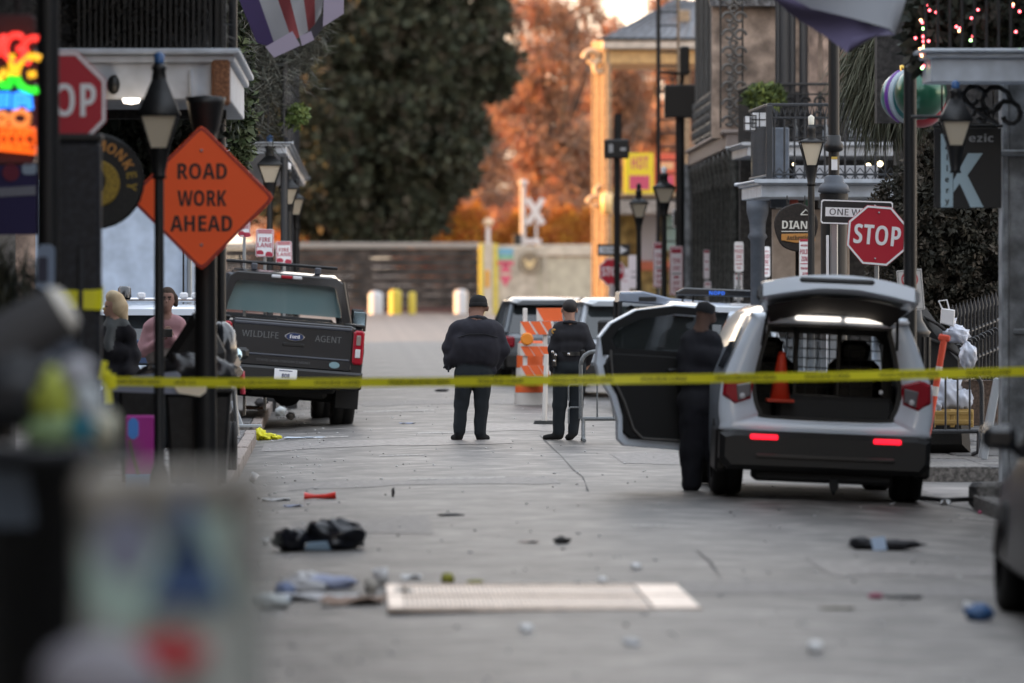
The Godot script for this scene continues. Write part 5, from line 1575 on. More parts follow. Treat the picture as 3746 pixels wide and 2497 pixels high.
	part("hanger", Sh.new().tube([Vector3(0.1, 0.5, -0.02), Vector3(0.1, 1.1, -0.02)], 0.02, 6), M["iron"], o)
	o = thing("shop_banner", "dark purple banner with pale band below the neon sign", "banner", px(40, 445, 285))
	part("cloth", Sh.new().bbox(Vector3(0, -0.05, 0), Vector3(0.32, 0.56, 0.02), 0.004), mat("banner purple", 0.025, 0.018, 0.075, 0.8), o)
	part("pale_band", Sh.new().bbox(Vector3(0, 0.02, 0.013), Vector3(0.30, 0.075, 0.006), 0.001, Basis(Vector3.BACK, 0.06)), mat("banner pale", 0.20, 0.20, 0.23, 0.8), o)
	part("red_patch", Sh.new().bevel(circle(0.07, 14), 0.006, 0.001), mat("banner red", 0.16, 0.02, 0.04, 0.8), o, Vector3(-0.05, 0.17, 0.013))
	part("blue_patch", Sh.new().bevel(oct(0.06, 0.045, 0.02), 0.006, 0.001), mat("banner blue", 0.30, 0.36, 0.44, 0.8), o, Vector3(0.1, 0.2, 0.013))
	part("rod", Sh.new().tube([Vector3(-0.2, 0.24, 0), Vector3(0.2, 0.24, 0)], 0.012, 6), M["iron"], o)

func wheel(o: Node3D, at: Vector3, r: float, w: float, rim: Material = null) -> void:
	var xf := Transform3D(Basis(Vector3.BACK, PI * 0.5), at)
	var t := part("wheel", Sh.new().lathe([Vector2(r * 0.6, -w * 0.5), Vector2(r * 0.92, -w * 0.5), Vector2(r, -w * 0.36), Vector2(r, -w * 0.06), Vector2(r * 0.975, -w * 0.04), Vector2(r * 0.975, w * 0.04), Vector2(r, w * 0.06), Vector2(r, w * 0.36), Vector2(r * 0.92, w * 0.5), Vector2(r * 0.6, w * 0.5)], xf, 22), M["black rubber"], o)
	part("rim", Sh.new().lathe([Vector2(0.001, -w * 0.3), Vector2(r * 0.2, -w * 0.38), Vector2(r * 0.62, -w * 0.3), Vector2(r * 0.62, w * 0.3), Vector2(r * 0.2, w * 0.38), Vector2(0.001, w * 0.3)], xf, 18), rim if rim else M["iron"], t)

# rounded-rectangle ring in xy at depth z
func slab(w: float, y0: float, y1: float, z: float, c: float, top_in := 0.0) -> Array:
	return [Vector3(-w + c, y0, z), Vector3(w - c, y0, z), Vector3(w, y0 + c, z), Vector3(w - top_in * 0.5, (y0 + y1) * 0.5, z), Vector3(w - top_in, y1 - c, z), Vector3(w - top_in - c, y1, z), Vector3(-w + top_in + c, y1, z), Vector3(-w + top_in, y1 - c, z), Vector3(-w + top_in * 0.5, (y0 + y1) * 0.5, z), Vector3(-w, y0 + c, z)]

# an estate car seen from behind: body, glazed cabin, roof, lamps, wheels. Rear face at z = 0, nose towards -z
func estate(called: String, label: String, category: String, at: Vector3, yaw: float, roll: float, paint: Material, o_: Dictionary = {}) -> Node3D:
	var o := thing(called, label, category, at, yaw)
	o.rotation.z = roll
	var L: float = o_.get("length", 4.8)
	var hw: float = o_.get("width", 1.95) * 0.5
	var H: float = o_.get("height", 1.72)
	var belt: float = o_.get("belt", H * 0.60)
	var lower: Material = o_.get("lower", paint)
	var bs := []
	for k in [[0.0, 0.42, belt - 0.10, 0.90], [-0.08, 0.34, belt - 0.03, 0.965], [-0.5, 0.26, belt, 1.0], [-L * 0.62, 0.26, belt, 1.0], [-L * 0.72, 0.26, belt - 0.03, 1.0], [-L * 0.95, 0.28, belt - 0.20, 0.97], [-L, 0.36, belt - 0.34, 0.86]]:
		bs.append(slab(hw * k[3], k[1], k[2], k[0], 0.07, 0.05))
	bs.reverse()
	part("body", Sh.new().smooth().loft(bs), paint, o)
	var b0 := hw - 0.10
	var b1 := hw - 0.26
	var zr0 := -0.12
	var zr1 := -0.50
	var zf1 := -L * 0.52
	var zf0 := -L * 0.70
	var roof_y := H - 0.10
	# glass all round as four panes set between pillars
	var c := [Vector3(-b0, belt - 0.02, zr0), Vector3(b0, belt - 0.02, zr0), Vector3(b0, belt - 0.02, zf0), Vector3(-b0, belt - 0.02, zf0), Vector3(-b1, roof_y, zr1), Vector3(b1, roof_y, zr1), Vector3(b1, roof_y, zf1), Vector3(-b1, roof_y, zf1)]
	var names := ["rear_window", "side_window", "windscreen", "side_window"]
	for i in 4:
		var j := (i + 1) % 4
		var g := Sh.new().flat()
		g.quad(c[i], c[j], c[4 + j], c[4 + i])
		var nrm: Vector3 = (c[j] - c[i]).cross(c[4 + i] - c[i]).normalized() * 0.02
		g.quad(c[j] - nrm, c[i] - nrm, c[4 + i] - nrm, c[4 + j] - nrm)
		part(names[i], g, M["car glass"], o)
		part("pillar", Sh.new().tube([c[i], c[4 + i]], [0.065, 0.05], 7), paint, o)
	for x in [-1, 1]:
		part("pillar", Sh.new().tube([Vector3(x * b0, belt - 0.02, -L * 0.27), Vector3(x * b1, roof_y, -L * 0.29)], 0.05, 7), paint, o)
		part("pillar", Sh.new().tube([Vector3(x * b0, belt - 0.02, -L * 0.47), Vector3(x * b1, roof_y, -L * 0.46)], 0.05, 7), paint, o)
	var rr := []
	for k in [[zr1 + 0.22, 0.0, 0.85], [zr1 + 0.05, 0.02, 1.0], [zr1 - 0.4, 0.05, 1.03], [-L * 0.4, 0.06, 1.03], [zf1 + 0.1, 0.02, 1.0], [zf1 - 0.12, -0.05, 0.92]]:
		rr.append(slab((b1 + 0.05) * k[2], roof_y - 0.03 + k[1] * 0.6, roof_y + 0.05 + k[1], k[0], 0.03, 0.08))
	rr.reverse()
	part("roof", Sh.new().smooth().loft(rr), paint, o)
	part("bumper", Sh.new().bbox(Vector3(0, 0.42, 0.03), Vector3(hw * 1.86, 0.30, 0.18), 0.05), o_.get("bumper", M["black plastic"]), o)
	for x in [-1, 1]:
		part("tail_light", Sh.new().bbox(Vector3(x * (hw - 0.14), belt - 0.17, 0.015), Vector3(0.24, 0.2, 0.12), 0.03), o_.get("lamp", M["lens red"]), o)
		var m := part("mirror", Sh.new().bbox(Vector3(x * (hw + 0.10), belt + 0.08, zf0 + 0.25), Vector3(0.22, 0.16, 0.12), 0.04), o_.get("mirror", M["black plastic"]), o)
		part("arm", Sh.new().tube([Vector3(x * (hw - 0.04), belt - 0.02, zf0 + 0.22), Vector3(x * (hw + 0.03), belt + 0.04, zf0 + 0.24)], 0.03, 6), M["black plastic"], m)
		for z in [-0.85, -L * 0.8]:
			wheel(o, Vector3(x * (hw - 0.13), 0.36, z), 0.36, 0.25)
	part("plate", Sh.new().bbox(Vector3(0, belt - 0.30, 0.05), Vector3(0.31, 0.15, 0.02), 0.005), M["sign white"], o)
	return o

func vehicles() -> void:
	patrol_car()
	pickup()
	var amber := glow("lamp amber", 1.0, 0.35, 0.05, 0.9)
	# vehicles along the right in the distance
	var s := 128.0
	var v := estate("parked_car", "silver car with blue tinted side windows behind the orange barricade", "car", Vector3((1256 - 800.0) / s, gy(3.3), -F / s), 0.05, 0.0, M["car silver"], {"length": 4.6, "width": 1.68, "height": 1.56})
	s = 140.0
	v = estate("police_car", "white car right of the striped barricade, roof glaring in the low light", "car", Vector3((1447 - 800.0) / s, gy(4.1), -F / s), 0.05, 0.0, M["car pale"], {"height": 1.62, "width": 1.86})
	part("headrest", Sh.new().bbox(Vector3(-0.28, 1.12, -0.9), Vector3(0.3, 0.3, 0.1), 0.05), M["black plastic"], v)
	s = 122.0
	v = estate("parked_car", "white car mostly hidden behind the striped orange barricade and officer", "car", Vector3((1288 - 800.0) / s, gy(3.8), -F / s), 0.1, 0.0, M["car pale"], {"height": 1.44, "width": 1.6})
	s = 82.0
	v = estate("parked_car", "small far white car with a lit red lamp below the sunlit pillar", "car", Vector3((1335 - 800.0) / s, -0.1, -F / s), 0.0, 0.0, M["car white"], {"height": 1.25, "width": 1.6, "lamp": glow("lamp brake", 1.0, 0.06, 0.02, 3.0)})
	# four-door patrol vehicle with a light bar across its roof
	s = 158.0
	v = estate("police_car", "white patrol car with dark lettered light bar and orange lamps behind the open door", "car", Vector3((1650 - 800.0) / s, gy(5.3), -F / s), 0.0, -0.03, M["car white"], {"height": 1.66, "width": 1.95})
	var lb := part("light_bar", Sh.new().bevel(PackedVector2Array([Vector2(-0.62, -0.055), Vector2(0.62, -0.055), Vector2(0.62, 0.055), Vector2(-0.50, 0.065), Vector2(-0.62, 0.0)]), 0.3, 0.02), M["car black"], v, Vector3(0.03, 1.81, -1.6))
	words(lb, "NOPD", 0.055, 0.23, glow("letter blue", 0.03, 0.14, 0.7, 0.35), Vector3(-0.02, -0.005, 0.155))
	for x in [-0.5, -0.35, 0.2]:
		part("strut", Sh.new().tube([Vector3(x, -0.05, 0), Vector3(x * 1.05, -0.18, 0)], 0.015, 6), M["iron"], lb)
	for x in [-0.56, 0.45]:
		part("orange_lamp", Sh.new().bbox(Vector3(x, 1.53, -0.42), Vector3(0.28, 0.15, 0.06), 0.02), mat("lens orange", 0.75, 0.10, 0.01, 0.2), v)
	for x in [0.0, 0.5]:
		part("work_lamp", Sh.new().bbox(Vector3(0.3 + x, 1.60, -0.5), Vector3(0.34, 0.13, 0.12), 0.03), M["lens clear"], v)
	# open-sided utility cart with a flat roof
	s = 154.0
	var u := thing("utility_cart", "dark open utility cart with pale flat roof beside the patrol car", "cart", Vector3((1495 - 800.0) / s, gy(4.5), -F / s))
	var cx := 0.0
	part("roof", Sh.new().bevel(PackedVector2Array([Vector2(-0.48, 0.0), Vector2(0.95, -0.10), Vector2(0.95, 0.0), Vector2(0.3, 0.06), Vector2(-0.1, 0.16), Vector2(-0.46, 0.15)]), 1.6, 0.025), worn("cart roof", 0.22, 0.26, 0.33, 0.25, tex["soft"], 0.5), u, Vector3(0, 1.63, -0.8))
	part("roof_badge", Sh.new().bbox(Vector3(-0.05, 1.68, 0.01), Vector3(0.26, 0.06, 0.02), 0.006), M["iron"], u)
	for k in [[-0.47, 0.0], [0.92, 0.0], [-0.47, -1.5], [0.92, -1.5]]:
		part("roof_post", Sh.new().tube([Vector3(k[0], 0.5, k[1]), Vector3(k[0] * 0.98, 1.64, k[1])], 0.035, 8), M["iron"], u)
	part("windscreen", Sh.new().bbox(Vector3(0.2, 1.25, -1.5), Vector3(1.3, 0.7, 0.02), 0.005), M["clear glass"], u)
	part("body", Sh.new().bbox(Vector3(0.22, 0.62, -1.0), Vector3(1.4, 0.5, 2.2), 0.06), M["car navy"], u)
	part("seat", Sh.new().bbox(Vector3(0.22, 1.05, -0.6), Vector3(1.2, 0.5, 0.14), 0.05), M["black plastic"], u)
	part("mirror", Sh.new().bbox(Vector3(-0.64, 1.22, -1.3), Vector3(0.2, 0.26, 0.08), 0.03), M["black plastic"], u)
	part("ornament", Sh.new().ball(Vector3(-0.25, 1.52, -1.0), Vector3(0.05, 0.06, 0.05)), M["iron"], u)
	for x in [-0.38, 0.82]:
		for z in [-0.3, -1.9]:
			wheel(u, Vector3(x, 0.32, z), 0.32, 0.22)
	part("tail_strip", Sh.new().bbox(Vector3(-0.2, 0.62, 0.12), Vector3(0.3, 0.04, 0.03), 0.008), glow("lamp red", 1.0, 0.02, 0.03, 0.5), u)
	# left: patrol vehicle across the side street, behind the two women
	s = 180.0
	v = estate("police_car", "black and white patrol vehicle with roof lamps behind the two women", "car", Vector3((345 - 800.0) / s, -0.1, -F / s), 0.0, 0.0, M["car white"], {"height": 1.74, "width": 2.0, "belt": 1.0})
	part("roof_bar", Sh.new().bbox(Vector3(0.02, 1.80, -1.3), Vector3(1.24, 0.06, 0.3), 0.02), M["chrome"], v)
	part("siren", Sh.new().lathe([Vector2(0.09, 0), Vector2(0.085, 0.12), Vector2(0.06, 0.15), Vector2(0.001, 0.15)], Transform3D(Basis(), Vector3(-0.37, 1.83, -1.2)), 12), M["car black"], v)
	for x in [-0.55, -0.15, 0.08, 0.40, 0.55]:
		part("roof_lamp", Sh.new().bbox(Vector3(x, 1.86, -1.2), Vector3(0.11, 0.08, 0.1), 0.02), M["lens clear"], v)
	part("blue_panel", Sh.new().bbox(Vector3(0.25, 1.15, 0.05), Vector3(0.9, 0.3, 0.03), 0.01), mat("panel blue", 0.05, 0.08, 0.16, 0.3), v)
	# dark car cut by the right edge of the picture, nearest of all
	v = estate("parked_car", "dark blue car at the right edge, nearest to the camera, nose away", "car", Vector3(5.12, gy(5.1), -35.0), 0.0, -0.03, mat("car ink", 0.012, 0.014, 0.024, 0.35), {"height": 1.75, "width": 1.96, "length": 4.9, "mirror": M["car black"]})

func patrol_car() -> void:
	var s := 246.0
	var o := thing("police_car", "white patrol estate with tailgate raised and rear door open, right of centre", "car", Vector3((1889.0 - 800.0) / s, gy(4.5) + 0.005, -F / s))
	o.rotation.z = -0.042
	var white: Material = M["car white"]
	var black: Material = M["black plastic"]
	var u := func(x: float, y: float) -> Vector2: return Vector2((x - 1889.0) / s, (1153.0 - y) / s)
	# rear face: a frame round the load opening
	var outer := PackedVector2Array([Vector2(-0.80, 0.60), Vector2(0.80, 0.60), Vector2(0.985, 0.70), Vector2(0.99, 1.02), Vector2(0.95, 1.16), Vector2(0.74, 1.66), Vector2(0.60, 1.735), Vector2(-0.60, 1.735), Vector2(-0.74, 1.66), Vector2(-0.95, 1.16), Vector2(-0.99, 1.02), Vector2(-0.985, 0.70)])
	var inner := PackedVector2Array([Vector2(-0.52, 0.745), Vector2(0.52, 0.745), Vector2(0.64, 0.80), Vector2(0.70, 0.98), Vector2(0.69, 1.14), Vector2(0.585, 1.58), Vector2(0.50, 1.635), Vector2(-0.50, 1.635), Vector2(-0.585, 1.58), Vector2(-0.69, 1.14), Vector2(-0.70, 0.98), Vector2(-0.64, 0.80)])
	outer = rounded(outer, 4)
	inner = rounded(inner, 4)
	part("rear_frame", Sh.new().ring(outer, inner, 0.3, Transform3D(Basis(), Vector3(0, 0, -0.15)), 0.3, true), white, o)
	# black seal inside the frame
	var seal := PackedVector2Array()
	for p in inner:
		seal.append(Vector2(p.x * 0.94, 1.19 + (p.y - 1.19) * 0.94))
	part("door_seal", Sh.new().ring(inner, seal, 0.1, Transform3D(Basis(), Vector3(0, 0, -0.1))), black, o)
	# flanks, roof and floor as a thick shell
	var prof := [Vector2(0.96, 0.32), Vector2(0.985, 0.60), Vector2(0.99, 1.02), Vector2(0.95, 1.16), Vector2(0.74, 1.66), Vector2(0.60, 1.755)]
	var lines_o := []
	var lines_i := []
	for z in [-0.28, -0.6, -1.6, -2.6, -3.4]:
		var lo := []
		var li := []
		var rise := 0.03 if z < -0.5 and z > -3.0 else 0.0
		for sx in [1.0, -1.0]:
			var seq := prof.duplicate()
			if sx < 0:
				seq.reverse()
			for p in seq:
				lo.append(Vector3(p.x * sx, p.y + (rise if p.y > 1.6 else 0.0), z))
				li.append(Vector3(p.x * sx * 0.93, p.y * 0.965 + (rise if p.y > 1.6 else 0.0), z))
		lines_o.append(lo)
		lines_i.append(li)
	# left flank is left open where the rear door stands ajar
	var shell := Sh.new().smooth()
	shell.sheet(lines_o)
	part("flank_and_roof", shell, white, o)
	shell = Sh.new().smooth()
	var rev := lines_i.duplicate()
	rev.reverse()
	shell.sheet(rev)
	part("inner_trim", shell, mat("trim black", 0.006, 0.006, 0.006, 0.8), o)
	var nose := []
	for k in [[-3.3, 0.32, 1.10, 0.99], [-3.9, 0.3, 1.06, 0.98], [-4.6, 0.32, 0.98, 0.95], [-4.95, 0.42, 0.86, 0.84]]:
		nose.append(slab(0.99 * k[3], k[1], k[2], k[0], 0.08, 0.06))
	nose.reverse()
	part("bonnet", Sh.new().smooth().loft(nose), white, o)
	part("floor", Sh.new().bbox(Vector3(0, 0.55, -1.7), Vector3(1.8, 0.3, 3.2), 0.03), black, o)
	part("dashboard", Sh.new().bbox(Vector3(0, 1.0, -3.3), Vector3(1.7, 0.3, 0.4), 0.05), black, o)
	for x in [-0.80, 0.80]:
		part("screen_pillar", Sh.new().tube([Vector3(x, 1.08, -3.9), Vector3(x * 0.88, 1.68, -3.2)], 0.05, 7), white, o)
	var ws := Sh.new().flat()
	ws.quad(Vector3(-0.8, 1.08, -3.9), Vector3(0.8, 1.08, -3.9), Vector3(0.70, 1.68, -3.2), Vector3(-0.70, 1.68, -3.2))
	part("windscreen", ws, M["clear glass"], o)
	# load barrier of wire between the seats and the boot
	var cage := Sh.new()
	for i in 13:
		cage.tube([Vector3(-0.66 + i * 0.11, 0.8, -1.35), Vector3(-0.58 + i * 0.097, 1.62, -1.35)], 0.006, 4)
	for i in 9:
		cage.tube([Vector3(-0.66, 0.86 + i * 0.09, -1.35), Vector3(0.66, 0.86 + i * 0.09, -1.35)], 0.006, 4)
	part("wire_barrier", cage, M["iron grey"], o)
	part("barrier_frame", Sh.new().ring(oct(0.72, 0.46, 0.08), oct(0.62, 0.34, 0.08), 0.05, Transform3D(Basis(), Vector3(0, 1.2, -1.33))), black, o)
	for x in [-0.21, 0.2]:
		part("barrier_post", Sh.new().bbox(Vector3(x, 1.2, -1.32), Vector3(0.05, 0.8, 0.05), 0.01), black, o)
	for x in [-0.42, 0.42]:
		part("headrest", Sh.new().bbox(Vector3(x, 1.38, -2.2), Vector3(0.30, 0.22, 0.12), 0.05), black, o)
		part("front_seat", Sh.new().bbox(Vector3(x, 1.0, -2.2), Vector3(0.5, 0.6, 0.16), 0.06), black, o)
	part("boot_box", Sh.new().bbox(Vector3(0.1, 0.84, -0.6), Vector3(1.1, 0.26, 0.7), 0.04), mat("boot grey", 0.022, 0.022, 0.022, 0.7), o)
	part("bottle_cap", Sh.new().ball(Vector3(0.52, 1.03, -0.2), Vector3.ONE * 0.022), M["sign white"], o)
	# lamps in the rear roof edge
	var lit := glow("lamp cold", 1.0, 0.90, 0.80, 0.5)
	for k in [[-0.60, -0.45, 0], [-0.325, 0.10, 1], [0.14, 0.57, 1], [0.60, 0.74, 0]]:
		part("roof_edge_lamp", Sh.new().bbox(Vector3((k[0] + k[1]) * 0.5, 1.70 - 0.01 * absf(k[0] + k[1]), 0.01), Vector3(k[1] - k[0], 0.045, 0.05), 0.012), lit if k[2] else M["lens clear"], o)
		if k[2]:
			var l := OmniLight3D.new()
			l.light_energy = 0.002
			l.light_color = Color(1, 0.93, 0.85)
			l.omni_range = 4.0
			l.omni_attenuation = 2.0
			l.light_size = 0.1
			l.shadow_enabled = true
			put(l, "edge_lamp_glow", o)
			l.position = Vector3((k[0] + k[1]) * 0.5, 1.70, 0.09)
	# tail lamps, bumper, reflectors
	for x in [-1, 1]:
		part("tail_light", Sh.new().bevel(PackedVector2Array([Vector2(x * 0.70, 0.92), Vector2(x * 0.86, 0.86), Vector2(x * 0.975, 0.95), Vector2(x * 0.965, 1.12), Vector2(x * 0.86, 1.17), Vector2(x * 0.69, 1.12)]), 0.14, 0.03), M["lens red"], o, Vector3(0, 0, -0.05))
		part("reversing_lens", Sh.new().bevel(PackedVector2Array([Vector2(x * 0.715, 0.95), Vector2(x * 0.83, 0.90), Vector2(x * 0.85, 1.05), Vector2(x * 0.715, 1.08)]), 0.04, 0.012), mat("lens smoke", 0.16, 0.15, 0.16, 0.12), o, Vector3(0, 0, 0.02))
		part("lens_glint", Sh.new().ball(Vector3(x * 0.79, 0.95, 0.035), Vector3(0.03, 0.03, 0.012), Basis(), 10), M["lens clear"], o)
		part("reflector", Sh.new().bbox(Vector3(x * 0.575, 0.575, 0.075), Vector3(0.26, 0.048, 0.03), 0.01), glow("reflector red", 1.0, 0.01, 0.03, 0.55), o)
		wheel(o, Vector3(x * 0.85, 0.365, -0.95), 0.375, 0.28)
		wheel(o, Vector3(x * 0.83, 0.365, -3.85), 0.375, 0.27)
		part("wheel_arch", Sh.new().bbox(Vector3(x * 0.95, 0.44, -0.55), Vector3(0.12, 0.42, 0.7), 0.03), black, o)
		# rear quarter window
		var qw := Sh.new().flat()
		var q := [Vector3(x * 0.945, 1.19, -0.42), Vector3(x * 0.945, 1.19, -1.25), Vector3(x * 0.765, 1.62, -1.25), Vector3(x * 0.775, 1.60, -0.62)]
		var n := Vector3(x * 0.012, 0.004, 0)
		qw.quad(q[0] + n, q[1] + n, q[2] + n, q[3] + n)
		qw.quad(q[3] - n, q[2] - n, q[1] - n, q[0] - n)
		part("quarter_window", qw, M["car glass"], o)
	part("bumper", Sh.new().bevel(PackedVector2Array([Vector2(-0.90, 0.26), Vector2(0.90, 0.26), Vector2(0.985, 0.36), Vector2(0.985, 0.60), Vector2(0.86, 0.63), Vector2(-0.86, 0.63), Vector2(-0.985, 0.60), Vector2(-0.985, 0.36)]), 0.34, 0.05), black, o, Vector3(0, 0, -0.1))
	part("bumper_lip", Sh.new().bbox(Vector3(0, 0.40, 0.08), Vector3(1.3, 0.04, 0.03), 0.01), mat("plastic sheen", 0.03, 0.028, 0.027, 0.35), o)
	part("exhaust_shield", Sh.new().bbox(Vector3(0, 0.22, -0.3), Vector3(1.3, 0.12, 0.5), 0.03), M["black rubber"], o)
	part("tow_hook", Sh.new().bevel(PackedVector2Array([Vector2(-0.05, 0.0), Vector2(0.05, 0.0), Vector2(0.045, -0.10), Vector2(0.0, -0.17), Vector2(-0.035, -0.1)]), 0.05, 0.012), M["black rubber"], o, Vector3(0.1, 0.22, -0.05))
	# raised tailgate, hinged at the roof
	var tg := Node3D.new()
	put(tg, "tailgate", o)
	tg.position = Vector3(0, 1.70, -0.12)
	tg.rotation.x = -0.24
	var gate := []
	for k in [[0.0, 0.56, 0.05, 0.0], [0.3, 0.62, 0.10, 0.02], [0.75, 0.70, 0.14, 0.03], [0.98, 0.72, 0.17, 0.02], [1.06, 0.70, 0.13, 0.0]]:
		var ring := []
		var nseg := 12
		for i in nseg + 1:
			var t := -1.0 + 2.0 * i / nseg
			ring.append(Vector3(t * k[1], 0.10 * (1.0 - t * t) - k[2] * 0.5, k[0]))
		for i in nseg + 1:
			var t := 1.0 - 2.0 * i / nseg
			ring.append(Vector3(t * k[1] * 0.99, 0.10 * (1.0 - t * t) + k[2] * 0.5, k[0]))
		ring.reverse()
		gate.append(ring)
	part("outer_skin", Sh.new().smooth().loft(gate), white, tg)
	var inn := Sh.new().smooth()
	var ls := []
	for z in [0.02, 0.5, 0.94]:
		var l := []
		for i in 11:
			var t := -1.0 + 2.0 * i / 10.0
			l.append(Vector3(t * (0.55 + 0.11 * z), 0.10 * (1.0 - t * t) - 0.05 - 0.045 * z - 0.03, z))
		ls.append(l)
	inn.sheet(ls)
	part("inner_lining", inn, M["trim black"], tg)
	part("recess", Sh.new().bbox(Vector3(-0.02, 0.105, 1.05), Vector3(0.70, 0.06, 0.05), 0.02), black, tg)
	for x in [-1, 1]:
		part("gate_lamp", Sh.new().bbox(Vector3(x * 0.70, -0.01, 0.96), Vector3(0.05, 0.10, 0.12), 0.02), M["car black"], tg)
		part("gas_strut", Sh.new().tube([Vector3(x * 0.60, -0.03, 0.42), Vector3(x * 0.63, -0.30, 0.10)], 0.014, 6), M["iron"], tg)
	# rear left door standing open
	var dr := Node3D.new()
	put(dr, "rear_door", o)
	dr.position = Vector3(-0.98, 0, -2.25)
	dr.rotation.y = deg_to_rad(20.0)
	var out := PackedVector2Array([Vector2(0.0, 0.34), Vector2(-0.86, 0.38), Vector2(-0.93, 0.44), Vector2(-0.94, 0.62), Vector2(-1.02, 0.85), Vector2(-1.16, 1.05), Vector2(-1.19, 1.16), Vector2(-1.17, 1.42), Vector2(-1.06, 1.56), Vector2(-0.80, 1.70), Vector2(-0.40, 1.76), Vector2(0.0, 1.74)])
	var mid := PackedVector2Array()
	for p in out:
		mid.append(Vector2(-0.55, 1.05) + (p - Vector2(-0.55, 1.05)) * 0.86)
	mid[0].x = -0.02
	mid[11].x = -0.02
	part("outer_skin", Sh.new().ring(out, mid, 0.07, Transform3D(), 0.2), white, dr)
	var inb := PackedVector2Array()
	for i in out.size():
		inb.append(Vector2(-0.55, 1.05) + (out[i] - Vector2(-0.55, 1.05)) * (0.89 if out[i].y < 1.3 else 0.985))
	inb[0].x = 0.0
	inb[11].x = 0.0
	# trim below, frame round the glass above
	var lowtrim := PackedVector2Array([inb[0], inb[1], inb[2], inb[3], inb[4], inb[5], inb[6], Vector2(-1.03, 1.27), Vector2(-0.5, 1.26), Vector2(0.0, 1.24)])
	part("inner_trim", Sh.new().bevel(lowtrim, 0.09, 0.012), M["trim black"], dr, Vector3(0, 0, 0.03))
	var fo := PackedVector2Array([Vector2(0.0, 1.22), Vector2(-0.6, 1.24), Vector2(-1.13, 1.25), inb[7], inb[8], inb[9], inb[10], inb[11]])
	var fi := PackedVector2Array([Vector2(-0.07, 1.30), Vector2(-0.6, 1.31), Vector2(-1.0, 1.32), Vector2(-1.05, 1.40), Vector2(-0.98, 1.50), Vector2(-0.75, 1.61), Vector2(-0.38, 1.67), Vector2(-0.07, 1.66)])
	part("window_frame", Sh.new().ring(fo, fi, 0.06, Transform3D(Basis(), Vector3(0, 0, 0.02))), M["trim black"], dr)
	part("window", Sh.new().prism(fi, 0.008, Transform3D()), mat("tinted glass", 0.03, 0.035, 0.035, 0.05), dr)
	M["tinted glass"].transparency = BaseMaterial3D.TRANSPARENCY_ALPHA
	M["tinted glass"].albedo_color.a = 0.85
	part("seal_strip", Sh.new().tube([Vector3(-1.07, 1.30, 0.085), Vector3(-1.04, 1.05, 0.085), Vector3(-0.90, 0.80, 0.085), Vector3(-0.80, 0.55, 0.085), Vector3(-0.70, 0.46, 0.085), Vector3(-0.1, 0.44, 0.085)], 0.012, 6), mat("trim grey", 0.10, 0.095, 0.09, 0.6), dr)
	part("pull_handle", Sh.new().bbox(Vector3(-0.35, 1.12, 0.10), Vector3(0.24, 0.05, 0.06), 0.015), black, dr)
	# a traffic cone stowed upright in the boot
	var c := thing("traffic_cone", "orange traffic cone standing in the open boot of the white patrol estate", "cone", o.transform * Vector3(-0.425, 0.905, -0.18))
	c.rotation.z = -0.042
	part("cone", Sh.new().lathe([Vector2(0.001, 0.47), Vector2(0.03, 0.46), Vector2(0.04, 0.42), Vector2(0.095, 0.02), Vector2(0.001, 0.02)], Transform3D(), 16), mat("cone orange", 0.75, 0.055, 0.02, 0.5), c)
	part("base", Sh.new().bbox(Vector3(0, 0.01, 0), Vector3(0.26, 0.03, 0.26), 0.01), mat("cone base", 0.5, 0.05, 0.02, 0.6), c)

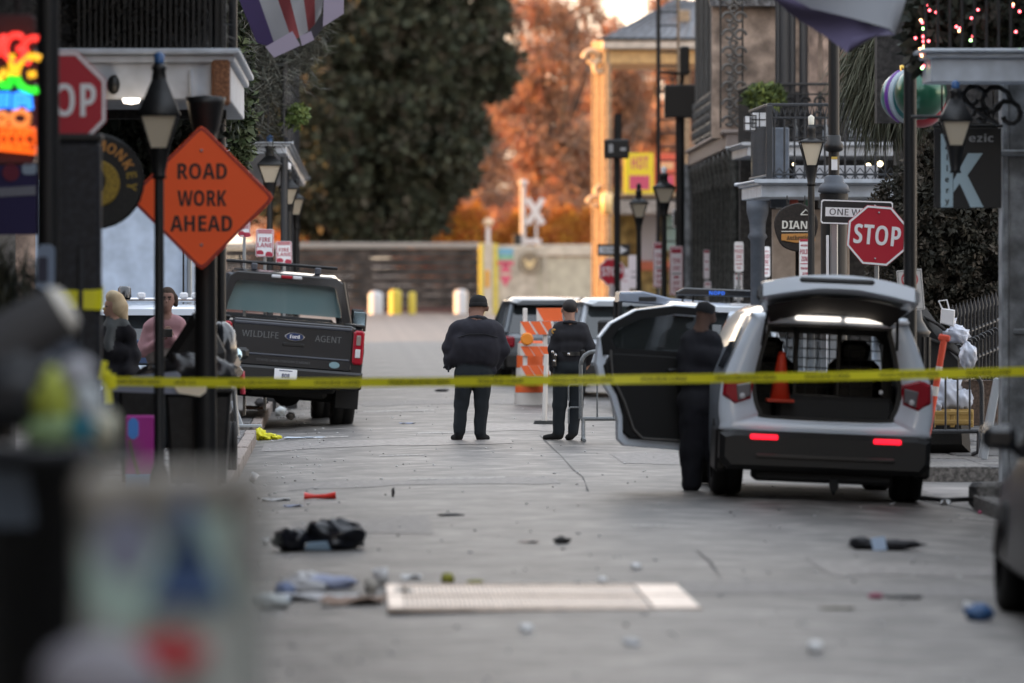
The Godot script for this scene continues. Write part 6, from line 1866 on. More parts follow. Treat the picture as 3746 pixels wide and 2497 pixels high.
func pickup() -> void:
	var s := 168.0
	var o := thing("pickup_truck", "black wildlife agent pickup truck parked half on the left kerb", "truck", Vector3((656.0 - 800.0) / s, -0.03, -F / s), 0.075)
	o.rotation.z = -0.078
	var paint: Material = M["car black"]
	var black: Material = M["black plastic"]
	# cargo bed: sides, tailgate, floor
	for x in [-1, 1]:
		var side := []
		for k in [[0.0, 0.74, 1.37, 0.98], [-0.1, 0.70, 1.40, 1.0], [-2.1, 0.70, 1.40, 1.0]]:
			var w: float = 0.99 * k[3]
			side.append([Vector3(x * (w - 0.16), k[1], k[0]), Vector3(x * w, k[1], k[0]), Vector3(x * (w + 0.015), 1.05, k[0]), Vector3(x * w, k[2] - 0.08, k[0]), Vector3(x * (w - 0.04), k[2], k[0]), Vector3(x * (w - 0.16), k[2], k[0])])
		if x < 0:
			for r in side:
				r.reverse()
		side.reverse()
		part("bed_side", Sh.new().smooth().loft(side), paint, o)
		part("tail_light", Sh.new().bevel(oct(0.075, 0.235, 0.03), 0.12, 0.02), M["lens red"], o, Vector3(x * 0.91, 1.12, 0.0))
		part("reversing_lens", Sh.new().bbox(Vector3(x * 0.905, 1.04, 0.065), Vector3(0.07, 0.12, 0.02), 0.008), M["lens clear"], o)
		part("amber_lens", Sh.new().bbox(Vector3(x * 0.905, 1.22, 0.065), Vector3(0.06, 0.14, 0.02), 0.008), mat("lens grey", 0.25, 0.2, 0.18, 0.15), o)
		part("bed_rail", Sh.new().bbox(Vector3(x * 0.92, 1.415, -1.05), Vector3(0.13, 0.04, 2.0), 0.012), black, o)
	part("bed_floor", Sh.new().bbox(Vector3(0, 0.85, -1.05), Vector3(1.7, 0.08, 2.05), 0.02), black, o)
	var tg := part("tailgate", Sh.new().bevel(oct(0.83, 0.315, 0.03), 0.08, 0.015), paint, o, Vector3(0, 1.095, 0.0))
	part("upper_crease", Sh.new().bbox(Vector3(0, 0.26, 0.045), Vector3(1.62, 0.045, 0.03), 0.012), mat("dark trim", 0.05, 0.055, 0.07, 0.3), tg)
	part("lower_crease", Sh.new().bbox(Vector3(0, -0.16, 0.045), Vector3(1.6, 0.03, 0.025), 0.01), M["dark trim"], tg)
	var lg := mat("letter dim", 0.12, 0.125, 0.13, 0.5)
	words(tg, "WILDLIFE", 0.085, 0.50, lg, Vector3(-0.44, 0.11, 0.043), Basis(), sans)
	words(tg, "AGENT", 0.085, 0.36, lg, Vector3(0.49, 0.11, 0.043), Basis(), sans)
	words(tg, "STATE LAW ENFORCEMENT", 0.03, 0.74, mat("letter dimmer", 0.10, 0.105, 0.115, 0.5), Vector3(-0.1, -0.235, 0.043), Basis(), sans)
	var ov := part("oval_badge", Sh.new().bevel(circle(0.062, 24, 2.2), 0.02, 0.006), M["chrome"], tg, Vector3(0.03, 0.11, 0.045))
	part("blue_oval", Sh.new().bevel(circle(0.05, 24, 2.35), 0.008, 0.002), mat("badge blue", 0.02, 0.035, 0.10, 0.25), ov, Vector3(0, 0, 0.01))
	words(ov, "Ford", 0.045, 0.14, M["sign white"], Vector3(0, 0, 0.0155), Basis(), serif_bold, 0.002)
	part("round_decal", Sh.new().bevel(circle(0.045, 18, 1.6), 0.006, 0.001), mat("decal teal", 0.2, 0.32, 0.36, 0.5), tg, Vector3(0.60, -0.235, 0.043))
	part("handle", Sh.new().bbox(Vector3(0.02, 0.0, 0.045), Vector3(0.3, 0.05, 0.02), 0.01), black, tg)
	# bumper and plate
	part("bumper", Sh.new().bevel(PackedVector2Array([Vector2(-0.98, 0.56), Vector2(-0.9, 0.52), Vector2(0.9, 0.52), Vector2(0.98, 0.56), Vector2(0.98, 0.78), Vector2(-0.98, 0.78)]), 0.24, 0.03), black, o, Vector3(0, 0, 0.14))
	var pl := part("number_plate", Sh.new().bbox(Vector3(-0.07, 0.68, 0.27), Vector3(0.31, 0.155, 0.015), 0.004), M["sign white"], o)
	words(pl, "808", 0.06, 0.11, mat("plate navy", 0.02, 0.03, 0.10, 0.5), Vector3(-0.07, 0.665, 0.279))
	part("plate_line", Sh.new().bbox(Vector3(-0.07, 0.735, 0.279), Vector3(0.18, 0.012, 0.002), 0.0005), M["plate navy"], pl)
	part("axle", Sh.new().tube([Vector3(-0.8, 0.40, -0.95), Vector3(0.8, 0.40, -0.95)], 0.07, 8), M["black rubber"], o)
	part("differential", Sh.new().ball(Vector3(0.05, 0.40, -0.95), Vector3(0.2, 0.17, 0.2)), M["black rubber"], o)
	part("frame_rail", Sh.new().bbox(Vector3(0, 0.56, -2.8), Vector3(1.3, 0.2, 5.4), 0.03), M["black rubber"], o)
	part("spare_carrier", Sh.new().bbox(Vector3(0, 0.48, -0.45), Vector3(1.1, 0.2, 0.6), 0.05), M["black rubber"], o)
	for x in [-1, 1]:
		wheel(o, Vector3(x * 0.83, 0.41, -0.95), 0.41, 0.30)
		wheel(o, Vector3(x * 0.83, 0.41, -4.75), 0.41, 0.30)
		part("mud_flap", Sh.new().bbox(Vector3(x * 0.84, 0.48, -0.42), Vector3(0.32, 0.42, 0.02), 0.006), M["black rubber"], o)
	# cab
	var zc := -2.2
	var cab := []
	for k in [[zc - 0.06, 0.62, 1.42, 0.985], [zc - 2.1, 0.60, 1.42, 0.985], [zc - 2.3, 0.6, 1.38, 0.985], [zc - 3.5, 0.62, 1.30, 0.96], [zc - 3.7, 0.7, 1.2, 0.86]]:
		cab.append(slab(1.0 * k[3], k[1], k[2], k[0], 0.07, 0.05))
	cab.reverse()
	part("cab_body", Sh.new().smooth().loft(cab), paint, o)
	var b := [Vector2(-0.95, 1.30), Vector2(0.95, 1.30), Vector2(0.90, 1.62), Vector2(0.80, 1.98), Vector2(0.70, 2.05), Vector2(-0.70, 2.05), Vector2(-0.80, 1.98), Vector2(-0.90, 1.62)]
	var wi := [Vector2(-0.83, 1.42), Vector2(0.83, 1.42), Vector2(0.79, 1.62), Vector2(0.70, 1.90), Vector2(0.63, 1.93), Vector2(-0.63, 1.93), Vector2(-0.70, 1.90), Vector2(-0.79, 1.62)]
	part("cab_back", Sh.new().ring(PackedVector2Array(b), PackedVector2Array(wi), 0.12, Transform3D(Basis(), Vector3(0, 0, zc)), 0.1), paint, o)
	part("rear_window", Sh.new().prism(PackedVector2Array(wi), 0.012, Transform3D(Basis(Vector3.RIGHT, -0.05), Vector3(0, 0.085, zc + 0.01))), mat("cab glass", 0.17, 0.26, 0.27, 0.03), o)
	M["cab glass"].transparency = BaseMaterial3D.TRANSPARENCY_ALPHA
	M["cab glass"].albedo_color.a = 0.7
	M["cab glass"].metallic_specular = 1.0
	for x in [-1, 1]:
		var sw := Sh.new().flat()
		var q := [Vector3(x * 0.94, 1.50, zc - 0.1), Vector3(x * 0.94, 1.50, zc - 1.95), Vector3(x * 0.82, 1.95, zc - 1.6), Vector3(x * 0.82, 1.95, zc - 0.2)]
		var n := Vector3(x * 0.008, 0, 0)
		sw.quad(q[0] + n, q[1] + n, q[2] + n, q[3] + n)
		sw.quad(q[3] - n, q[2] - n, q[1] - n, q[0] - n)
		part("side_window", sw, M["car glass"], o)
		for z in [zc - 0.05, zc - 1.0, zc - 2.0]:
			part("door_pillar", Sh.new().tube([Vector3(x * 0.93, 1.44, z), Vector3(x * 0.80, 2.0, z if z > zc - 1.5 else z + 0.4)], 0.045, 7), paint, o)
		var m := part("mirror", Sh.new().bevel(PackedVector2Array([Vector2(-0.11, -0.16), Vector2(0.11, -0.14), Vector2(0.11, 0.10), Vector2(0.05, 0.17), Vector2(-0.11, 0.17)]) if x > 0 else PackedVector2Array([Vector2(0.11, -0.16), Vector2(-0.11, -0.14), Vector2(-0.11, 0.10), Vector2(-0.05, 0.17), Vector2(0.11, 0.17)]), 0.14, 0.03), black, o, Vector3(x * 1.20, 1.47, zc - 1.85))
		part("mirror_glass", Sh.new().bbox(Vector3(x * 0.005, 0.03, 0.075), Vector3(0.17, 0.20, 0.01), 0.003), mat("mirror glass", 0.5, 0.6, 0.62, 0.05, 1.0), m)
		part("arm", Sh.new().tube([Vector3(-x * 0.28, -0.05, 0), Vector3(-x * 0.08, -0.03, 0)], 0.035, 6), black, m)
	part("dashboard", Sh.new().bbox(Vector3(0, 1.36, zc - 1.9), Vector3(1.7, 0.2, 0.5), 0.05), black, o)
	for x in [-0.42, 0.42]:
		part("headrest", Sh.new().bbox(Vector3(x, 1.62, zc - 1.2), Vector3(0.28, 0.18, 0.12), 0.05), black, o)
	var ro := []
	for k in [[zc + 0.02, 1.98, 2.06, 0.92], [zc - 0.3, 1.98, 2.09, 1.0], [zc - 1.3, 1.98, 2.10, 1.0], [zc - 1.75, 1.96, 2.04, 0.95]]:
		ro.append(slab(0.80 * k[3], k[1], k[2], k[0], 0.04, 0.06))
	ro.reverse()
	part("roof", Sh.new().smooth().loft(ro), paint, o)
	part("third_brake_light", Sh.new().bbox(Vector3(0.0, 2.015, zc + 0.075), Vector3(0.16, 0.045, 0.03), 0.01), M["lens red"], o)
	for x in [-0.15, 0.15]:
		part("bed_lamp", Sh.new().bbox(Vector3(x, 2.015, zc + 0.073), Vector3(0.13, 0.045, 0.03), 0.01), M["lens clear"], o)
	var rk := part("roof_rack", Sh.new().tube([Vector3(-0.80, 2.19, zc - 0.25), Vector3(0.72, 2.19, zc - 0.25)], 0.022, 7), M["iron"], o)
	part("rack_bar", Sh.new().tube([Vector3(-0.80, 2.19, zc - 1.2), Vector3(0.72, 2.19, zc - 1.2)], 0.022, 7), M["iron"], rk)
	for x in [-0.45, 0.45]:
		part("rack_foot", Sh.new().bbox(Vector3(x, 2.13, zc - 0.22), Vector3(0.09, 0.1, 0.12), 0.015), M["dark trim"], rk)
	part("antenna", Sh.new().tube([Vector3(-0.62, 2.1, zc - 0.4), Vector3(-0.66, 2.28, zc - 0.4)], 0.01, 5), M["iron"], o)

func person(label: String, x: float, y: float, s: float, foot_y := 0.0) -> Node3D:
	var X := (x - 800.0) / s
	var o := thing("person", label, "person", Vector3(X, foot_y, -F / s))
	return o

func people() -> void:
	var skin := vc(0.16, 0.085, 0.06)
	var pale := vc(0.34, 0.20, 0.15)
	var coat := vc(0.016, 0.018, 0.024)
	var trous := vc(0.011, 0.012, 0.016)
	var uni := vc(0.012, 0.013, 0.019)
	var shoe := vc(0.008, 0.008, 0.009)
	var cloth: Material = M["cloth"]
	# heavy man seen from behind
	var s := 186.0
	var o := person("heavyset man in dark jacket and black knit cap standing with back turned", 1093, 1003, s, gy(1.57))
	var J := func(x: float, y: float, z: float) -> Vector3: return Vector3((x - 1093.0) / s, (1001.0 - y) / s, z)
	var b := [
		[J.call(1097, 697, -0.10), J.call(1098, 688, -0.10), 0.098, 0.095, skin],
		[J.call(1095, 712, -0.07), J.call(1094, 728, 0.0), 0.085, 0.11, skin],
		[J.call(1078, 752, 0.02), J.call(1118, 752, 0.02), 0.165, 0.165, coat],
		[J.call(1058, 745, 0.01), J.call(1130, 748, 0.01), 0.105, 0.105, coat],
		[J.call(1070, 780, 0.0), J.call(1116, 782, 0.0), 0.20, 0.20, coat],
		[J.call(1068, 795, -0.02), J.call(1116, 798, -0.02), 0.198, 0.198, coat],
		[J.call(1050, 806, -0.01), J.call(1120, 812, -0.01), 0.14, 0.14, coat],
		[J.call(1050, 748, 0.0), J.call(1033, 790, -0.02), 0.105, 0.092, coat],
		[J.call(1033, 790, -0.02), J.call(1038, 825, -0.16), 0.09, 0.065, coat],
		[J.call(1026, 815, 0.0), J.call(1030, 832, -0.02), 0.05, 0.05, coat],
		[J.call(1138, 750, 0.0), J.call(1154, 793, -0.02), 0.105, 0.09, coat],
		[J.call(1154, 793, -0.02), J.call(1140, 832, -0.10), 0.088, 0.062, coat],
		[J.call(1126, 838, 0.0), J.call(1134, 843, 0.0), 0.05, 0.045, coat],
		[J.call(1070, 850, 0.0), J.call(1106, 852, 0.0), 0.15, 0.15, trous],
		[J.call(1066, 862, 0.0), J.call(1060, 920, 0.0), 0.118, 0.088, trous],
		[J.call(1060, 920, 0.0), J.call(1055, 980, 0.03), 0.086, 0.074, trous],
		[J.call(1108, 864, 0.0), J.call(1106, 920, 0.0), 0.118, 0.088, trous],
		[J.call(1106, 920, 0.0), J.call(1102, 984, 0.02), 0.086, 0.074, trous],
		[J.call(1055, 994, 0.03), J.call(1046, 996, -0.17), 0.05, 0.042, shoe],
		[J.call(1049, 995, 0.0), J.call(1041, 996, -0.06), 0.045, 0.038, shoe],
		[J.call(1103, 997, 0.02), J.call(1108, 999, -0.18), 0.046, 0.036, shoe],
		[J.call(1110, 997, 0.0), J.call(1118, 997, -0.05), 0.045, 0.038, shoe],
		[J.call(1120, 696, -0.10), J.call(1120, 704, -0.10), 0.018, 0.015, skin],
		[J.call(1080, 700, -0.10), J.call(1080, 708, -0.10), 0.018, 0.015, skin]]
	part("body", flesh(b, 0.016, 0.035, 0.011, 3), cloth, o)
	part("cap", Sh.new().lathe([Vector2(0.108, -0.035), Vector2(0.112, 0.0), Vector2(0.108, 0.05), Vector2(0.085, 0.095), Vector2(0.001, 0.118)], Transform3D(Basis(Vector3.RIGHT, -0.12), J.call(1099, 689, -0.10)), 18), mat("knit black", 0.009, 0.009, 0.01, 0.95), o)
	part("cap_band", Sh.new().lathe([Vector2(0.110, -0.04), Vector2(0.117, -0.03), Vector2(0.117, 0.005), Vector2(0.110, 0.012)], Transform3D(Basis(Vector3.RIGHT, -0.12), J.call(1099, 689, -0.10)), 18), M["knit black"], o)
	part("collar", Sh.new().tube([J.call(1070, 728, -0.05), J.call(1082, 721, 0.06), J.call(1096, 719, 0.09), J.call(1112, 722, 0.06), J.call(1124, 730, -0.05)], 0.03, 7), mat("coat cloth", 0.016, 0.018, 0.024, 0.95), o)
	for k in [[1024, 828, 1019, 836], [1030, 832, 1030, 845], [1133, 842, 1134, 855], [1128, 843, 1126, 852]]:
		part("hem_cord", Sh.new().tube([J.call(k[0], k[1], 0.02), J.call(k[2], k[3], 0.04)], 0.012, 5), M["coat cloth"], o)
	part("yoke_seam", Sh.new().tube([J.call(1052, 765, 0.175), J.call(1075, 758, 0.195), J.call(1115, 758, 0.195), J.call(1142, 766, 0.165)], 0.006, 4), mat("seam dark", 0.008, 0.008, 0.01, 0.9), o)
	# police officer, back turned, beside the barrier
	s = 186.5
	o = person("police officer in black uniform with shoulder patch, back turned, beside the metal barrier", 1307, 1000, s, gy(2.7))
	J = func(x: float, y: float, z: float) -> Vector3: return Vector3((x - 1307.0) / s, (1000.0 - y) / s, z)
	b = [
		[J.call(1308, 700, -0.02), J.call(1308, 695, -0.01), 0.080, 0.084, pale],
		[J.call(1306, 708, -0.05), J.call(1305, 713, -0.06), 0.055, 0.05, pale],
		[J.call(1309, 716, 0.0), J.call(1309, 733, 0.0), 0.058, 0.066, pale],
		[J.call(1290, 742, 0.0), J.call(1330, 742, 0.0), 0.075, 0.075, uni],
		[J.call(1288, 760, 0.0), J.call(1334, 760, 0.0), 0.115, 0.115, uni],
		[J.call(1294, 785, 0.0), J.call(1326, 785, 0.0), 0.112, 0.112, uni],
		[J.call(1294, 808, 0.0), J.call(1326, 808, 0.0), 0.115, 0.115, uni],
		[J.call(1283, 744, 0.0), J.call(1271, 790, 0.02), 0.075, 0.062, uni],
		[J.call(1271, 790, 0.02), J.call(1270, 836, -0.06), 0.062, 0.048, uni],
		[J.call(1338, 744, 0.0), J.call(1356, 788, 0.05), 0.075, 0.062, uni],
		[J.call(1356, 788, 0.05), J.call(1350, 822, -0.05), 0.060, 0.046, uni],
		[J.call(1350, 824, -0.06), J.call(1346, 834, -0.09), 0.036, 0.03, pale],
		[J.call(1294, 835, 0.0), J.call(1324, 835, 0.0), 0.125, 0.125, trous],
		[J.call(1290, 850, 0.0), J.call(1285, 920, 0.0), 0.105, 0.085, trous],
		[J.call(1286, 920, 0.0), J.call(1283, 980, 0.02), 0.085, 0.072, trous],
		[J.call(1326, 850, 0.0), J.call(1324, 920, 0.0), 0.10, 0.082, trous],
		[J.call(1322, 920, 0.0), J.call(1316, 980, 0.03), 0.08, 0.066, trous],
		[J.call(1285, 991, 0.04), J.call(1252, 994, -0.03), 0.046, 0.036, shoe],
		[J.call(1310, 992, 0.05), J.call(1304, 994, -0.12), 0.044, 0.034, shoe]]
	part("body", flesh(b, 0.015, 0.03, 0.010, 5), cloth, o)
	part("hair", Sh.new().ball(J.call(1309, 693, 0.0), Vector3(0.092, 0.090, 0.100), Basis(), 16, 0.03, 4), mat("hair black", 0.010, 0.008, 0.008, 0.7), o)
	for x in [1291, 1325]:
		part("ear", Sh.new().ball(J.call(x, 702, -0.01), Vector3(0.013, 0.032, 0.022)), M["skin"], o)
	part("collar", Sh.new().tube([J.call(1290, 733, -0.06), J.call(1296, 729, 0.05), J.call(1309, 728, 0.075), J.call(1322, 730, 0.05), J.call(1328, 734, -0.06)], 0.022, 7), mat("uniform cloth", 0.012, 0.013, 0.019, 0.9), o)
	part("belt", Sh.new().loft([belt_ring(J.call(1310, 806, 0), 0.205, 0.135), belt_ring(J.call(1310, 797, 0), 0.20, 0.132)]), mat("belt leather", 0.012, 0.012, 0.012, 0.3), o)
	part("radio", Sh.new().bbox(J.call(1338, 802, 0.10), Vector3(0.06, 0.11, 0.05), 0.012), M["black plastic"], o)
	part("holster", Sh.new().bbox(J.call(1272, 815, 0.09), Vector3(0.06, 0.2, 0.08), 0.02), M["belt leather"], o)
	for k in [[1268, 797], [1275, 804], [1272, 818], [1305, 802]]:
		part("keeper", Sh.new().bbox(J.call(k[0], k[1], 0.145), Vector3(0.03, 0.028, 0.012), 0.005), M["chrome"], o)
	part("shoulder_patch", Sh.new().bevel(circle(0.05, 16), 0.012, 0.003), mat("patch grey", 0.14, 0.14, 0.15, 0.6), o, J.call(1268, 752, 0.06))
	part("patch_disc", Sh.new().bevel(circle(0.034, 16), 0.012, 0.003), mat("patch gold", 0.50, 0.26, 0.05, 0.6), o, J.call(1272, 750, 0.072))
	part("patch_centre", Sh.new().bevel(circle(0.013, 10), 0.008, 0.002), M["print black"], o, J.call(1272, 750, 0.082))
	var hx := Transform3D(Basis(Vector3.BACK, PI) * Basis(Vector3.UP, 0.9), J.call(1271, 838, -0.06))
	part("hand", flesh(hand_bones(hx, vc(0.16, 0.09, 0.07), 0.5, 1.0), 0.005, 0.008), cloth, o)
	# person at the open rear door
	s = 238.0
	o = person("person in black leaning in at the open rear door of the white patrol estate", 1615, 1143, s, gy(3.4))
	J = func(x: float, y: float, z: float) -> Vector3: return Vector3((x - 1615.0) / s, (1141.0 - y) / s, z)
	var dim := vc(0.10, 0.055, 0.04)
	b = [
		[J.call(1618, 736, -0.02), J.call(1622, 732, -0.02), 0.085, 0.085, dim],
		[J.call(1632, 745, -0.04), J.call(1638, 750, -0.05), 0.045, 0.035, dim],
		[J.call(1614, 755, 0.0), J.call(1608, 776, 0.0), 0.06, 0.07, dim],
		[J.call(1590, 795, 0.0), J.call(1628, 795, 0.0), 0.095, 0.095, coat],
		[J.call(1588, 830, 0.0), J.call(1630, 835, 0.0), 0.14, 0.14, coat],
		[J.call(1590, 880, 0.0), J.call(1630, 885, 0.0), 0.145, 0.145, coat],
		[J.call(1592, 935, 0.0), J.call(1630, 940, 0.0), 0.15, 0.15, coat],
		[J.call(1640, 800, 0.0), J.call(1655, 850, -0.10), 0.075, 0.062, coat],
		[J.call(1655, 850, -0.10), J.call(1668, 815, -0.22), 0.06, 0.045, coat],
		[J.call(1580, 800, 0.02), J.call(1575, 870, 0.06), 0.08, 0.068, coat],
		[J.call(1575, 870, 0.06), J.call(1610, 905, -0.12), 0.065, 0.045, coat],
		[J.call(1595, 960, 0.0), J.call(1590, 1050, 0.0), 0.145, 0.125, trous],
		[J.call(1590, 1050, 0.0), J.call(1588, 1125, 0.03), 0.12, 0.10, trous],
		[J.call(1636, 960, 0.0), J.call(1646, 1050, 0.0), 0.14, 0.12, trous],
		[J.call(1646, 1050, 0.0), J.call(1652, 1125, 0.03), 0.115, 0.10, trous],
		[J.call(1588, 1130, 0.05), J.call(1590, 1133, -0.14), 0.046, 0.036, shoe],
		[J.call(1652, 1130, 0.05), J.call(1662, 1133, -0.13), 0.046, 0.036, shoe]]
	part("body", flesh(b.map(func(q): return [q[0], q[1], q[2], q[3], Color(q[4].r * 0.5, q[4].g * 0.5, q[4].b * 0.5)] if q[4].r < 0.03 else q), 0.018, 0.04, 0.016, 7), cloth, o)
	part("cap", Sh.new().lathe([Vector2(0.096, -0.02), Vector2(0.098, 0.01), Vector2(0.085, 0.065), Vector2(0.001, 0.092)], Transform3D(Basis(Vector3.BACK, -0.25), J.call(1620, 728, -0.02)), 16), M["knit black"], o)
	part("cap_peak", Sh.new().bevel(circle(0.07, 16), 0.012, 0.003), M["knit black"], o, J.call(1634, 733, -0.08))
	(o.get_child(o.get_child_count() - 1) as Node3D).rotation = Vector3(-PI * 0.5, 0.0, -0.5)
	hx = Transform3D(Basis(Vector3.BACK, -0.7), J.call(1668, 813, -0.22))
	part("hand", flesh(hand_bones(hx, dim, 0.6, -1.0), 0.005, 0.008), cloth, o)
	# fair haired woman and person in pink, by the bins on the left
	s = 205.0
	o = person("fair haired woman in black coat and grey scarf facing left, behind the bins", 268, 1050, s, 0.06)
	var fy := 600.0 + (EYE - 0.06) * s
	J = func(x: float, y: float, z: float) -> Vector3: return Vector3((x - 268.0) / s, (fy - y) / s, z)
	var blk := vc(0.007, 0.007, 0.008)
	var scarf := vc(0.075, 0.085, 0.09)
	b = [
		[J.call(258, 708, 0.0), J.call(256, 700, 0.0), 0.082, 0.084, pale],
		[J.call(246, 714, 0.02), J.call(243, 716, 0.02), 0.035, 0.025, pale],
		[J.call(262, 722, 0.0), J.call(266, 742, 0.0), 0.06, 0.07, pale],
		[J.call(252, 746, 0.02), J.call(284, 744, 0.02), 0.07, 0.065, scarf],
		[J.call(256, 752, 0.08), J.call(250, 800, 0.12), 0.05, 0.04, scarf],
		[J.call(250, 764, 0.0), J.call(290, 764, 0.0), 0.10, 0.10, blk],
		[J.call(252, 810, 0.0), J.call(292, 812, 0.0), 0.135, 0.125, blk],
		[J.call(250, 860, 0.0), J.call(296, 860, 0.0), 0.15, 0.14, blk],
		[J.call(252, 920, 0.0), J.call(296, 920, 0.0), 0.15, 0.14, blk],
		[J.call(298, 768, 0.0), J.call(310, 818, 0.02), 0.072, 0.062, blk],
		[J.call(310, 818, 0.02), J.call(290, 852, 0.12), 0.06, 0.045, blk],
		[J.call(242, 770, 0.0), J.call(236, 820, 0.02), 0.072, 0.062, blk],
		[J.call(236, 820, 0.02), J.call(250, 862, 0.1), 0.06, 0.045, blk],
		[J.call(260, 940, 0.0), J.call(260, 1030, 0.0), 0.10, 0.065, blk],
		[J.call(288, 940, 0.0), J.call(288, 1030, 0.0), 0.10, 0.065, blk],
		[J.call(260, 1036, 0.0), J.call(250, 1038, 0.10), 0.04, 0.032, blk],
		[J.call(288, 1036, 0.0), J.call(280, 1038, 0.10), 0.04, 0.032, blk]]
	part("body", flesh(b, 0.019, 0.05, 0.016, 9), cloth, o)
	var hair := [[J.call(266, 690, 0.0), J.call(270, 705, 0.0), 0.095, 0.105, vc(0.46, 0.36, 0.23)], [J.call(276, 705, 0.0), J.call(284, 738, 0.0), 0.085, 0.05, vc(0.40, 0.31, 0.20)], [J.call(258, 680, 0.0), J.call(262, 684, 0.0), 0.07, 0.07, vc(0.48, 0.39, 0.26)]]
	part("hair", flesh(hair, 0.014, 0.05, 0.012, 12), cloth, o)
	for z in [0.02, 0.075]:
		part("eye", Sh.new().ball(J.call(246, 703, z), Vector3(0.01, 0.008, 0.012), Basis(), 8), M["hair black"], o)
	part("nose", Sh.new().ball(J.call(241, 709, 0.03), Vector3(0.02, 0.018, 0.013), Basis(), 8), M["skin"], o)
	part("mouth", Sh.new().bbox(J.call(245, 717, 0.04), Vector3(0.02, 0.009, 0.04), 0.003), mat("lip", 0.18, 0.06, 0.05, 0.5), o)
	s = 200.0
	o = person("person in pale pink hooded top looking down at a dark phone", 378, 1040, s, 0.06)
	fy = 600.0 + (EYE - 0.06) * s
	J = func(x: float, y: float, z: float) -> Vector3: return Vector3((x - 378.0) / s, (fy - y) / s, z)
	var pink := vc(0.34, 0.19, 0.21)
	var grey := vc(0.20, 0.18, 0.165)
	var warm := vc(0.21, 0.12, 0.095)
	b = [
		[J.call(384, 692, 0.03), J.call(385, 684, 0.03), 0.084, 0.086, warm],
		[J.call(383, 706, 0.08), J.call(383, 702, 0.10), 0.05, 0.032, warm],
		[J.call(382, 715, 0.0), J.call(380, 732, 0.0), 0.06, 0.075, warm],
		[J.call(350, 748, 0.0), J.call(412, 746, 0.0), 0.085, 0.085, pink],
		[J.call(366, 735, -0.02), J.call(400, 734, -0.02), 0.07, 0.07, pink],
		[J.call(356, 780, 0.0), J.call(402, 780, 0.0), 0.12, 0.12, pink],
		[J.call(360, 820, 0.0), J.call(400, 820, 0.0), 0.125, 0.125, grey],
		[J.call(360, 870, 0.0), J.call(402, 870, 0.0), 0.13, 0.13, grey],
		[J.call(342, 755, 0.0), J.call(328, 806, 0.03), 0.075, 0.066, pink],
		[J.call(328, 806, 0.03), J.call(366, 786, 0.20), 0.062, 0.046, pink],
		[J.call(414, 755, 0.0), J.call(426, 800, 0.03), 0.075, 0.066, pink],
		[J.call(426, 800, 0.03), J.call(396, 774, 0.20), 0.062, 0.046, pink],
		[J.call(366, 890, 0.0), J.call(366, 1020, 0.0), 0.11, 0.07, trous],
		[J.call(396, 890, 0.0), J.call(396, 1020, 0.0), 0.11, 0.07, trous],
		[J.call(366, 1026, 0.0), J.call(362, 1028, 0.1), 0.04, 0.032, shoe],
		[J.call(396, 1026, 0.0), J.call(400, 1028, 0.1), 0.04, 0.032, shoe]]
	part("body", flesh(b, 0.019, 0.05, 0.016, 15), cloth, o)
	part("hair", flesh([[J.call(385, 676, 0.0), J.call(386, 686, -0.03), 0.088, 0.09, vc(0.05, 0.033, 0.025)], [J.call(402, 684, 0.0), J.call(404, 700, 0.0), 0.035, 0.03, vc(0.05, 0.033, 0.025)]], 0.014, 0.04, 0.01, 16), cloth, o)
	for x in [-0.032, 0.032]:
		part("eye", Sh.new().ball(J.call(384, 687, 0.112) + Vector3(x, 0, 0), Vector3(0.014, 0.008, 0.008), Basis(), 8), M["hair black"], o)
		part("eyebrow", Sh.new().bbox(J.call(384, 682, 0.112) + Vector3(x, 0, 0), Vector3(0.035, 0.008, 0.012), 0.003), M["hair black"], o)
		part("ear", Sh.new().ball(J.call(384, 691, 0.02) + Vector3(x * 2.7, 0, 0), Vector3(0.014, 0.03, 0.02), Basis(), 8), mat("skin dim", 0.21, 0.12, 0.095, 0.6), o)
	part("nose", Sh.new().ball(J.call(384, 692, 0.122), Vector3(0.013, 0.022, 0.018), Basis(), 8), M["skin dim"], o)
	part("mouth", Sh.new().bbox(J.call(384, 699, 0.112), Vector3(0.045, 0.009, 0.014), 0.003), mat("lip", 0.18, 0.06, 0.05, 0.5), o)
	part("phone", Sh.new().bbox(J.call(385, 764, 0.26), Vector3(0.13, 0.09, 0.012), 0.006), M["black plastic"], o)
	for k in [[368, 780, -0.5, -1.0], [396, 772, 0.5, 1.0]]:
		hx = Transform3D(Basis(Vector3.BACK, k[2]), J.call(k[0], k[1], 0.22))
		part("hand", flesh(hand_bones(hx, warm, 0.7, k[3]), 0.006, 0.008), cloth, o)

func belt_ring(c: Vector3, rx: float, rz: float) -> Array:
	var r := []
	for i in 20:
		r.append(c + Vector3(cos(TAU * i / 20) * rx, 0, sin(TAU * i / 20) * rz))
	return r

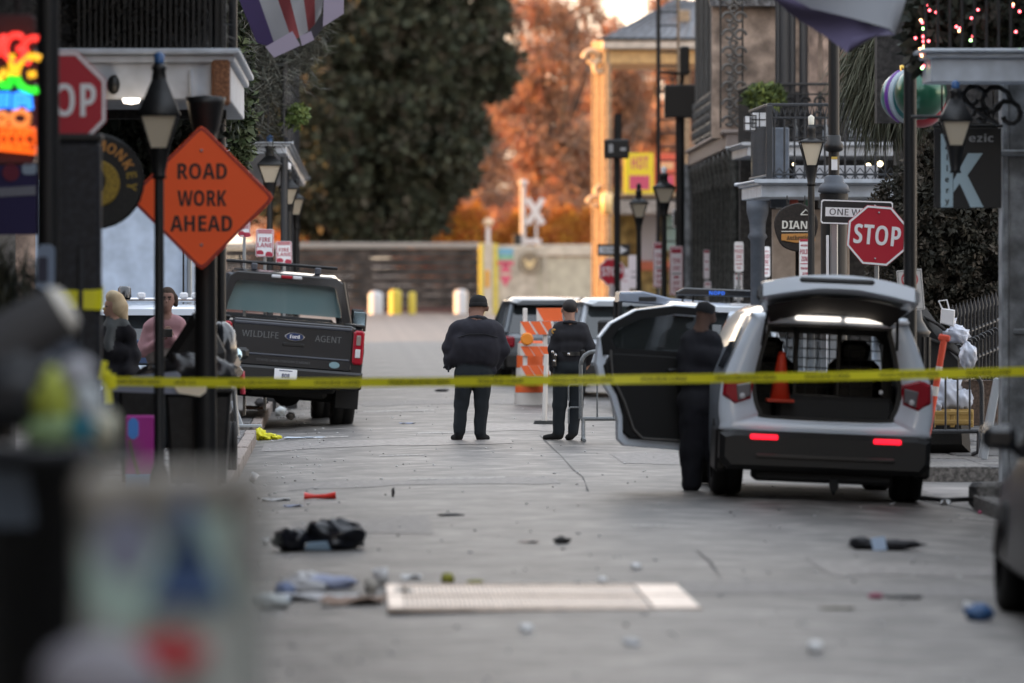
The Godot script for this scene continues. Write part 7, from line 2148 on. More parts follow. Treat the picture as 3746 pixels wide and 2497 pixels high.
# a steel crowd barrier: bent tube loop, bars, two cross feet
func barrier(label: String, at: Vector3, turn: float, length: float, h: float, n: int, m: Material) -> Node3D:
	var o := thing("crowd_barrier", label, "barrier", at, turn)
	var r := 0.16
	var p := [Vector3(0, 0.28, 0), Vector3(0, h - r, 0)]
	for i in 5:
		var a := PI - PI * 0.5 * i / 4.0
		p.append(Vector3(r + cos(a) * r, h - r + sin(a) * r, 0))
	for i in 5:
		var a := PI * 0.5 - PI * 0.5 * i / 4.0
		p.append(Vector3(length - r + cos(a) * r, h - r + sin(a) * r, 0))
	p.append(Vector3(length, 0.28, 0))
	part("frame", Sh.new().tube(p, 0.026, 8), m, o)
	part("lower_rail", Sh.new().tube([Vector3(0, 0.28, 0), Vector3(length, 0.28, 0)], 0.024, 8), m, o)
	for i in n:
		var x := length * (i + 1) / (n + 1)
		part("bar", Sh.new().tube([Vector3(x, 0.28, 0), Vector3(x, h, 0)], 0.012, 6), m, o)
	for x in [0.03, length - 0.03]:
		part("foot", Sh.new().tube([Vector3(x, 0.28, 0), Vector3(x, 0.05, 0.05), Vector3(x, 0.02, 0.3)], 0.024, 8), m, o)
		part("foot", Sh.new().tube([Vector3(x, 0.28, 0), Vector3(x, 0.05, -0.05), Vector3(x, 0.02, -0.3)], 0.024, 8), m, o)
	for y in [0.42, h - 0.4]:
		part("hook", Sh.new().tube([Vector3(0, y, 0), Vector3(-0.13, y, 0), Vector3(-0.15, y - 0.03, 0), Vector3(-0.15, y - 0.2, 0)], 0.012, 6), m, o)
	return o

func street_things() -> void:
	var galv := worn("galvanised", 0.26, 0.28, 0.29, 0.45, tex["grain"], 2.0, 0.0)
	barrier("grey steel crowd barrier beside the officer, in front of the open car door", px(1334, 1003, 188) * Vector3(1, 0, 1) + Vector3(0, gy(2.9), 0), 0.0, 1.0, 1.10, 4, galv)
	barrier("leaning grey crowd barrier by the white rubbish bags on the right", Vector3(6.03, 0.05, -67.0), 0.12, 0.95, 0.92, 6, worn("galvanised dark", 0.10, 0.105, 0.115, 0.5, tex["grain"], 2.0, 0.4))
	# striped orange and white barricade with a lamp
	var s := 150.0
	var o := thing("striped_barricade", "orange and white striped barricade of stacked boards with amber lamp", "barricade", px(1232, 0, s) * Vector3(1, 0, 1) + Vector3(0, gy(2.9), 0))
	var bw := mat("board white", 0.66, 0.62, 0.58, 0.5)
	for k in [[1233, 753, 76, 30, 0.06], [1262, 722, 60, 30, 0.03], [1228, 806, 66, 22, 0.05], [1228, 852, 66, 26, 0.05]]:
		var bd := part("board", Sh.new().bbox(Vector3.ZERO, Vector3(k[2] / s, k[3] / s, 0.03), 0.006), bw, o, px(k[0], k[1], s) - o.position + Vector3(0, 0, k[4]))
		var w: float = k[2] / s * 0.5
		var h: float = k[3] / s * 0.5
		var n := 3
		for i in n:
			var x0 := -w + (2.0 * w) * (i + 0.08) / n
			var d := h * 1.1
			var xa := clampf(x0 + d * 0.9, -w, w)
			part("stripe", Sh.new().prism(PackedVector2Array([Vector2(maxf(x0 - 0.03, -w), h), Vector2(x0 + 0.11, h), Vector2(minf(xa + 0.13, w), -h), Vector2(xa, -h)]), 0.006, Transform3D(Basis(), Vector3(0, 0, 0.017))), M["hivis orange"], bd)
	for x in [1206, 1252]:
		part("upright", Sh.new().bbox(px(x, 790, s) - o.position, Vector3(0.07, 1.1, 0.05), 0.01), bw, o)
	part("foot_rail", Sh.new().bbox(px(1232, 873, s) - o.position, Vector3(0.5, 0.06, 0.4), 0.02), M["black rubber"], o)
	part("amber_lamp", Sh.new().bevel(circle(0.10, 18), 0.08, 0.02), mat("amber lens", 0.8, 0.25, 0.02, 0.25), o, px(1210, 778, s) - o.position + Vector3(0, 0, 0.10))
	var dm := thing("traffic_drum", "orange and white traffic drum under the striped boards", "drum", px(1222, 0, s) * Vector3(1, 0, 1) + Vector3(0, gy(2.8), -0.45))
	for i in 5:
		part("band", Sh.new().lathe([Vector2(0.26 - i * 0.012, i * 0.19), Vector2(0.255 - i * 0.012, i * 0.19 + 0.185)], Transform3D(), 18), M["hivis orange"] if i % 2 else bw, dm)
	part("lid", Sh.new().lathe([Vector2(0.2, 0.93), Vector2(0.17, 0.98), Vector2(0.001, 0.98)], Transform3D(), 18), M["hivis orange"], dm)
	o = thing("marker_post", "slim white marker post standing before the striped barricade", "post", px(1250, 0, 170) * Vector3(1, 0, 1) + Vector3(0, gy(2.65), 0))
	part("post", Sh.new().tube([Vector3.ZERO, Vector3(0.03, 0.95, 0)], [0.035, 0.03], 8), bw, o)
	part("base", Sh.new().lathe([Vector2(0.15, 0), Vector2(0.13, 0.05), Vector2(0.001, 0.05)], Transform3D(), 12), M["black rubber"], o)
	# lanterns
	var blue := mat("cap blue", 0.03, 0.10, 0.26, 0.4)
	o = lantern("street lantern on thin black pole in front of the orange diamond", 366, 118, 182, 266, 342, 84, 272, 0.0, blue)
	lantern_post(o, EYE + 0.1 + (600.0 - 345.0) / 272.0, 0.048)
	o = lantern("lantern with knocked sideways blue cap above the fire lane plates", 620, 308, 358, 380, 420, 52, 150, 0.0, blue)
	lantern_post(o, EYE + 0.1 + (600.0 - 424.0) / 150.0, 0.055)
	part("sideways_sensor", Sh.new().tube([px(603, 330, 150) - o.position, px(590, 312, 150) - o.position], [0.07, 0.05], 8), M["iron"], o)
	o = lantern("grey lantern just right of the one with the sideways cap", 663, 372, 412, 434, 470, 42, 148, 0.0, M["sign white"])
	lantern_post(o, EYE + 0.1 + (600.0 - 474.0) / 148.0, 0.075)
	o = lantern("smaller lantern low behind the grey one on the left", 681, 410, 445, 458, 494, 34, 132, 0.0)
	lantern_post(o, EYE + 0.1 + (600.0 - 498.0) / 132.0, 0.05)
	o = lantern("lantern half hidden by the hanging vine over the orange diamond", 548, 238, 285, 307, 352, 54, 152, 0.0)
	part("arm", Sh.new().tube([px(548, 362, 152) - o.position, px(548, 368, 152) - o.position + Vector3(0, 0, -0.6), px(548, 345, 152) - o.position + Vector3(0, 0, -1.3)], 0.03, 6), M["iron"], o)
	o = lantern("lantern on a slim post before the round carved shop sign", 1863, 263, 318, 328, 381, 50, 182, 0.0, mat("cap cream", 0.6, 0.58, 0.5, 0.4))
	lantern_post(o, EYE + 0.1 + (600.0 - 385.0) / 182.0, 0.05)
	o = lantern("blue capped lantern hung left of the gallery sign's top", 2194, 184, 228, 279, 336, 66, 246, 0.0, blue)
	part("arm", Sh.new().tube([px(2192, 268, 246) - o.position, px(2092, 268, 246) - o.position], 0.02, 6), M["iron"], o)
	o = lantern("lantern against the yellow board on the tower's porch", 1467, 420, 455, 467, 500, 38, 112, 0.0)
	lantern_post(o, EYE + 0.1 + (600.0 - 502.0) / 112.0, 0.06)
	o = lantern("pale lantern against the orange red board right of the yellow one", 1525, 382, 418, 432, 466, 46, 118, 0.0, M["sign white"])
	lantern_post(o, EYE + 0.1 + (600.0 - 470.0) / 118.0, 0.06)
	# poles
	pole("lamp_pole", "thick blurred black pole crossing the red stop sign at left", 111, 318, 52, -60)
	o = pole("sign_pole", "thick black pole carrying the orange diamond sign", 473, 255, 52, 236)
	part("flared_top", Sh.new().lathe([Vector2(0.1, 0), Vector2(0.13, 0.1), Vector2(0.17, 0.3), Vector2(0.185, 0.36), Vector2(0.001, 0.38)], Transform3D(Basis(), Vector3(0, EYE + 0.1 + (600.0 - 315.0) / 255.0, -0.02)), 14), M["iron"], o)
	o = pole("lamp_pole", "tall black pole right of the tilted stop sign, passing the baubles", 2090, 230, 30, -60)
	o = pole("street_light_pole", "dark street light pole with bell shaped shoulder behind the one way plate", 1915, 196, 25, -60)
	var yb := EYE + 0.1 + (600.0 - 445.0) / 196.0
	part("bell_base", Sh.new().lathe([Vector2(0.16, 0.0), Vector2(0.155, 0.03), Vector2(0.19, 0.04), Vector2(0.165, 0.12), Vector2(0.115, 0.16), Vector2(0.115, 0.22), Vector2(0.06, 0.24)], Transform3D(Basis(), Vector3(0, yb - 0.02, 0)), 18), M["slate paint"], o)
	part("pedestal", Sh.new().lathe([Vector2(0.22, 0), Vector2(0.2, 0.3), Vector2(0.155, 0.4), Vector2(0.155, yb - 0.15), Vector2(0.17, yb)], Transform3D(), 16), M["iron"], o)
	part("collar", Sh.new().lathe([Vector2(0.065, -0.02), Vector2(0.105, 0.0), Vector2(0.11, 0.07), Vector2(0.085, 0.1), Vector2(0.08, 0.17), Vector2(0.06, 0.18)], Transform3D(Basis(), Vector3(0, EYE + 0.1 + (600.0 - 345.0) / 196.0, 0)), 14), M["iron"], o)
	part("small_notice", Sh.new().bbox(Vector3(0.0, EYE + 0.1 + (600.0 - 377.0) / 196.0, 0.07), Vector3(0.07, 0.14, 0.008), 0.003), M["sign white"], o)
	part("notice_edge", Sh.new().bbox(Vector3(0.0, EYE + 0.1 + (600.0 - 363.0) / 196.0, 0.076), Vector3(0.07, 0.03, 0.006), 0.002), mat("notice yellow", 0.6, 0.4, 0.08, 0.5), o)
	# signal poles before the tower
	o = pole("traffic_signal", "black traffic signal box and visor on a pole right of the ladder", 1562, 112, 21, 262)
	for k in [[1562, 233, 74, 76, 0.12], [1571, 140, 22, 66, 0.10], [1598, 232, 20, 62, -0.12]]:
		part("signal_box", Sh.new().bbox(px(k[0], k[1], 112) - o.position + Vector3(0, 0, k[4]), Vector3(k[2] / 112.0, k[3] / 112.0, 0.3), 0.03), M["black plastic"], o)
	part("bracket", Sh.new().tube([px(1512, 165, 112) - o.position, px(1571, 170, 112) - o.position, px(1566, 200, 112) - o.position], 0.03, 6), M["iron"], o)
	part("upper_rod", Sh.new().tube([px(1566, 165, 112) - o.position, px(1562, 270, 112) - o.position], 0.035, 6), M["iron"], o)
	o = pole("traffic_signal", "black signal with two boxes on a pole in front of the sunlit pillar", 1417, 106, 15, 320)
	part("signal_box", Sh.new().bbox(px(1415, 342, 106) - o.position + Vector3(0, 0, 0.1), Vector3(0.54, 0.42, 0.25), 0.03), M["black plastic"], o)
	part("upper_tube", Sh.new().tube([px(1419, 330, 106) - o.position, px(1419, 262, 106) - o.position], 0.085, 10), M["black plastic"], o)
	part("white_label", Sh.new().bbox(px(1402, 341, 106) - o.position + Vector3(0, 0, 0.24), Vector3(0.09, 0.18, 0.01), 0.003), mat("label grey", 0.4, 0.4, 0.4, 0.5), o)
	part("white_label", Sh.new().bbox(px(1430, 343, 106) - o.position + Vector3(0, 0, 0.24), Vector3(0.12, 0.07, 0.01), 0.003), M["label grey"], o)
	# dark wrapped pillar with tape round it
	s = 305.0
	o = thing("utility_pillar", "broad dark navy pillar below the red stop sign, tied with yellow tape", "pillar", px(182, 0, s) * Vector3(1, 0, 1) + Vector3(0, 0.05, 0))
	var top := EYE + (600.0 - 338.0) / s
	part("shaft", Sh.new().bbox(Vector3(0, top * 0.5, 0), Vector3(0.335, top, 0.3), 0.03), worn("navy wrap", 0.022, 0.024, 0.034, 0.6, tex["streak"], 1.5), o)
	part("cap", Sh.new().bbox(Vector3(0, top + 0.02, 0), Vector3(0.36, 0.06, 0.33), 0.015), M["iron"], o)
	part("conduit", Sh.new().tube([Vector3(0.02, 0.2, 0.16), Vector3(0.02, top - 0.8, 0.16)], 0.02, 6), M["iron grey"], o)
	o = thing("pole_notice", "small pale blue rounded notice on the thick black pole", "sign", px(107, 615, 322))
	part("plate", Sh.new().bevel(oct(0.065, 0.165, 0.03), 0.01, 0.003), mat("notice blue", 0.17, 0.23, 0.32, 0.5), o, Vector3(0, 0, 0.09))
	part("dark_panel", Sh.new().bevel(oct(0.035, 0.09, 0.01), 0.006, 0.002), mat("notice navy", 0.02, 0.025, 0.05, 0.5), o, Vector3(-0.02, -0.01, 0.098))
	tape()
	# bins and bags beneath the orange sign
	s = 252.0
	for k in [[322, 862, 1085, 94, "black wheeled bin behind the magenta display, left of the two by the orange sign's pole", 0.0], [458, 876, 1085, 150, "wide black wheeled bin around the foot of the orange sign's pole", 0.25]]:
		var w: float = k[3] / s
		var hgt: float = (k[2] - k[1]) / s
		o = thing("wheeled_bin", k[4], "bin", px(k[0], 0, s) * Vector3(1, 0, 1) + Vector3(0, EYE + (600.0 - k[2]) / s - 0.12, k[5]), 0.0, "black wheeled bins")
		var rr := [slab(w * 0.40, 0.0, 0.0001, 0.0, 0.00005), slab(w * 0.5, 0, 0.0001, 0, 0.00005)]
		part("tub", Sh.new().bevel(PackedVector2Array([Vector2(-w * 0.42, 0.05), Vector2(w * 0.42, 0.05), Vector2(w * 0.5, hgt + 0.02), Vector2(-w * 0.5, hgt + 0.02)]), 0.5, 0.03), worn("bin plastic", 0.014, 0.014, 0.015, 0.5, tex["streak"], 1.0), o)
		part("lid", Sh.new().bbox(Vector3(0, hgt + 0.05, 0), Vector3(w * 1.08, 0.06, 0.58), 0.02), M["bin plastic"], o)
		for x in [-w * 0.3, w * 0.3]:
			wheel(o, Vector3(x, 0.1, -0.22), 0.1, 0.06)
		part("handle", Sh.new().tube([Vector3(-w * 0.4, hgt + 0.02, -0.3), Vector3(w * 0.4, hgt + 0.02, -0.3)], 0.02, 6), M["bin plastic"], o)
	o = thing("black_tarpaulin", "black tarpaulin sloping up to the orange sign's pole", "tarpaulin", px(440, 870, 246))
	part("sheet", Sh.new().bevel(PackedVector2Array([Vector2(-0.30, 0.12), Vector2(0.02, 0.62), Vector2(0.20, 0.50), Vector2(0.32, 0.25), Vector2(0.30, -0.05), Vector2(-0.40, -0.05)]), 0.5, 0.08), worn("tarp", 0.012, 0.012, 0.012, 0.6, tex["grain"], 1.5), o)
	for k in [[350, 868, 0.12], [415, 850, 0.16], [500, 858, 0.14]]:
		tag(part("rubbish_bag", Sh.new().ball(Vector3.ZERO, Vector3(k[2] * 1.3, k[2], k[2]), Basis(), 18, 0.22, int(k[0])), mat("bag black", 0.014, 0.014, 0.016, 0.3), null, px(k[0], k[1], 250)), ["black rubbish bag on the narrow bin by the person in pink", "middle black rubbish bag heaped below the sloping tarpaulin", "black rubbish bag right of the orange sign's pole"][[350, 415, 500].find(k[0])], "rubbish bag", "black rubbish bags on the bins")
	o = thing("pale_tray", "pale grey tray lying on the bins behind the yellow tape, one end bright", "tray", px(360, 886, 262))
	part("board", Sh.new().bbox(Vector3(-0.04, 0, 0), Vector3(0.78, 0.07, 0.3), 0.025, Basis(Vector3.BACK, -0.04)), mat("tray grey", 0.22, 0.24, 0.30, 0.5), o)
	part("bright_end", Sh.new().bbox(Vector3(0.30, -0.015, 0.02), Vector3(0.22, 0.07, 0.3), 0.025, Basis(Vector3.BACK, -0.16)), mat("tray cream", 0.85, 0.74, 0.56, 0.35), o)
	part("flap", Sh.new().bbox(Vector3(-0.02, 0.06, 0.0), Vector3(0.42, 0.05, 0.2), 0.02, Basis(Vector3.BACK, 0.1)), M["tray grey"], o)
	s = 268.0
	o = thing("display_box", "upright magenta and sky blue printed box beside the black bin", "box", px(322, 0, s) * Vector3(1, 0, 1) + Vector3(0, EYE + (600.0 - 1112.0) / s, 0))
	part("carton", Sh.new().bbox(Vector3(0, 0.29, 0), Vector3(0.245, 0.6, 0.14), 0.012), mat("magenta", 0.50, 0.035, 0.34, 0.5), o)
	part("blue_patch", Sh.new().bevel(oct(0.045, 0.09, 0.03), 0.006, 0.001), mat("sky blue", 0.09, 0.33, 0.9, 0.5), o, Vector3(-0.055, 0.48, 0.074))
	part("blue_foot", Sh.new().bbox(Vector3(0.0, 0.04, 0.074), Vector3(0.24, 0.12, 0.006), 0.001), mat("pale sky", 0.25, 0.5, 0.95, 0.5), o)
	part("olive_stripe", Sh.new().bbox(Vector3(-0.05, 0.24, 0.075), Vector3(0.03, 0.30, 0.006), 0.001, Basis(Vector3.BACK, 0.25)), mat("olive", 0.22, 0.15, 0.08, 0.5), o)
	o = thing("motor_scooter", "black motor scooter with chrome mirror and headlamp beside the pickup's tailgate", "scooter", px(528, 0, 222) * Vector3(1, 0, 1) + Vector3(0, 0.05, 0))
	s = 222.0
	var chrome: Material = M["chrome"]
	part("mirror", Sh.new().lathe([Vector2(0.001, -0.01), Vector2(0.08, -0.01), Vector2(0.085, 0.0), Vector2(0.08, 0.012), Vector2(0.001, 0.02)], Transform3D(Basis(Vector3.RIGHT, 1.2), px(538, 815, s) - o.position), 16), M["mirror glass"], o)
	part("headlamp", Sh.new().bbox(px(533, 828, s) - o.position, Vector3(0.13, 0.07, 0.1), 0.03, Basis(Vector3.BACK, -0.45)), mat("lamp cream", 0.9, 0.75, 0.6, 0.2), o)
	part("handlebar", Sh.new().tube([px(498, 752, s) - o.position, px(520, 748, s) - o.position, px(536, 760, s) - o.position, px(540, 790, s) - o.position], 0.02, 7), M["steel"], o)
	part("chrome_guard", Sh.new().bbox(px(535, 850, s) - o.position, Vector3(0.17, 0.06, 0.1), 0.025, Basis(Vector3.BACK, -0.25)), chrome, o)
	part("fairing", Sh.new().ball(px(512, 800, s) - o.position, Vector3(0.16, 0.28, 0.2), Basis(), 16, 0.1, 3), M["car black"], o)
	part("seat", Sh.new().ball(px(500, 870, s) - o.position, Vector3(0.2, 0.16, 0.45), Basis(), 16, 0.05, 4), M["black plastic"], o)
	part("fork", Sh.new().tube([px(536, 850, s) - o.position, px(545, 1000, s) - o.position], 0.025, 7), M["steel"], o)
	wheel(o, Vector3((528.0 - 528.0) / s + 0.03, 0.25, 0.2), 0.25, 0.1)
	part("red_lamp", Sh.new().tube([px(556, 852, s) - o.position, px(558, 905, s) - o.position], 0.028, 7), mat("ribbon red", 0.45, 0.03, 0.06, 0.5), o)
	# flags
	flags()
	# baubles
	s = 222.0
	var bauble := [["huge glossy green bauble with gold cap hung by the black pole", 2114, 214, 61, "bauble green", Color(0.012, 0.10, 0.055), 0.0], ["teal bauble with violet swirl left behind the green one", 2087, 220, 60, "bauble teal", Color(0.03, 0.19, 0.20), -0.3], ["bright red bauble peeking out right behind the green one", 2126, 233, 58, "bauble red", Color(0.42, 0.012, 0.03), -0.55]]
	for k in bauble:
		var m := mat(k[4], k[5].r, k[5].g, k[5].b, 0.28, 0.35)
		m.clearcoat_enabled = true
		m.clearcoat = 0.7
		m.clearcoat_roughness = 0.15
		var bo := thing("bauble", k[0], "ornament", px(k[1], k[2], s) + Vector3(0, 0, k[6]), 0.0, "hanging baubles")
		var r: float = k[3] / s
		part("ball", Sh.new().ball(Vector3.ZERO, Vector3.ONE * r, Basis(), 32), m, bo)
		part("cap", Sh.new().lathe([Vector2(0.07, 0), Vector2(0.07, 0.07), Vector2(0.05, 0.08), Vector2(0.001, 0.08)], Transform3D(Basis(), Vector3(0, r - 0.02, 0)), 14), mat("gold", 0.70, 0.45, 0.10, 0.2, 1.0), bo)
		part("loop", Sh.new().tube([Vector3(-0.02, r + 0.05, 0), Vector3(0, r + 0.13, 0), Vector3(0.02, r + 0.05, 0)], 0.008, 5), M["gold"], bo)
		if k[4] == "bauble teal":
			for sw in [[0.02, "swirl violet", 0.16, 0.05, 0.32], [-0.16, "swirl pearl", 0.42, 0.50, 0.56]]:
				var pts := []
				for i in 16:
					var a := lerpf(0.35, 2.75, i / 15.0)
					var d := Vector3(-sin(a) * 0.72 - sw[0], cos(a), sin(a) * 0.55 - sw[0] * 0.5).normalized()
					pts.append(d * (r - 0.012))
				part("swirl", Sh.new().tube(pts, 0.035, 7), mat(sw[1], sw[2], sw[3], sw[4], 0.3), bo)
	# big fluted iron bin and heaps on the far right pavement
	s = 214.0
	o = thing("litter_bin", "black fluted iron litter bin below the no parking board", "bin", px(2096, 0, s) * Vector3(1, 0, 1) + Vector3(0, 0.0, -0.35))
	var ft := EYE + (600.0 - 770.0) / s
	part("drum", Sh.new().lathe([Vector2(0.18, 0), Vector2(0.2, 0.05), Vector2(0.21, ft), Vector2(0.23, ft + 0.03), Vector2(0.2, ft + 0.06), Vector2(0.14, ft + 0.16), Vector2(0.12, ft + 0.34), Vector2(0.001, ft + 0.36)], Transform3D(), 18), M["black plastic"], o)
	for i in 14:
		var a := TAU * i / 14.0
		part("flute", Sh.new().tube([Vector3(cos(a) * 0.205, 0.1, sin(a) * 0.205), Vector3(cos(a) * 0.215, ft - 0.02, sin(a) * 0.215)], 0.014, 5), M["iron"], o)
	s = 208.0
	o = thing("black_awning", "black sheeting slumped over a heap of rubbish behind the right barrier", "tarpaulin", px(2165, 0, s) * Vector3(1, 0, 1) + Vector3(0, 0.05, -1.3))
	part("sheet", Sh.new().bevel(PackedVector2Array([Vector2(-0.30, 0.0), Vector2(0.42, 0.0), Vector2(0.36, 1.08), Vector2(0.10, 1.38), Vector2(-0.10, 1.66), Vector2(-0.30, 1.55)]), 0.6, 0.10), M["tarp"], o)
	part("fold", Sh.new().tube([Vector3(-0.25, 1.35, 0.32), Vector3(0.1, 1.22, 0.33), Vector3(0.36, 1.04, 0.33)], 0.025, 6), worn("tarp worn", 0.035, 0.03, 0.028, 0.6, tex["grain"], 1.5), o)
	part("fold", Sh.new().tube([Vector3(-0.2, 1.58, 0.25), Vector3(0.05, 1.44, 0.3), Vector3(0.22, 1.30, 0.3)], 0.02, 6), M["tarp worn"], o)
	for k in [["crumpled pale blue rubbish bag on top of the black sheeting", 2196, 768, 0.14, 0.09], ["small pale carrier bag hung on the right barrier", 2212, 815, 0.09, 0.14], ["white rubbish bag with knotted neck behind the right barrier", 2168, 905, 0.16, 0.17], ["white rubbish bag right of the knotted one behind the barrier", 2198, 915, 0.12, 0.13], ["small white rubbish bag at the patrol estate's rear corner", 2140, 928, 0.08, 0.14]]:
		o = thing("rubbish_bag", k[0], "rubbish bag", px(k[1], k[2], 205) + Vector3(0, 0, 0.5 if k[2] > 780 else 0.0), 0.0, "pale rubbish bags on the right pavement")
		part("sack", Sh.new().ball(Vector3.ZERO, Vector3(k[3], k[4], 0.13), Basis(), 22, 0.3, int(k[1])), mat("bag white", 0.60, 0.64, 0.74, 0.35), o)
		part("knot", Sh.new().lathe([Vector2(0.03, 0), Vector2(0.02, 0.04), Vector2(0.05, 0.10), Vector2(0.001, 0.08)], Transform3D(Basis(Vector3.BACK, 0.2), Vector3(-0.02, k[4] * 0.9, 0)), 9), M["bag white"], o)
	o = thing("paper_bag", "small white carrier with loop handle perched on the black sheeting", "bag", px(2178, 722, 206) + Vector3(0, 0, -0.2))
	part("bag", Sh.new().bevel(PackedVector2Array([Vector2(-0.07, -0.1), Vector2(0.08, -0.14), Vector2(0.09, 0.05), Vector2(-0.06, 0.07)]), 0.08, 0.01), M["sign white"], o)
	part("handle", Sh.new().tube([Vector3(-0.05, 0.06, 0), Vector3(-0.09, 0.15, 0), Vector3(0.0, 0.16, 0), Vector3(0.03, 0.05, 0)], 0.01, 6), M["sign white"], o)
	o = thing("cardboard_box", "brown cardboard box behind the right barrier, flap raised", "box", px(2248, 925, 206) + Vector3(0, -0.05, 0.0))
	part("carton", Sh.new().bbox(Vector3(0, 0.05, 0), Vector3(0.34, 0.50, 0.3), 0.01, Basis(Vector3.UP, 0.3)), worn("cardboard", 0.15, 0.10, 0.075, 0.85, tex["grain"], 1.0), o)
	part("flap", Sh.new().bbox(Vector3(0.02, 0.34, 0.12), Vector3(0.38, 0.02, 0.18), 0.006, Basis(Vector3.BACK, 0.25)), worn("cardboard pale", 0.34, 0.26, 0.20, 0.85, tex["grain"], 1.0), o)
	o = thing("crate", "yellow plastic crate under the white rubbish bags", "crate", px(2178, 952, 206) + Vector3(0, 0, 0.35))
	for y in [-0.07, 0.03]:
		part("rail", Sh.new().bbox(Vector3(0, y, 0.1), Vector3(0.46, 0.05, 0.03), 0.008), mat("crate yellow", 0.42, 0.27, 0.08, 0.6), o)
	for x in [-0.21, 0.0, 0.21]:
		part("upright", Sh.new().bbox(Vector3(x, -0.03, 0.08), Vector3(0.05, 0.2, 0.04), 0.008), M["crate yellow"], o)
	part("rear_panel", Sh.new().bbox(Vector3(0, -0.02, -0.1), Vector3(0.46, 0.18, 0.03), 0.008), M["crate yellow"], o)
	# folded white A-board leg
	o = thing("folded_sign_stand", "white metal sign stand leaning by the grey pilaster", "stand", px(2262, 0, 211) * Vector3(1, 0, 1) + Vector3(0, 0.06, 0.15))
	part("leg", Sh.new().bbox(Vector3(0.05, 0.43, 0), Vector3(0.075, 0.9, 0.04), 0.01, Basis(Vector3.BACK, -0.17)), mat("stand white", 0.42, 0.45, 0.48, 0.5), o)
	part("leg", Sh.new().bbox(Vector3(0.05, 0.43, -0.2), Vector3(0.075, 0.9, 0.04), 0.01, Basis(Vector3.BACK, -0.17) * Basis(Vector3.RIGHT, 0.25)), M["stand white"], o)
	# leaning orange and white channeliser
	o = thing("delineator_post", "leaning orange and white delineator post by the right barrier", "post", px(2128, 912, 222) + Vector3(0, -0.45, 0))
	var ax := Basis(Vector3.BACK, -0.17)
	var yy := 0.0
	for k in [[0.47, 0], [0.10, 1], [0.10, 0], [0.11, 1], [0.30, 0]]:
		part("band", Sh.new().lathe([Vector2(0.033, 0), Vector2(0.035 if yy < 0.8 else 0.045, k[0])], Transform3D(ax, ax * Vector3(0, yy, 0)), 10), M["board white"] if k[1] else mat("delineator orange", 0.62, 0.07, 0.03, 0.5), o)
		yy += k[0]
	part("grip", Sh.new().bbox(ax * Vector3(0, yy, 0), Vector3(0.12, 0.07, 0.07), 0.015, ax), M["delineator orange"], o)

func tape() -> void:
	var tm := mat("tape yellow", 0.80, 0.75, 0.02, 0.4)
	tm.backlight_enabled = true
	tm.backlight = Color(0.35, 0.33, 0.02)
	var ink := mat("tape ink", 0.03, 0.03, 0.01, 0.5)
	var s := 300.0
	var o := thing("barrier_tape", "long yellow police tape with dark lettering stretched across the whole street", "tape", px(1200, 876, s))
	var pts := [[226, 874, 300], [420, 878, 300], [700, 879, 301], [1000, 876.5, 302], [1300, 873, 303], [1600, 869, 303], [1900, 864, 302], [2200, 857, 301], [2480, 849, 300]]
	var a := []
	var b := []
	var mids := []
	for i in 65:
		var t := i / 64.0 * 8.0
		var k := mini(int(t), 7)
		var f := t - k
		var p := px(lerpf(pts[k][0], pts[k + 1][0], f), lerpf(pts[k][1], pts[k + 1][1], f), lerpf(pts[k][2], pts[k + 1][2], f)) - o.position
		var tw := 0.10 * sin(i * 0.33)
		var up := Vector3(0, cos(tw), sin(tw)) * 0.035
		a.append(p + up)
		b.append(p - up)
		mids.append(p)
	var back := []
	var back2 := []
	for i in a.size():
		back.append(a[i] + Vector3(0, 0, -0.001))
		back2.append(b[i] + Vector3(0, 0, -0.001))
	var sh := Sh.new().smooth()
	sh.sheet([a, b])
	sh.sheet([back2, back])
	part("ribbon", sh, tm, o)
	for i in range(3, 62, 5):
		var p: Vector3 = mids[i]
		var dir: Vector3 = (mids[i + 1] - mids[i - 1]).normalized()
		words(o, "POLICE LINE DO NOT CROSS" if i % 10 == 3 else "POLICE LINE", 0.026, 0.46 if i % 10 == 3 else 0.34, ink, p + Vector3(0, 0, 0.006), Basis(dir, Vector3.UP, Vector3.BACK), sans_bold, 0.001)
	var k := thing("barrier_tape", "yellow tape wound round the dark navy pillar", "tape", px(182, 684, 305) + Vector3(0, 0, 0.03))
	var ring := Sh.new().smooth()
	var la := []
	var lb := []
	for i in 17:
		var an := TAU * i / 16.0
		var sq := Vector3(clampf(cos(an) * 1.35, -1, 1) * 0.18, 0, clampf(sin(an) * 1.35, -1, 1) * 0.165 - 0.03)
		la.append(sq + Vector3(0, 0.08 - 0.02 * sin(an), 0))
		lb.append(sq + Vector3(0, -0.075 - 0.015 * sin(an + 1.0), 0))
	ring.sheet([la, lb])
	part("wrap", ring, tm, k)
	k = thing("barrier_tape", "knotted yellow tape end hanging right of the dark navy pillar", "tape", px(246, 868, 306) + Vector3(0, 0, 0.04))
	for q in [[0, 0.03, 0.02, -0.16, 0.06], [0.0, 0.10, -0.05, 0.02, 0.05], [0.03, 0.0, 0.05, -0.05, 0.07]]:
		var st := Sh.new().bbox(Vector3((q[0] + q[2]) * 0.5, (q[1] + q[3]) * 0.5, rng.randf() * 0.03), Vector3(q[4], absf(q[3] - q[1]) + 0.06, 0.012), 0.004, Basis(Vector3.BACK, (q[2] - q[0]) * 4.0) * Basis(Vector3.UP, 0.4))
		part("loop", st, tm, k)

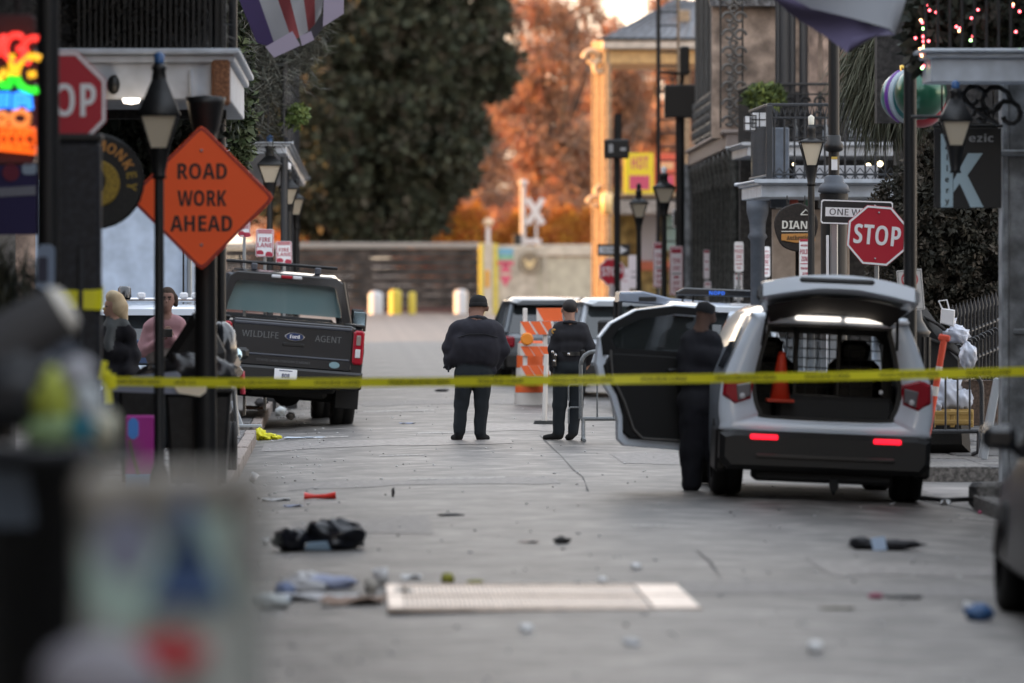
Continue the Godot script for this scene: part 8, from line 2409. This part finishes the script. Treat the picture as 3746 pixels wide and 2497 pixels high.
func flags() -> void:
	# striped flag, top left
	var s := 228.0
	var o := thing("flag", "drooping red, white and purple striped flag at the top left", "flag", px(668, -40, s))
	var U := func(x: float, y: float, z: float) -> Vector3: return px(x, y, s) - o.position + Vector3(0, 0, z)
	var stripes := [[540, 618, "flag purple", 0.055, 0.03, 0.10], [560, 660, "flag white", 0.33, 0.34, 0.36], [630, 690, "flag crimson", 0.24, 0.05, 0.055], [665, 715, "flag white", 0, 0, 0], [700, 745, "flag crimson", 0, 0, 0], [722, 760, "flag white", 0, 0, 0]]
	# top edge runs along the pole, hem hangs to the lower right
	var tops := [[525, -60], [575, -60], [618, -60], [652, -60], [690, -60], [722, -60], [752, -60]]
	var hems := [[590, 98], [634, 110], [672, 96], [688, 84], [708, 72], [724, 55], [738, 30]]
	var ms := ["flag purple", "flag white", "flag crimson", "flag white", "flag crimson", "flag white"]
	mat("flag purple", 0.055, 0.035, 0.11, 0.85)
	mat("flag white", 0.36, 0.36, 0.38, 0.85)
	mat("flag crimson", 0.23, 0.045, 0.05, 0.85)
	mat("flag lilac", 0.42, 0.36, 0.46, 0.85)
	mat("flag shade", 0.05, 0.045, 0.055, 0.85)
	for i in 6:
		var lines := []
		var backs := []
		for k in 9:
			var f := k / 8.0
			var l := []
			var m := []
			for j in 5:
				var g := j / 4.0
				var x := lerpf(lerpf(tops[i][0], tops[i + 1][0], g), lerpf(hems[i][0], hems[i + 1][0], g), f)
				var y := lerpf(lerpf(tops[i][1], tops[i + 1][1], g), lerpf(hems[i][1], hems[i + 1][1], g), f)
				var z := 0.05 * sin(f * 5.0 + (i + g) * 1.7)
				l.append(U.call(x, y, z))
				m.append(U.call(x, y, z - 0.004))
			lines.append(l)
			backs.append(m)
		var sh := Sh.new().smooth()
		sh.sheet(lines)
		for b in backs:
			b.reverse()
		sh.sheet(backs)
		part("stripe", sh, M[ms[i]], o)
	for q in [[[610, 108], [672, 72], [690, 105], [630, 133]], [[688, 84], [715, 72], [722, 92], [694, 106]], [[745, -40], [790, -40], [790, 32], [742, 62]]]:
		var pl := PackedVector2Array()
		for v in q:
			var p: Vector3 = U.call(v[0], v[1], 0.0)
			pl.append(Vector2(p.x, p.y))
		part("lilac_hem", Sh.new().prism(pl, 0.006, Transform3D(Basis(), Vector3(0, 0, 0.07))), M["flag lilac"], o)
	var fo := PackedVector2Array()
	for v in [[706, 76], [742, 35], [745, 62], [716, 95]]:
		var p: Vector3 = U.call(v[0], v[1], 0.0)
		fo.append(Vector2(p.x, p.y))
	part("dark_fold", Sh.new().prism(fo, 0.006, Transform3D(Basis(), Vector3(0, 0, 0.05))), M["flag shade"], o)
	part("pole", Sh.new().tube([U.call(470, -75, -0.02), U.call(840, -60, -0.02)], 0.018, 7), M["wall tan"], o)
	# big pale and purple flag, top right, nearer the camera
	s = 275.0
	o = thing("flag", "large pale grey flag with purple lower border at the top right", "flag", px(1920, -60, s))
	U = func(x: float, y: float, z: float) -> Vector3: return px(x, y, s) - o.position + Vector3(0, 0, z)
	var top := [[1740, -70], [1830, -70], [1930, -70], [2020, -70], [2100, -70]]
	var seam := [[1790, -20], [1860, 20], [1960, 42], [2040, 66], [2055, 80]]
	var hem := [[1768, -8], [1825, 38], [1900, 85], [1945, 122], [1958, 85]]
	for part_ in 2:
		var lines := []
		var backs := []
		for k in 7:
			var f := k / 6.0
			var l := []
			var m := []
			for j in 17:
				var t := j / 16.0 * 4.0
				var i := mini(int(t), 3)
				var g := t - i
				var A: Array = top if part_ == 0 else seam
				var B: Array = seam if part_ == 0 else hem
				var pa := Vector2(A[i][0], A[i][1]).lerp(Vector2(A[i + 1][0], A[i + 1][1]), g)
				var pb := Vector2(B[i][0], B[i][1]).lerp(Vector2(B[i + 1][0], B[i + 1][1]), g)
				if part_ == 1:
					pb = pb
				var p := pa.lerp(pb, f)
				var z := 0.07 * sin(t * 1.8 + f * 2.0) - (0.02 if part_ else 0.0)
				l.append(U.call(p.x, p.y, z))
				m.append(U.call(p.x, p.y, z - 0.004))
			lines.append(l)
			backs.append(m)
		var sh := Sh.new().smooth()
		sh.sheet(lines)
		for b in backs:
			b.reverse()
		sh.sheet(backs)
		part("field" if part_ == 0 else "border", sh, mat("flag pale", 0.36, 0.38, 0.42, 0.85) if part_ == 0 else mat("flag violet", 0.10, 0.085, 0.16, 0.85), o)
	part("pole", Sh.new().tube([U.call(1700, -80, -0.02), U.call(2300, -70, -0.02)], 0.02, 7), M["wall tan"], o)

func foreground() -> void:
	# heaped black bin at the left, far out of focus
	var s := 680.0
	var o := thing("street_bin", "big black bin heaped with rubbish at the lower left, far out of focus", "bin", Vector3((100.0 - 800.0) / s, -0.1, -F / s))
	var rim := EYE + (600.0 - 1035.0) / s + 0.1
	part("tub", Sh.new().lathe([Vector2(0.10, 0), Vector2(0.17, 0.02), Vector2(0.20, rim - 0.06), Vector2(0.30, rim - 0.03), Vector2(0.31, rim), Vector2(0.28, rim + 0.02), Vector2(0.001, rim - 0.02)], Transform3D(), 28), M["bin plastic"], o)
	part("rim_edge", Sh.new().lathe([Vector2(0.31, rim - 0.02), Vector2(0.322, rim), Vector2(0.31, rim + 0.02)], Transform3D(), 28), mat("rim grey", 0.05, 0.055, 0.065, 0.4), o)
	part("blue_notice", Sh.new().bevel(oct(0.09, 0.11, 0.03), 0.01, 0.002), mat("notice dull blue", 0.07, 0.09, 0.12, 0.6), o, Vector3((35.0 - 100.0) / s, EYE + (600.0 - 1130.0) / s + 0.1, 0.19))
	var bags := [["dark bag bulging at the left side of the heaped bin", 10, 905, 0.16, 0.12, "bag dark", 0.02, 0.021, 0.025, 0.5], ["crumpled yellow green wrapper on the heaped bin", 125, 915, 0.085, 0.10, "wrapper lime", 0.48, 0.54, 0.08, 0.5], ["pale green wrapper lower on the heaped bin", 125, 985, 0.10, 0.07, "wrapper green", 0.36, 0.52, 0.26, 0.5], ["grey crumpled paper at the top of the heaped bin", 178, 858, 0.06, 0.055, "paper grey", 0.5, 0.5, 0.54, 0.7], ["pale grey bag behind the teal cup on the heaped bin", 205, 930, 0.05, 0.075, "bag pale", 0.5, 0.54, 0.56, 0.6], ["cream paper at the right side of the heaped bin", 240, 985, 0.045, 0.07, "paper cream", 0.6, 0.58, 0.45, 0.7], ["teal cup lying in the heaped bin", 195, 980, 0.05, 0.05, "cup teal", 0.06, 0.33, 0.46, 0.5]]
	for k in bags:
		var g := thing("litter_in_bin", k[0], "rubbish", px(k[1], k[2], s + (20.0 if k[3] < 0.06 else 8.0)), 0.0, "rubbish heaped on the left bin")
		part("scrap", Sh.new().ball(Vector3.ZERO, Vector3(k[3], k[4], 0.07), Basis(Vector3.BACK, 0.2), 20, 0.25, int(k[1])), mat(k[5], k[6], k[7], k[8], k[9]), g)
	s = 520.0
	var r := thing("fabric_roll", "blurred dark grey rolled bundle with pale round end at the left", "bundle", px(80, 770, s))
	part("roll", Sh.new().tube([px(-90, 850, s) - r.position, px(60, 760, s) - r.position, px(140, 712, s) - r.position], [0.13, 0.13, 0.12], 18), mat("roll grey", 0.085, 0.082, 0.085, 0.8), r)
	part("pale_end", Sh.new().lathe([Vector2(0.001, 0.03), Vector2(0.08, 0.02), Vector2(0.115, -0.02), Vector2(0.12, -0.05)], Transform3D(Basis(Vector3.BACK, -1.02), px(152, 705, s) - r.position), 20), mat("roll end", 0.75, 0.70, 0.62, 0.6), r)
	r = thing("dark_bundle", "dark blue grey cloth bundle slumped under the rolled bundle", "bundle", px(90, 830, s - 20))
	part("cloth", Sh.new().ball(Vector3.ZERO, Vector3(0.22, 0.16, 0.14), Basis(Vector3.BACK, -0.4), 22, 0.18, 9), mat("cloth dusk", 0.030, 0.034, 0.046, 0.9), r)
	part("fold", Sh.new().tube([Vector3(0.0, 0.02, 0.12), Vector3(0.10, -0.03, 0.13), Vector3(0.17, -0.07, 0.1)], [0.05, 0.05, 0.03], 9), mat("cloth fold", 0.075, 0.082, 0.098, 0.9), r)
	r = thing("grey_hose", "blue grey tube curving round the left edge below the bundles", "tube", px(0, 920, s))
	part("tube", Sh.new().tube([px(-80, 925, s) - r.position, px(10, 915, s) - r.position, px(70, 895, s) - r.position, px(120, 875, s) - r.position], 0.045, 12), mat("hose grey", 0.20, 0.23, 0.31, 0.6), r)
	# leafy plant at the left edge
	s = 300.0
	o = thing("potted_palm", "dark leafy plant at the left edge below the purple banner", "plant", px(10, 640, s))
	crown(o, "foliage", leaf_meshes["palm"], M["palm leaves"], [[Vector3(-0.02, -0.05, 0), Vector3(0.10, 0.35, 0.2), 1.0]], 60, [vc(0.02, 0.024, 0.018), vc(0.06, 0.06, 0.04)], 0.25, 0.45, -0.5, 51)
	part("stem", Sh.new().tube([Vector3(0, -2.0, 0), Vector3(0, 0.1, 0)], 0.05, 7), M["palm bark"], o)
	# patterned box on a stand right in front of the lens
	s = 1150.0
	o = thing("printed_box", "very blurred pale box with blue and red print at the lower left", "box", Vector3((392.0 - 800.0) / s, EYE + (600.0 - 1115.0) / s, -F / s))
	var bw := 208.0 / s
	var cream := worn("box cream", 0.70, 0.72, 0.66, 0.8, tex["cloud"], 1.5)
	part("carton", Sh.new().bbox(Vector3(0, -0.42, -0.15), Vector3(bw * 2.0, 0.84, 0.3), 0.015), cream, o)
	part("lid", Sh.new().bbox(Vector3(0, -0.02, -0.15), Vector3(bw * 2.04, 0.09, 0.33), 0.015), worn("box lid", 0.55, 0.50, 0.43, 0.8, tex["cloud"], 1.5), o)
	var V := func(x: float, y: float) -> Vector3: return Vector3((x - 392.0) / s, -(y - 1115.0) / s, 0.004)
	var zk := 0.0
	for k in [["teal_patch", 300, 1330, 0.12, 0.13, "print teal", 0.48, 0.62, 0.54], ["teal_patch", 470, 1270, 0.11, 0.17, "print teal", 0, 0, 0], ["violet_patch", 290, 1250, 0.075, 0.09, "print violet", 0.27, 0.28, 0.36], ["slate_patch", 400, 1230, 0.02, 0.10, "print slate", 0.33, 0.40, 0.40], ["brown_patch", 550, 1240, 0.025, 0.12, "print brown", 0.26, 0.23, 0.21]]:
		part(k[0], Sh.new().bevel(circle(k[4] * 0.75, 18, k[3] / k[4]), 0.006, 0.001), mat(k[5], k[6], k[7], k[8], 0.7), o, V.call(k[1], k[2]) + Vector3(0, 0, zk))
		zk += 0.002
	for k in [[430, 1215, 0.045], [432, 1320, 0.11]]:
		part("navy_figure", Sh.new().bevel(PackedVector2Array([Vector2(-k[2] * 0.75, -0.06), Vector2(k[2] * 0.75, -0.06), Vector2(k[2] * 0.26, 0.07), Vector2(-k[2] * 0.26, 0.07)]), 0.007, 0.001), mat("print navy", 0.06, 0.11, 0.24, 0.7), o, V.call(k[0], k[1]) + Vector3(0, 0, 0.014))
	part("red_patch", Sh.new().bevel(circle(0.038, 18, 2.1), 0.007, 0.001), mat("print crimson", 0.60, 0.05, 0.06, 0.6), o, V.call(385, 1497) + Vector3(0, 0, 0.004))
	part("stand", Sh.new().bbox(Vector3(0.05, -1.2, -0.15), Vector3(bw * 1.4, 0.75, 0.25), 0.02), M["bin plastic"], o)
	part("pale_base", Sh.new().ball(V.call(230, 1560) + Vector3(0, 0, 0.05), Vector3(0.12, 0.09, 0.05)), mat("base lilac", 0.40, 0.38, 0.42, 0.8), o)

func litter() -> void:
	# black rubbish sack in the road
	var g := ground_at(735, 1262)
	var o := thing("rubbish_bag", "torn black rubbish bag lying in the road at left", "rubbish bag", g)
	var s := F / -g.z
	var bag: Material = worn("sack", 0.014, 0.016, 0.026, 0.28, tex["grain"], 2.0)
	part("sack", Sh.new().ball(Vector3(0.10, 0.10, 0), Vector3(0.24, 0.135, 0.2), Basis(), 26, 0.28, 61), bag, o)
	part("sack_lobe", Sh.new().ball(Vector3(-0.20, 0.07, 0.02), Vector3(0.15, 0.10, 0.15), Basis(), 22, 0.3, 62), bag, o)
	part("pale_flap", Sh.new().bevel(PackedVector2Array([Vector2(-0.1, 0.0), Vector2(0.11, 0.0), Vector2(0.08, 0.07), Vector2(-0.08, 0.06)]), 0.03, 0.008), mat("flap blue", 0.20, 0.29, 0.38, 0.6), o, Vector3(-0.02, 0.005, 0.2))
	# rolled dark cloth with pale label, right
	g = ground_at(2036, 1262)
	o = thing("cloth_bundle", "flattened black bundle with pale blue slip lying in the road at right", "bundle", g)
	part("cloth", Sh.new().ball(Vector3(0.0, 0.035, 0), Vector3(0.27, 0.045, 0.12), Basis(), 24, 0.2, 63), mat("bundle black", 0.016, 0.016, 0.02, 0.7), o)
	part("cloth_end", Sh.new().ball(Vector3(-0.2, 0.05, 0), Vector3(0.09, 0.05, 0.1), Basis(), 18, 0.2, 64), M["bundle black"], o)
	part("slip", Sh.new().bbox(Vector3(-0.07, 0.05, 0.125), Vector3(0.11, 0.11, 0.008), 0.003, Basis(Vector3.BACK, 0.15) * Basis(Vector3.RIGHT, -0.35)), mat("slip blue", 0.38, 0.48, 0.62, 0.6), o)
	# red plastic strip
	g = ground_at(735, 1147)
	o = thing("red_scrap", "bright red plastic scrap lying in the road above the black bag", "plastic scrap", g)
	part("bar", Sh.new().tube([Vector3(-0.15, 0.035, 0), Vector3(-0.05, 0.03, 0), Vector3(0.05, 0.03, 0), Vector3(0.15, 0.04, 0)], [0.035, 0.02, 0.024, 0.034], 8), mat("scrap red", 0.85, 0.035, 0.02, 0.4), o)
	# yellow vest at the kerb
	g = ground_at(612, 1010)
	o = thing("yellow_tape_heap", "crumpled yellow tape heap at the left kerb", "tape", g)
	for k in [[-0.08, 0.07, 0.07, 0.08], [0.02, 0.04, 0.10, 0.05], [0.13, 0.03, 0.07, 0.03]]:
		part("fold", Sh.new().ball(Vector3(k[0], k[1], 0), Vector3(k[2], k[3], 0.08), Basis(), 16, 0.4, int(k[0] * 100) + 90), M["tape yellow"], o)
	# pieces lying about: name, label, x, y, width m, height m, colour
	var bits := [
		["cup", "white crushed cup at the left kerb", 578, 1108, 0.09, 0.10, "bit white"],
		["paper", "pale paper lying left of the red scrap", 635, 1150, 0.26, 0.02, "bit grey"],
		["paper", "small blue paper under the red scrap", 673, 1164, 0.16, 0.015, "bit blue"],
		["cup", "white scrap left of the black rubbish bag", 612, 1253, 0.06, 0.05, "bit white"],
		["cup", "white ball of paper before the black rubbish bag", 704, 1266, 0.05, 0.05, "bit white"],
		["cup", "pale scrap at the right end of the black rubbish bag", 832, 1240, 0.06, 0.05, "bit white"],
		["scrap", "small dark curled scrap in mid road", 1290, 1248, 0.13, 0.05, "bit dark"],
		["paper", "pale flat paper left of the dark curled scrap", 1215, 1246, 0.16, 0.012, "bit peach"],
		["scrap", "thin dark twig standing in mid road", 903, 1140, 0.03, 0.07, "bit dark"],
		["twig", "dark twig lying left of mid road", 1035, 1184, 0.24, 0.02, "bit dark"],
		["scrap", "black flat scrap beyond the man, left of his feet", 1015, 899, 0.24, 0.04, "bit dark"],
		["paper", "pale torn paper before the grate, left end", 640, 1385, 0.16, 0.05, "bit blue grey"],
		["bag_scrap", "crumpled pale wrapper left of the grate", 690, 1368, 0.3, 0.11, "bit grey"],
		["bag_scrap", "lilac blue wrapper left of the grate", 755, 1352, 0.42, 0.08, "bit lilac"],
		["cardboard", "flat brown cardboard at the grate's left end", 810, 1388, 0.40, 0.05, "bit brown"],
		["cup", "white cup on the grate's left end", 880, 1345, 0.12, 0.11, "bit white"],
		["bag_scrap", "large crumpled clear wrapper leftmost of the heap by the grate", 628, 1398, 0.22, 0.09, "bit clear"],
		["bag_scrap", "white crumpled napkin behind the lilac wrapper by the grate", 705, 1338, 0.18, 0.07, "bit white"],
		["paper", "pale sheet under the lilac wrapper by the grate", 735, 1375, 0.5, 0.03, "bit grey"],
		["cup", "second white cup lying in the heap just left of the grate", 850, 1365, 0.11, 0.09, "bit cream"],
		["bag_scrap", "small blue wrapper at the left end of the heap by the grate", 655, 1372, 0.13, 0.09, "bit blue"],
		["paper", "white paper behind the grate", 945, 1330, 0.14, 0.03, "bit white"],
		["paper", "pale scrap on the left of the grate", 925, 1370, 0.11, 0.06, "bit cream"],
		["leaf_scrap", "yellow green scrap behind the grate", 1028, 1338, 0.10, 0.06, "bit lime"],
		["leaf_scrap", "second yellow green scrap right of the first behind the grate", 1092, 1342, 0.12, 0.03, "bit lime"],
		["paper_plate", "white round lid beyond the grate, right of middle", 1383, 1337, 0.07, 0.02, "bit white"],
		["paper_plate", "white lid in the road far right of the grate's top", 1460, 1308, 0.08, 0.03, "bit white"],
		["paper_plate", "round white lid in the foreground left of centre", 1208, 1452, 0.09, 0.03, "bit white"],
		["paper_plate", "round white lid in the foreground below the grate's right end", 1450, 1482, 0.11, 0.02, "bit grey"],
		["paper_plate", "round white lid in the foreground right", 1872, 1500, 0.09, 0.05, "bit white"],
		["scrap", "pink scrap in the foreground at right", 2010, 1374, 0.10, 0.03, "bit pink"],
		["scrap", "dark flattened scrap right of the pink one", 2075, 1374, 0.24, 0.02, "bit dark"],
		["stain_cloth", "olive brown flattened rag in the foreground right", 1925, 1398, 0.26, 0.012, "bit olive"],
		["bottle", "crushed blue plastic bottle by the dark car at right", 2250, 1425, 0.14, 0.11, "bit bottle"],
		["cup", "white cup left of the crushed blue bottle", 2216, 1410, 0.06, 0.07, "bit white"],
		["paper", "white paper by the kerb behind the patrol estate", 2172, 1160, 0.09, 0.05, "bit white"],
		["scrap", "small pink scrap at the kerb near the dark car", 2250, 1180, 0.04, 0.03, "bit pink"],
		["paper", "white paper on the ground past the barrier foot", 1485, 992, 0.18, 0.01, "bit white"],
		["paper", "pale blue paper left of the man beyond the kerb", 935, 973, 0.2, 0.01, "bit blue"],
		["paper", "white paper on the pavement right of the patrol estate", 2158, 968, 0.2, 0.02, "bit white"],
		["twig", "dark bar on the right pavement by the patrol estate", 2180, 1048, 0.6, 0.03, "bit dark"],
		["bottle", "clear bottle standing on the right pavement", 2283, 985, 0.07, 0.18, "bit clear"],
		["can", "crushed drinks can under the pickup's bumper, left", 600, 955, 0.18, 0.10, "bit dark"],
		["bag_scrap", "clear crumpled bottles under the pickup, middle", 645, 955, 0.16, 0.13, "bit clear"],
		["cardboard", "torn cardboard under the pickup near the scooter", 585, 965, 0.30, 0.06, "bit brown"],
		["bag_scrap", "pale crumpled wrapper under the pickup beside its tyre", 668, 962, 0.14, 0.09, "bit grey"],
		["paper", "pale sheet of paper lying on the concrete strip by the tape heap", 700, 1006, 0.5, 0.012, "bit blue grey"]]
	var cols := {"bit white": [0.78, 0.78, 0.78], "bit grey": [0.52, 0.52, 0.53], "bit blue": [0.20, 0.25, 0.40], "bit dark": [0.03, 0.028, 0.028], "bit peach": [0.45, 0.36, 0.31], "bit blue grey": [0.42, 0.48, 0.55], "bit lilac": [0.36, 0.40, 0.56], "bit brown": [0.30, 0.19, 0.13], "bit cream": [0.5, 0.47, 0.42], "bit lime": [0.30, 0.29, 0.02], "bit pink": [0.40, 0.08, 0.15], "bit olive": [0.10, 0.08, 0.035], "bit bottle": [0.05, 0.13, 0.30], "bit clear": [0.55, 0.58, 0.58]}
	for i in bits.size():
		var k: Array = bits[i]
		var p := ground_at(k[2], k[3])
		if p.x < -1.16 or p.x > 5.78:
			p.y = 0.05
		var c: Array = cols[k[6]]
		var m := mat(k[6], c[0], c[1], c[2], 0.4 if k[6] in ["bit white", "bit bottle", "bit clear"] else 0.65)
		var w: float = k[4]
		var h: float = k[5]
		o = thing(k[0], k[1], "litter", p, rng.randf_range(-0.5, 0.5), "litter on the street")
		match k[0]:
			"cup":
				part("cup", Sh.new().lathe([Vector2(0.001, 0), Vector2(w * 0.32, 0), Vector2(w * 0.48, h), Vector2(w * 0.43, h), Vector2(w * 0.3, h * 0.1)], Transform3D(Basis(Vector3.BACK, rng.randf_range(-0.5, 0.5)), Vector3(0, 0.01, 0)), 12), m, o)
			"paper_plate":
				part("lid", Sh.new().lathe([Vector2(w * 0.5, 0), Vector2(w * 0.5, h * 0.5), Vector2(w * 0.4, h), Vector2(0.001, h)], Transform3D(Basis(Vector3.RIGHT, 0.25), Vector3(0, 0.012, 0)), 16), m, o)
			"bottle":
				part("bottle", Sh.new().lathe([Vector2(0.001, 0), Vector2(0.034, 0), Vector2(0.034, h * 0.65), Vector2(0.014, h * 0.85), Vector2(0.014, h), Vector2(0.001, h)], Transform3D(Basis(Vector3.BACK, 0.0 if k[6] == "bit clear" else 1.3), Vector3(0, 0.04 if k[6] != "bit clear" else 0.0, 0)), 12), m, o)
				if k[6] != "bit clear":
					part("crumple", Sh.new().ball(Vector3(0, 0.05, 0), Vector3(w * 0.6, h * 0.5, 0.06), Basis(), 14, 0.3, 5), m, o)
			"paper", "cardboard":
				var sh := Sh.new().smooth()
				var ls := []
				var lb := []
				for a in 5:
					var l := []
					var l2 := []
					for b in 6:
						var q := Vector3(w * (b / 5.0 - 0.5), 0.006 + h * (0.5 + 0.5 * sin(a * 1.9 + b * 1.3 + i)), w * 0.8 * (a / 4.0 - 0.5))
						l.append(q)
						l2.append(q - Vector3(0, 0.003, 0))
					ls.append(l)
					l2.reverse()
					lb.append(l2)
				sh.sheet(ls)
				sh.sheet(lb)
				part("sheet", sh, m, o)
			_:
				part("piece", Sh.new().ball(Vector3(0, h * 0.5, 0), Vector3(w * 0.5, h * 0.6, w * 0.35), Basis(), 14, 0.35, i + 100), m, o)
	# pale ventilation grating let into the road
	g = ground_at(1255, 1375)
	o = thing("vent_grating", "pale metal ventilation grating set across the road in the foreground", "grating", Vector3(g.x, gy(g.x) + 0.003, g.z))
	var steel := worn("grating steel", 0.90, 0.76, 0.66, 0.38, tex["soft"], 1.0, 0.35)
	var L := ground_at(905, 1375)
	var R := ground_at(1570, 1375)
	var n0 := ground_at(1255, 1402).z - g.z
	var f0 := ground_at(1255, 1347).z - g.z
	var x0 := L.x - g.x
	var x1 := R.x - g.x
	var zz := [n0, lerpf(n0, f0, 0.52), f0]
	for row in 2:
		var za: float = zz[row] - 0.08
		var zb: float = zz[row + 1] + 0.08
		for i in 52:
			var x := lerpf(x0 + 0.05, x1 - 0.28, i / 51.0)
			part("grate_bar", Sh.new().bbox(Vector3(x, 0.006, (za + zb) * 0.5), Vector3(0.026, 0.009, absf(zb - za)), 0.004), steel, o)
	for z in zz:
		part("cross_frame", Sh.new().bbox(Vector3((x0 + x1) * 0.5, 0.006, z), Vector3(x1 - x0 + 0.1, 0.012, 0.07), 0.006), steel, o)
	part("end_plate", Sh.new().bbox(Vector3(x1 - 0.10, 0.007, (n0 + f0) * 0.5), Vector3(0.30, 0.014, absf(f0 - n0)), 0.006), steel, o)
	part("end_plate", Sh.new().bbox(Vector3(x0, 0.007, (n0 + f0) * 0.5), Vector3(0.1, 0.014, absf(f0 - n0)), 0.006), steel, o)
	part("pit", Sh.new().bbox(Vector3((x0 + x1) * 0.5, 0.0, (n0 + f0) * 0.5), Vector3(x1 - x0, 0.004, absf(f0 - n0)), 0.001), mat("grate pit", 0.06, 0.055, 0.05, 0.8), o)
	# broken kerb corner on the right with drain rod
	o = thing("broken_kerb", "broken stone kerb corner with dark drain hood at the right kerb", "kerb", Vector3(5.95, -0.08, -56.6))
	part("kerb_block", Sh.new().bbox(Vector3(0.18, 0.10, -0.1), Vector3(0.5, 0.24, 0.7), 0.04, Basis(Vector3.UP, 0.35)), M["paving b"], o)
	part("kerb_block", Sh.new().bbox(Vector3(-0.02, 0.13, 0.3), Vector3(0.2, 0.22, 0.5), 0.03, Basis(Vector3.UP, -0.2)), M["paving c"], o)
	part("drain_hood", Sh.new().bbox(Vector3(0.1, 0.06, 0.35), Vector3(0.3, 0.14, 0.3), 0.02), M["iron"], o)
	var rod := tag(part("drain_rod", Sh.new().tube([Vector3(5.45, -0.06, -58.5), Vector3(5.62, -0.05, -57.4), Vector3(5.9, 0.0, -56.6)], 0.025, 6), M["iron"]), "dark rod lying in the gutter behind the patrol estate", "rod")
	# chained wheel of scooter, plank and pallet at the left kerb
	o = thing("steel_stand", "grey steel sign stand foot on the left pavement by the bins", "stand", Vector3((545.0 - 800.0) / 178.0, 0.06, -F / 178.0))
	part("leg", Sh.new().bbox(Vector3(0, 0.17, 0), Vector3(0.06, 0.36, 0.05), 0.01, Basis(Vector3.BACK, 0.35)), M["stand white"], o)
	part("bar", Sh.new().bbox(Vector3(0.12, 0.02, 0.02), Vector3(0.4, 0.04, 0.06), 0.008), M["stand white"], o)

	# grit, ash and tiny specks of paper all over the road
	for kind in 2:
		var mm := MultiMesh.new()
		mm.transform_format = MultiMesh.TRANSFORM_3D
		mm.use_colors = true
		mm.mesh = Sh.new().ball(Vector3.ZERO, Vector3(0.5, 0.25, 0.4), Basis(), 7, 0.4, 7 + kind).make()
		mm.instance_count = 420 if kind == 0 else 150
		var r := RandomNumberGenerator.new()
		r.seed = 500 + kind
		for i in mm.instance_count:
			var d := 31.0 + 70.0 * pow(r.randf(), 1.3)
			var x := r.randf_range(-1.1, 5.7)
			if r.randf() < 0.35:
				x = -1.0 + 0.7 * r.randf()
			var w := r.randf_range(0.012, 0.05) if kind == 0 else r.randf_range(0.010, 0.035)
			mm.set_instance_transform(i, Transform3D(Basis(Vector3.UP, r.randf() * TAU).scaled(Vector3(w, 0.012 + w * 0.4, w)), Vector3(x, gy(x) + 0.005, -d)))
			mm.set_instance_color(i, vc(0.5, 0.49, 0.48) * r.randf_range(0.6, 1.3) if kind == 0 else vc(0.09, 0.085, 0.08) * r.randf_range(0.5, 1.8))
		var q := MultiMeshInstance3D.new()
		q.multimesh = mm
		q.material_override = M["cloth"]
		put(q, "paper_specks" if kind == 0 else "road_grit")
		tag(q, "tiny pale paper specks strewn over the whole road" if kind == 0 else "dark grit and ash strewn over the whole road", "litter" if kind == 0 else "grit", "", "stuff")
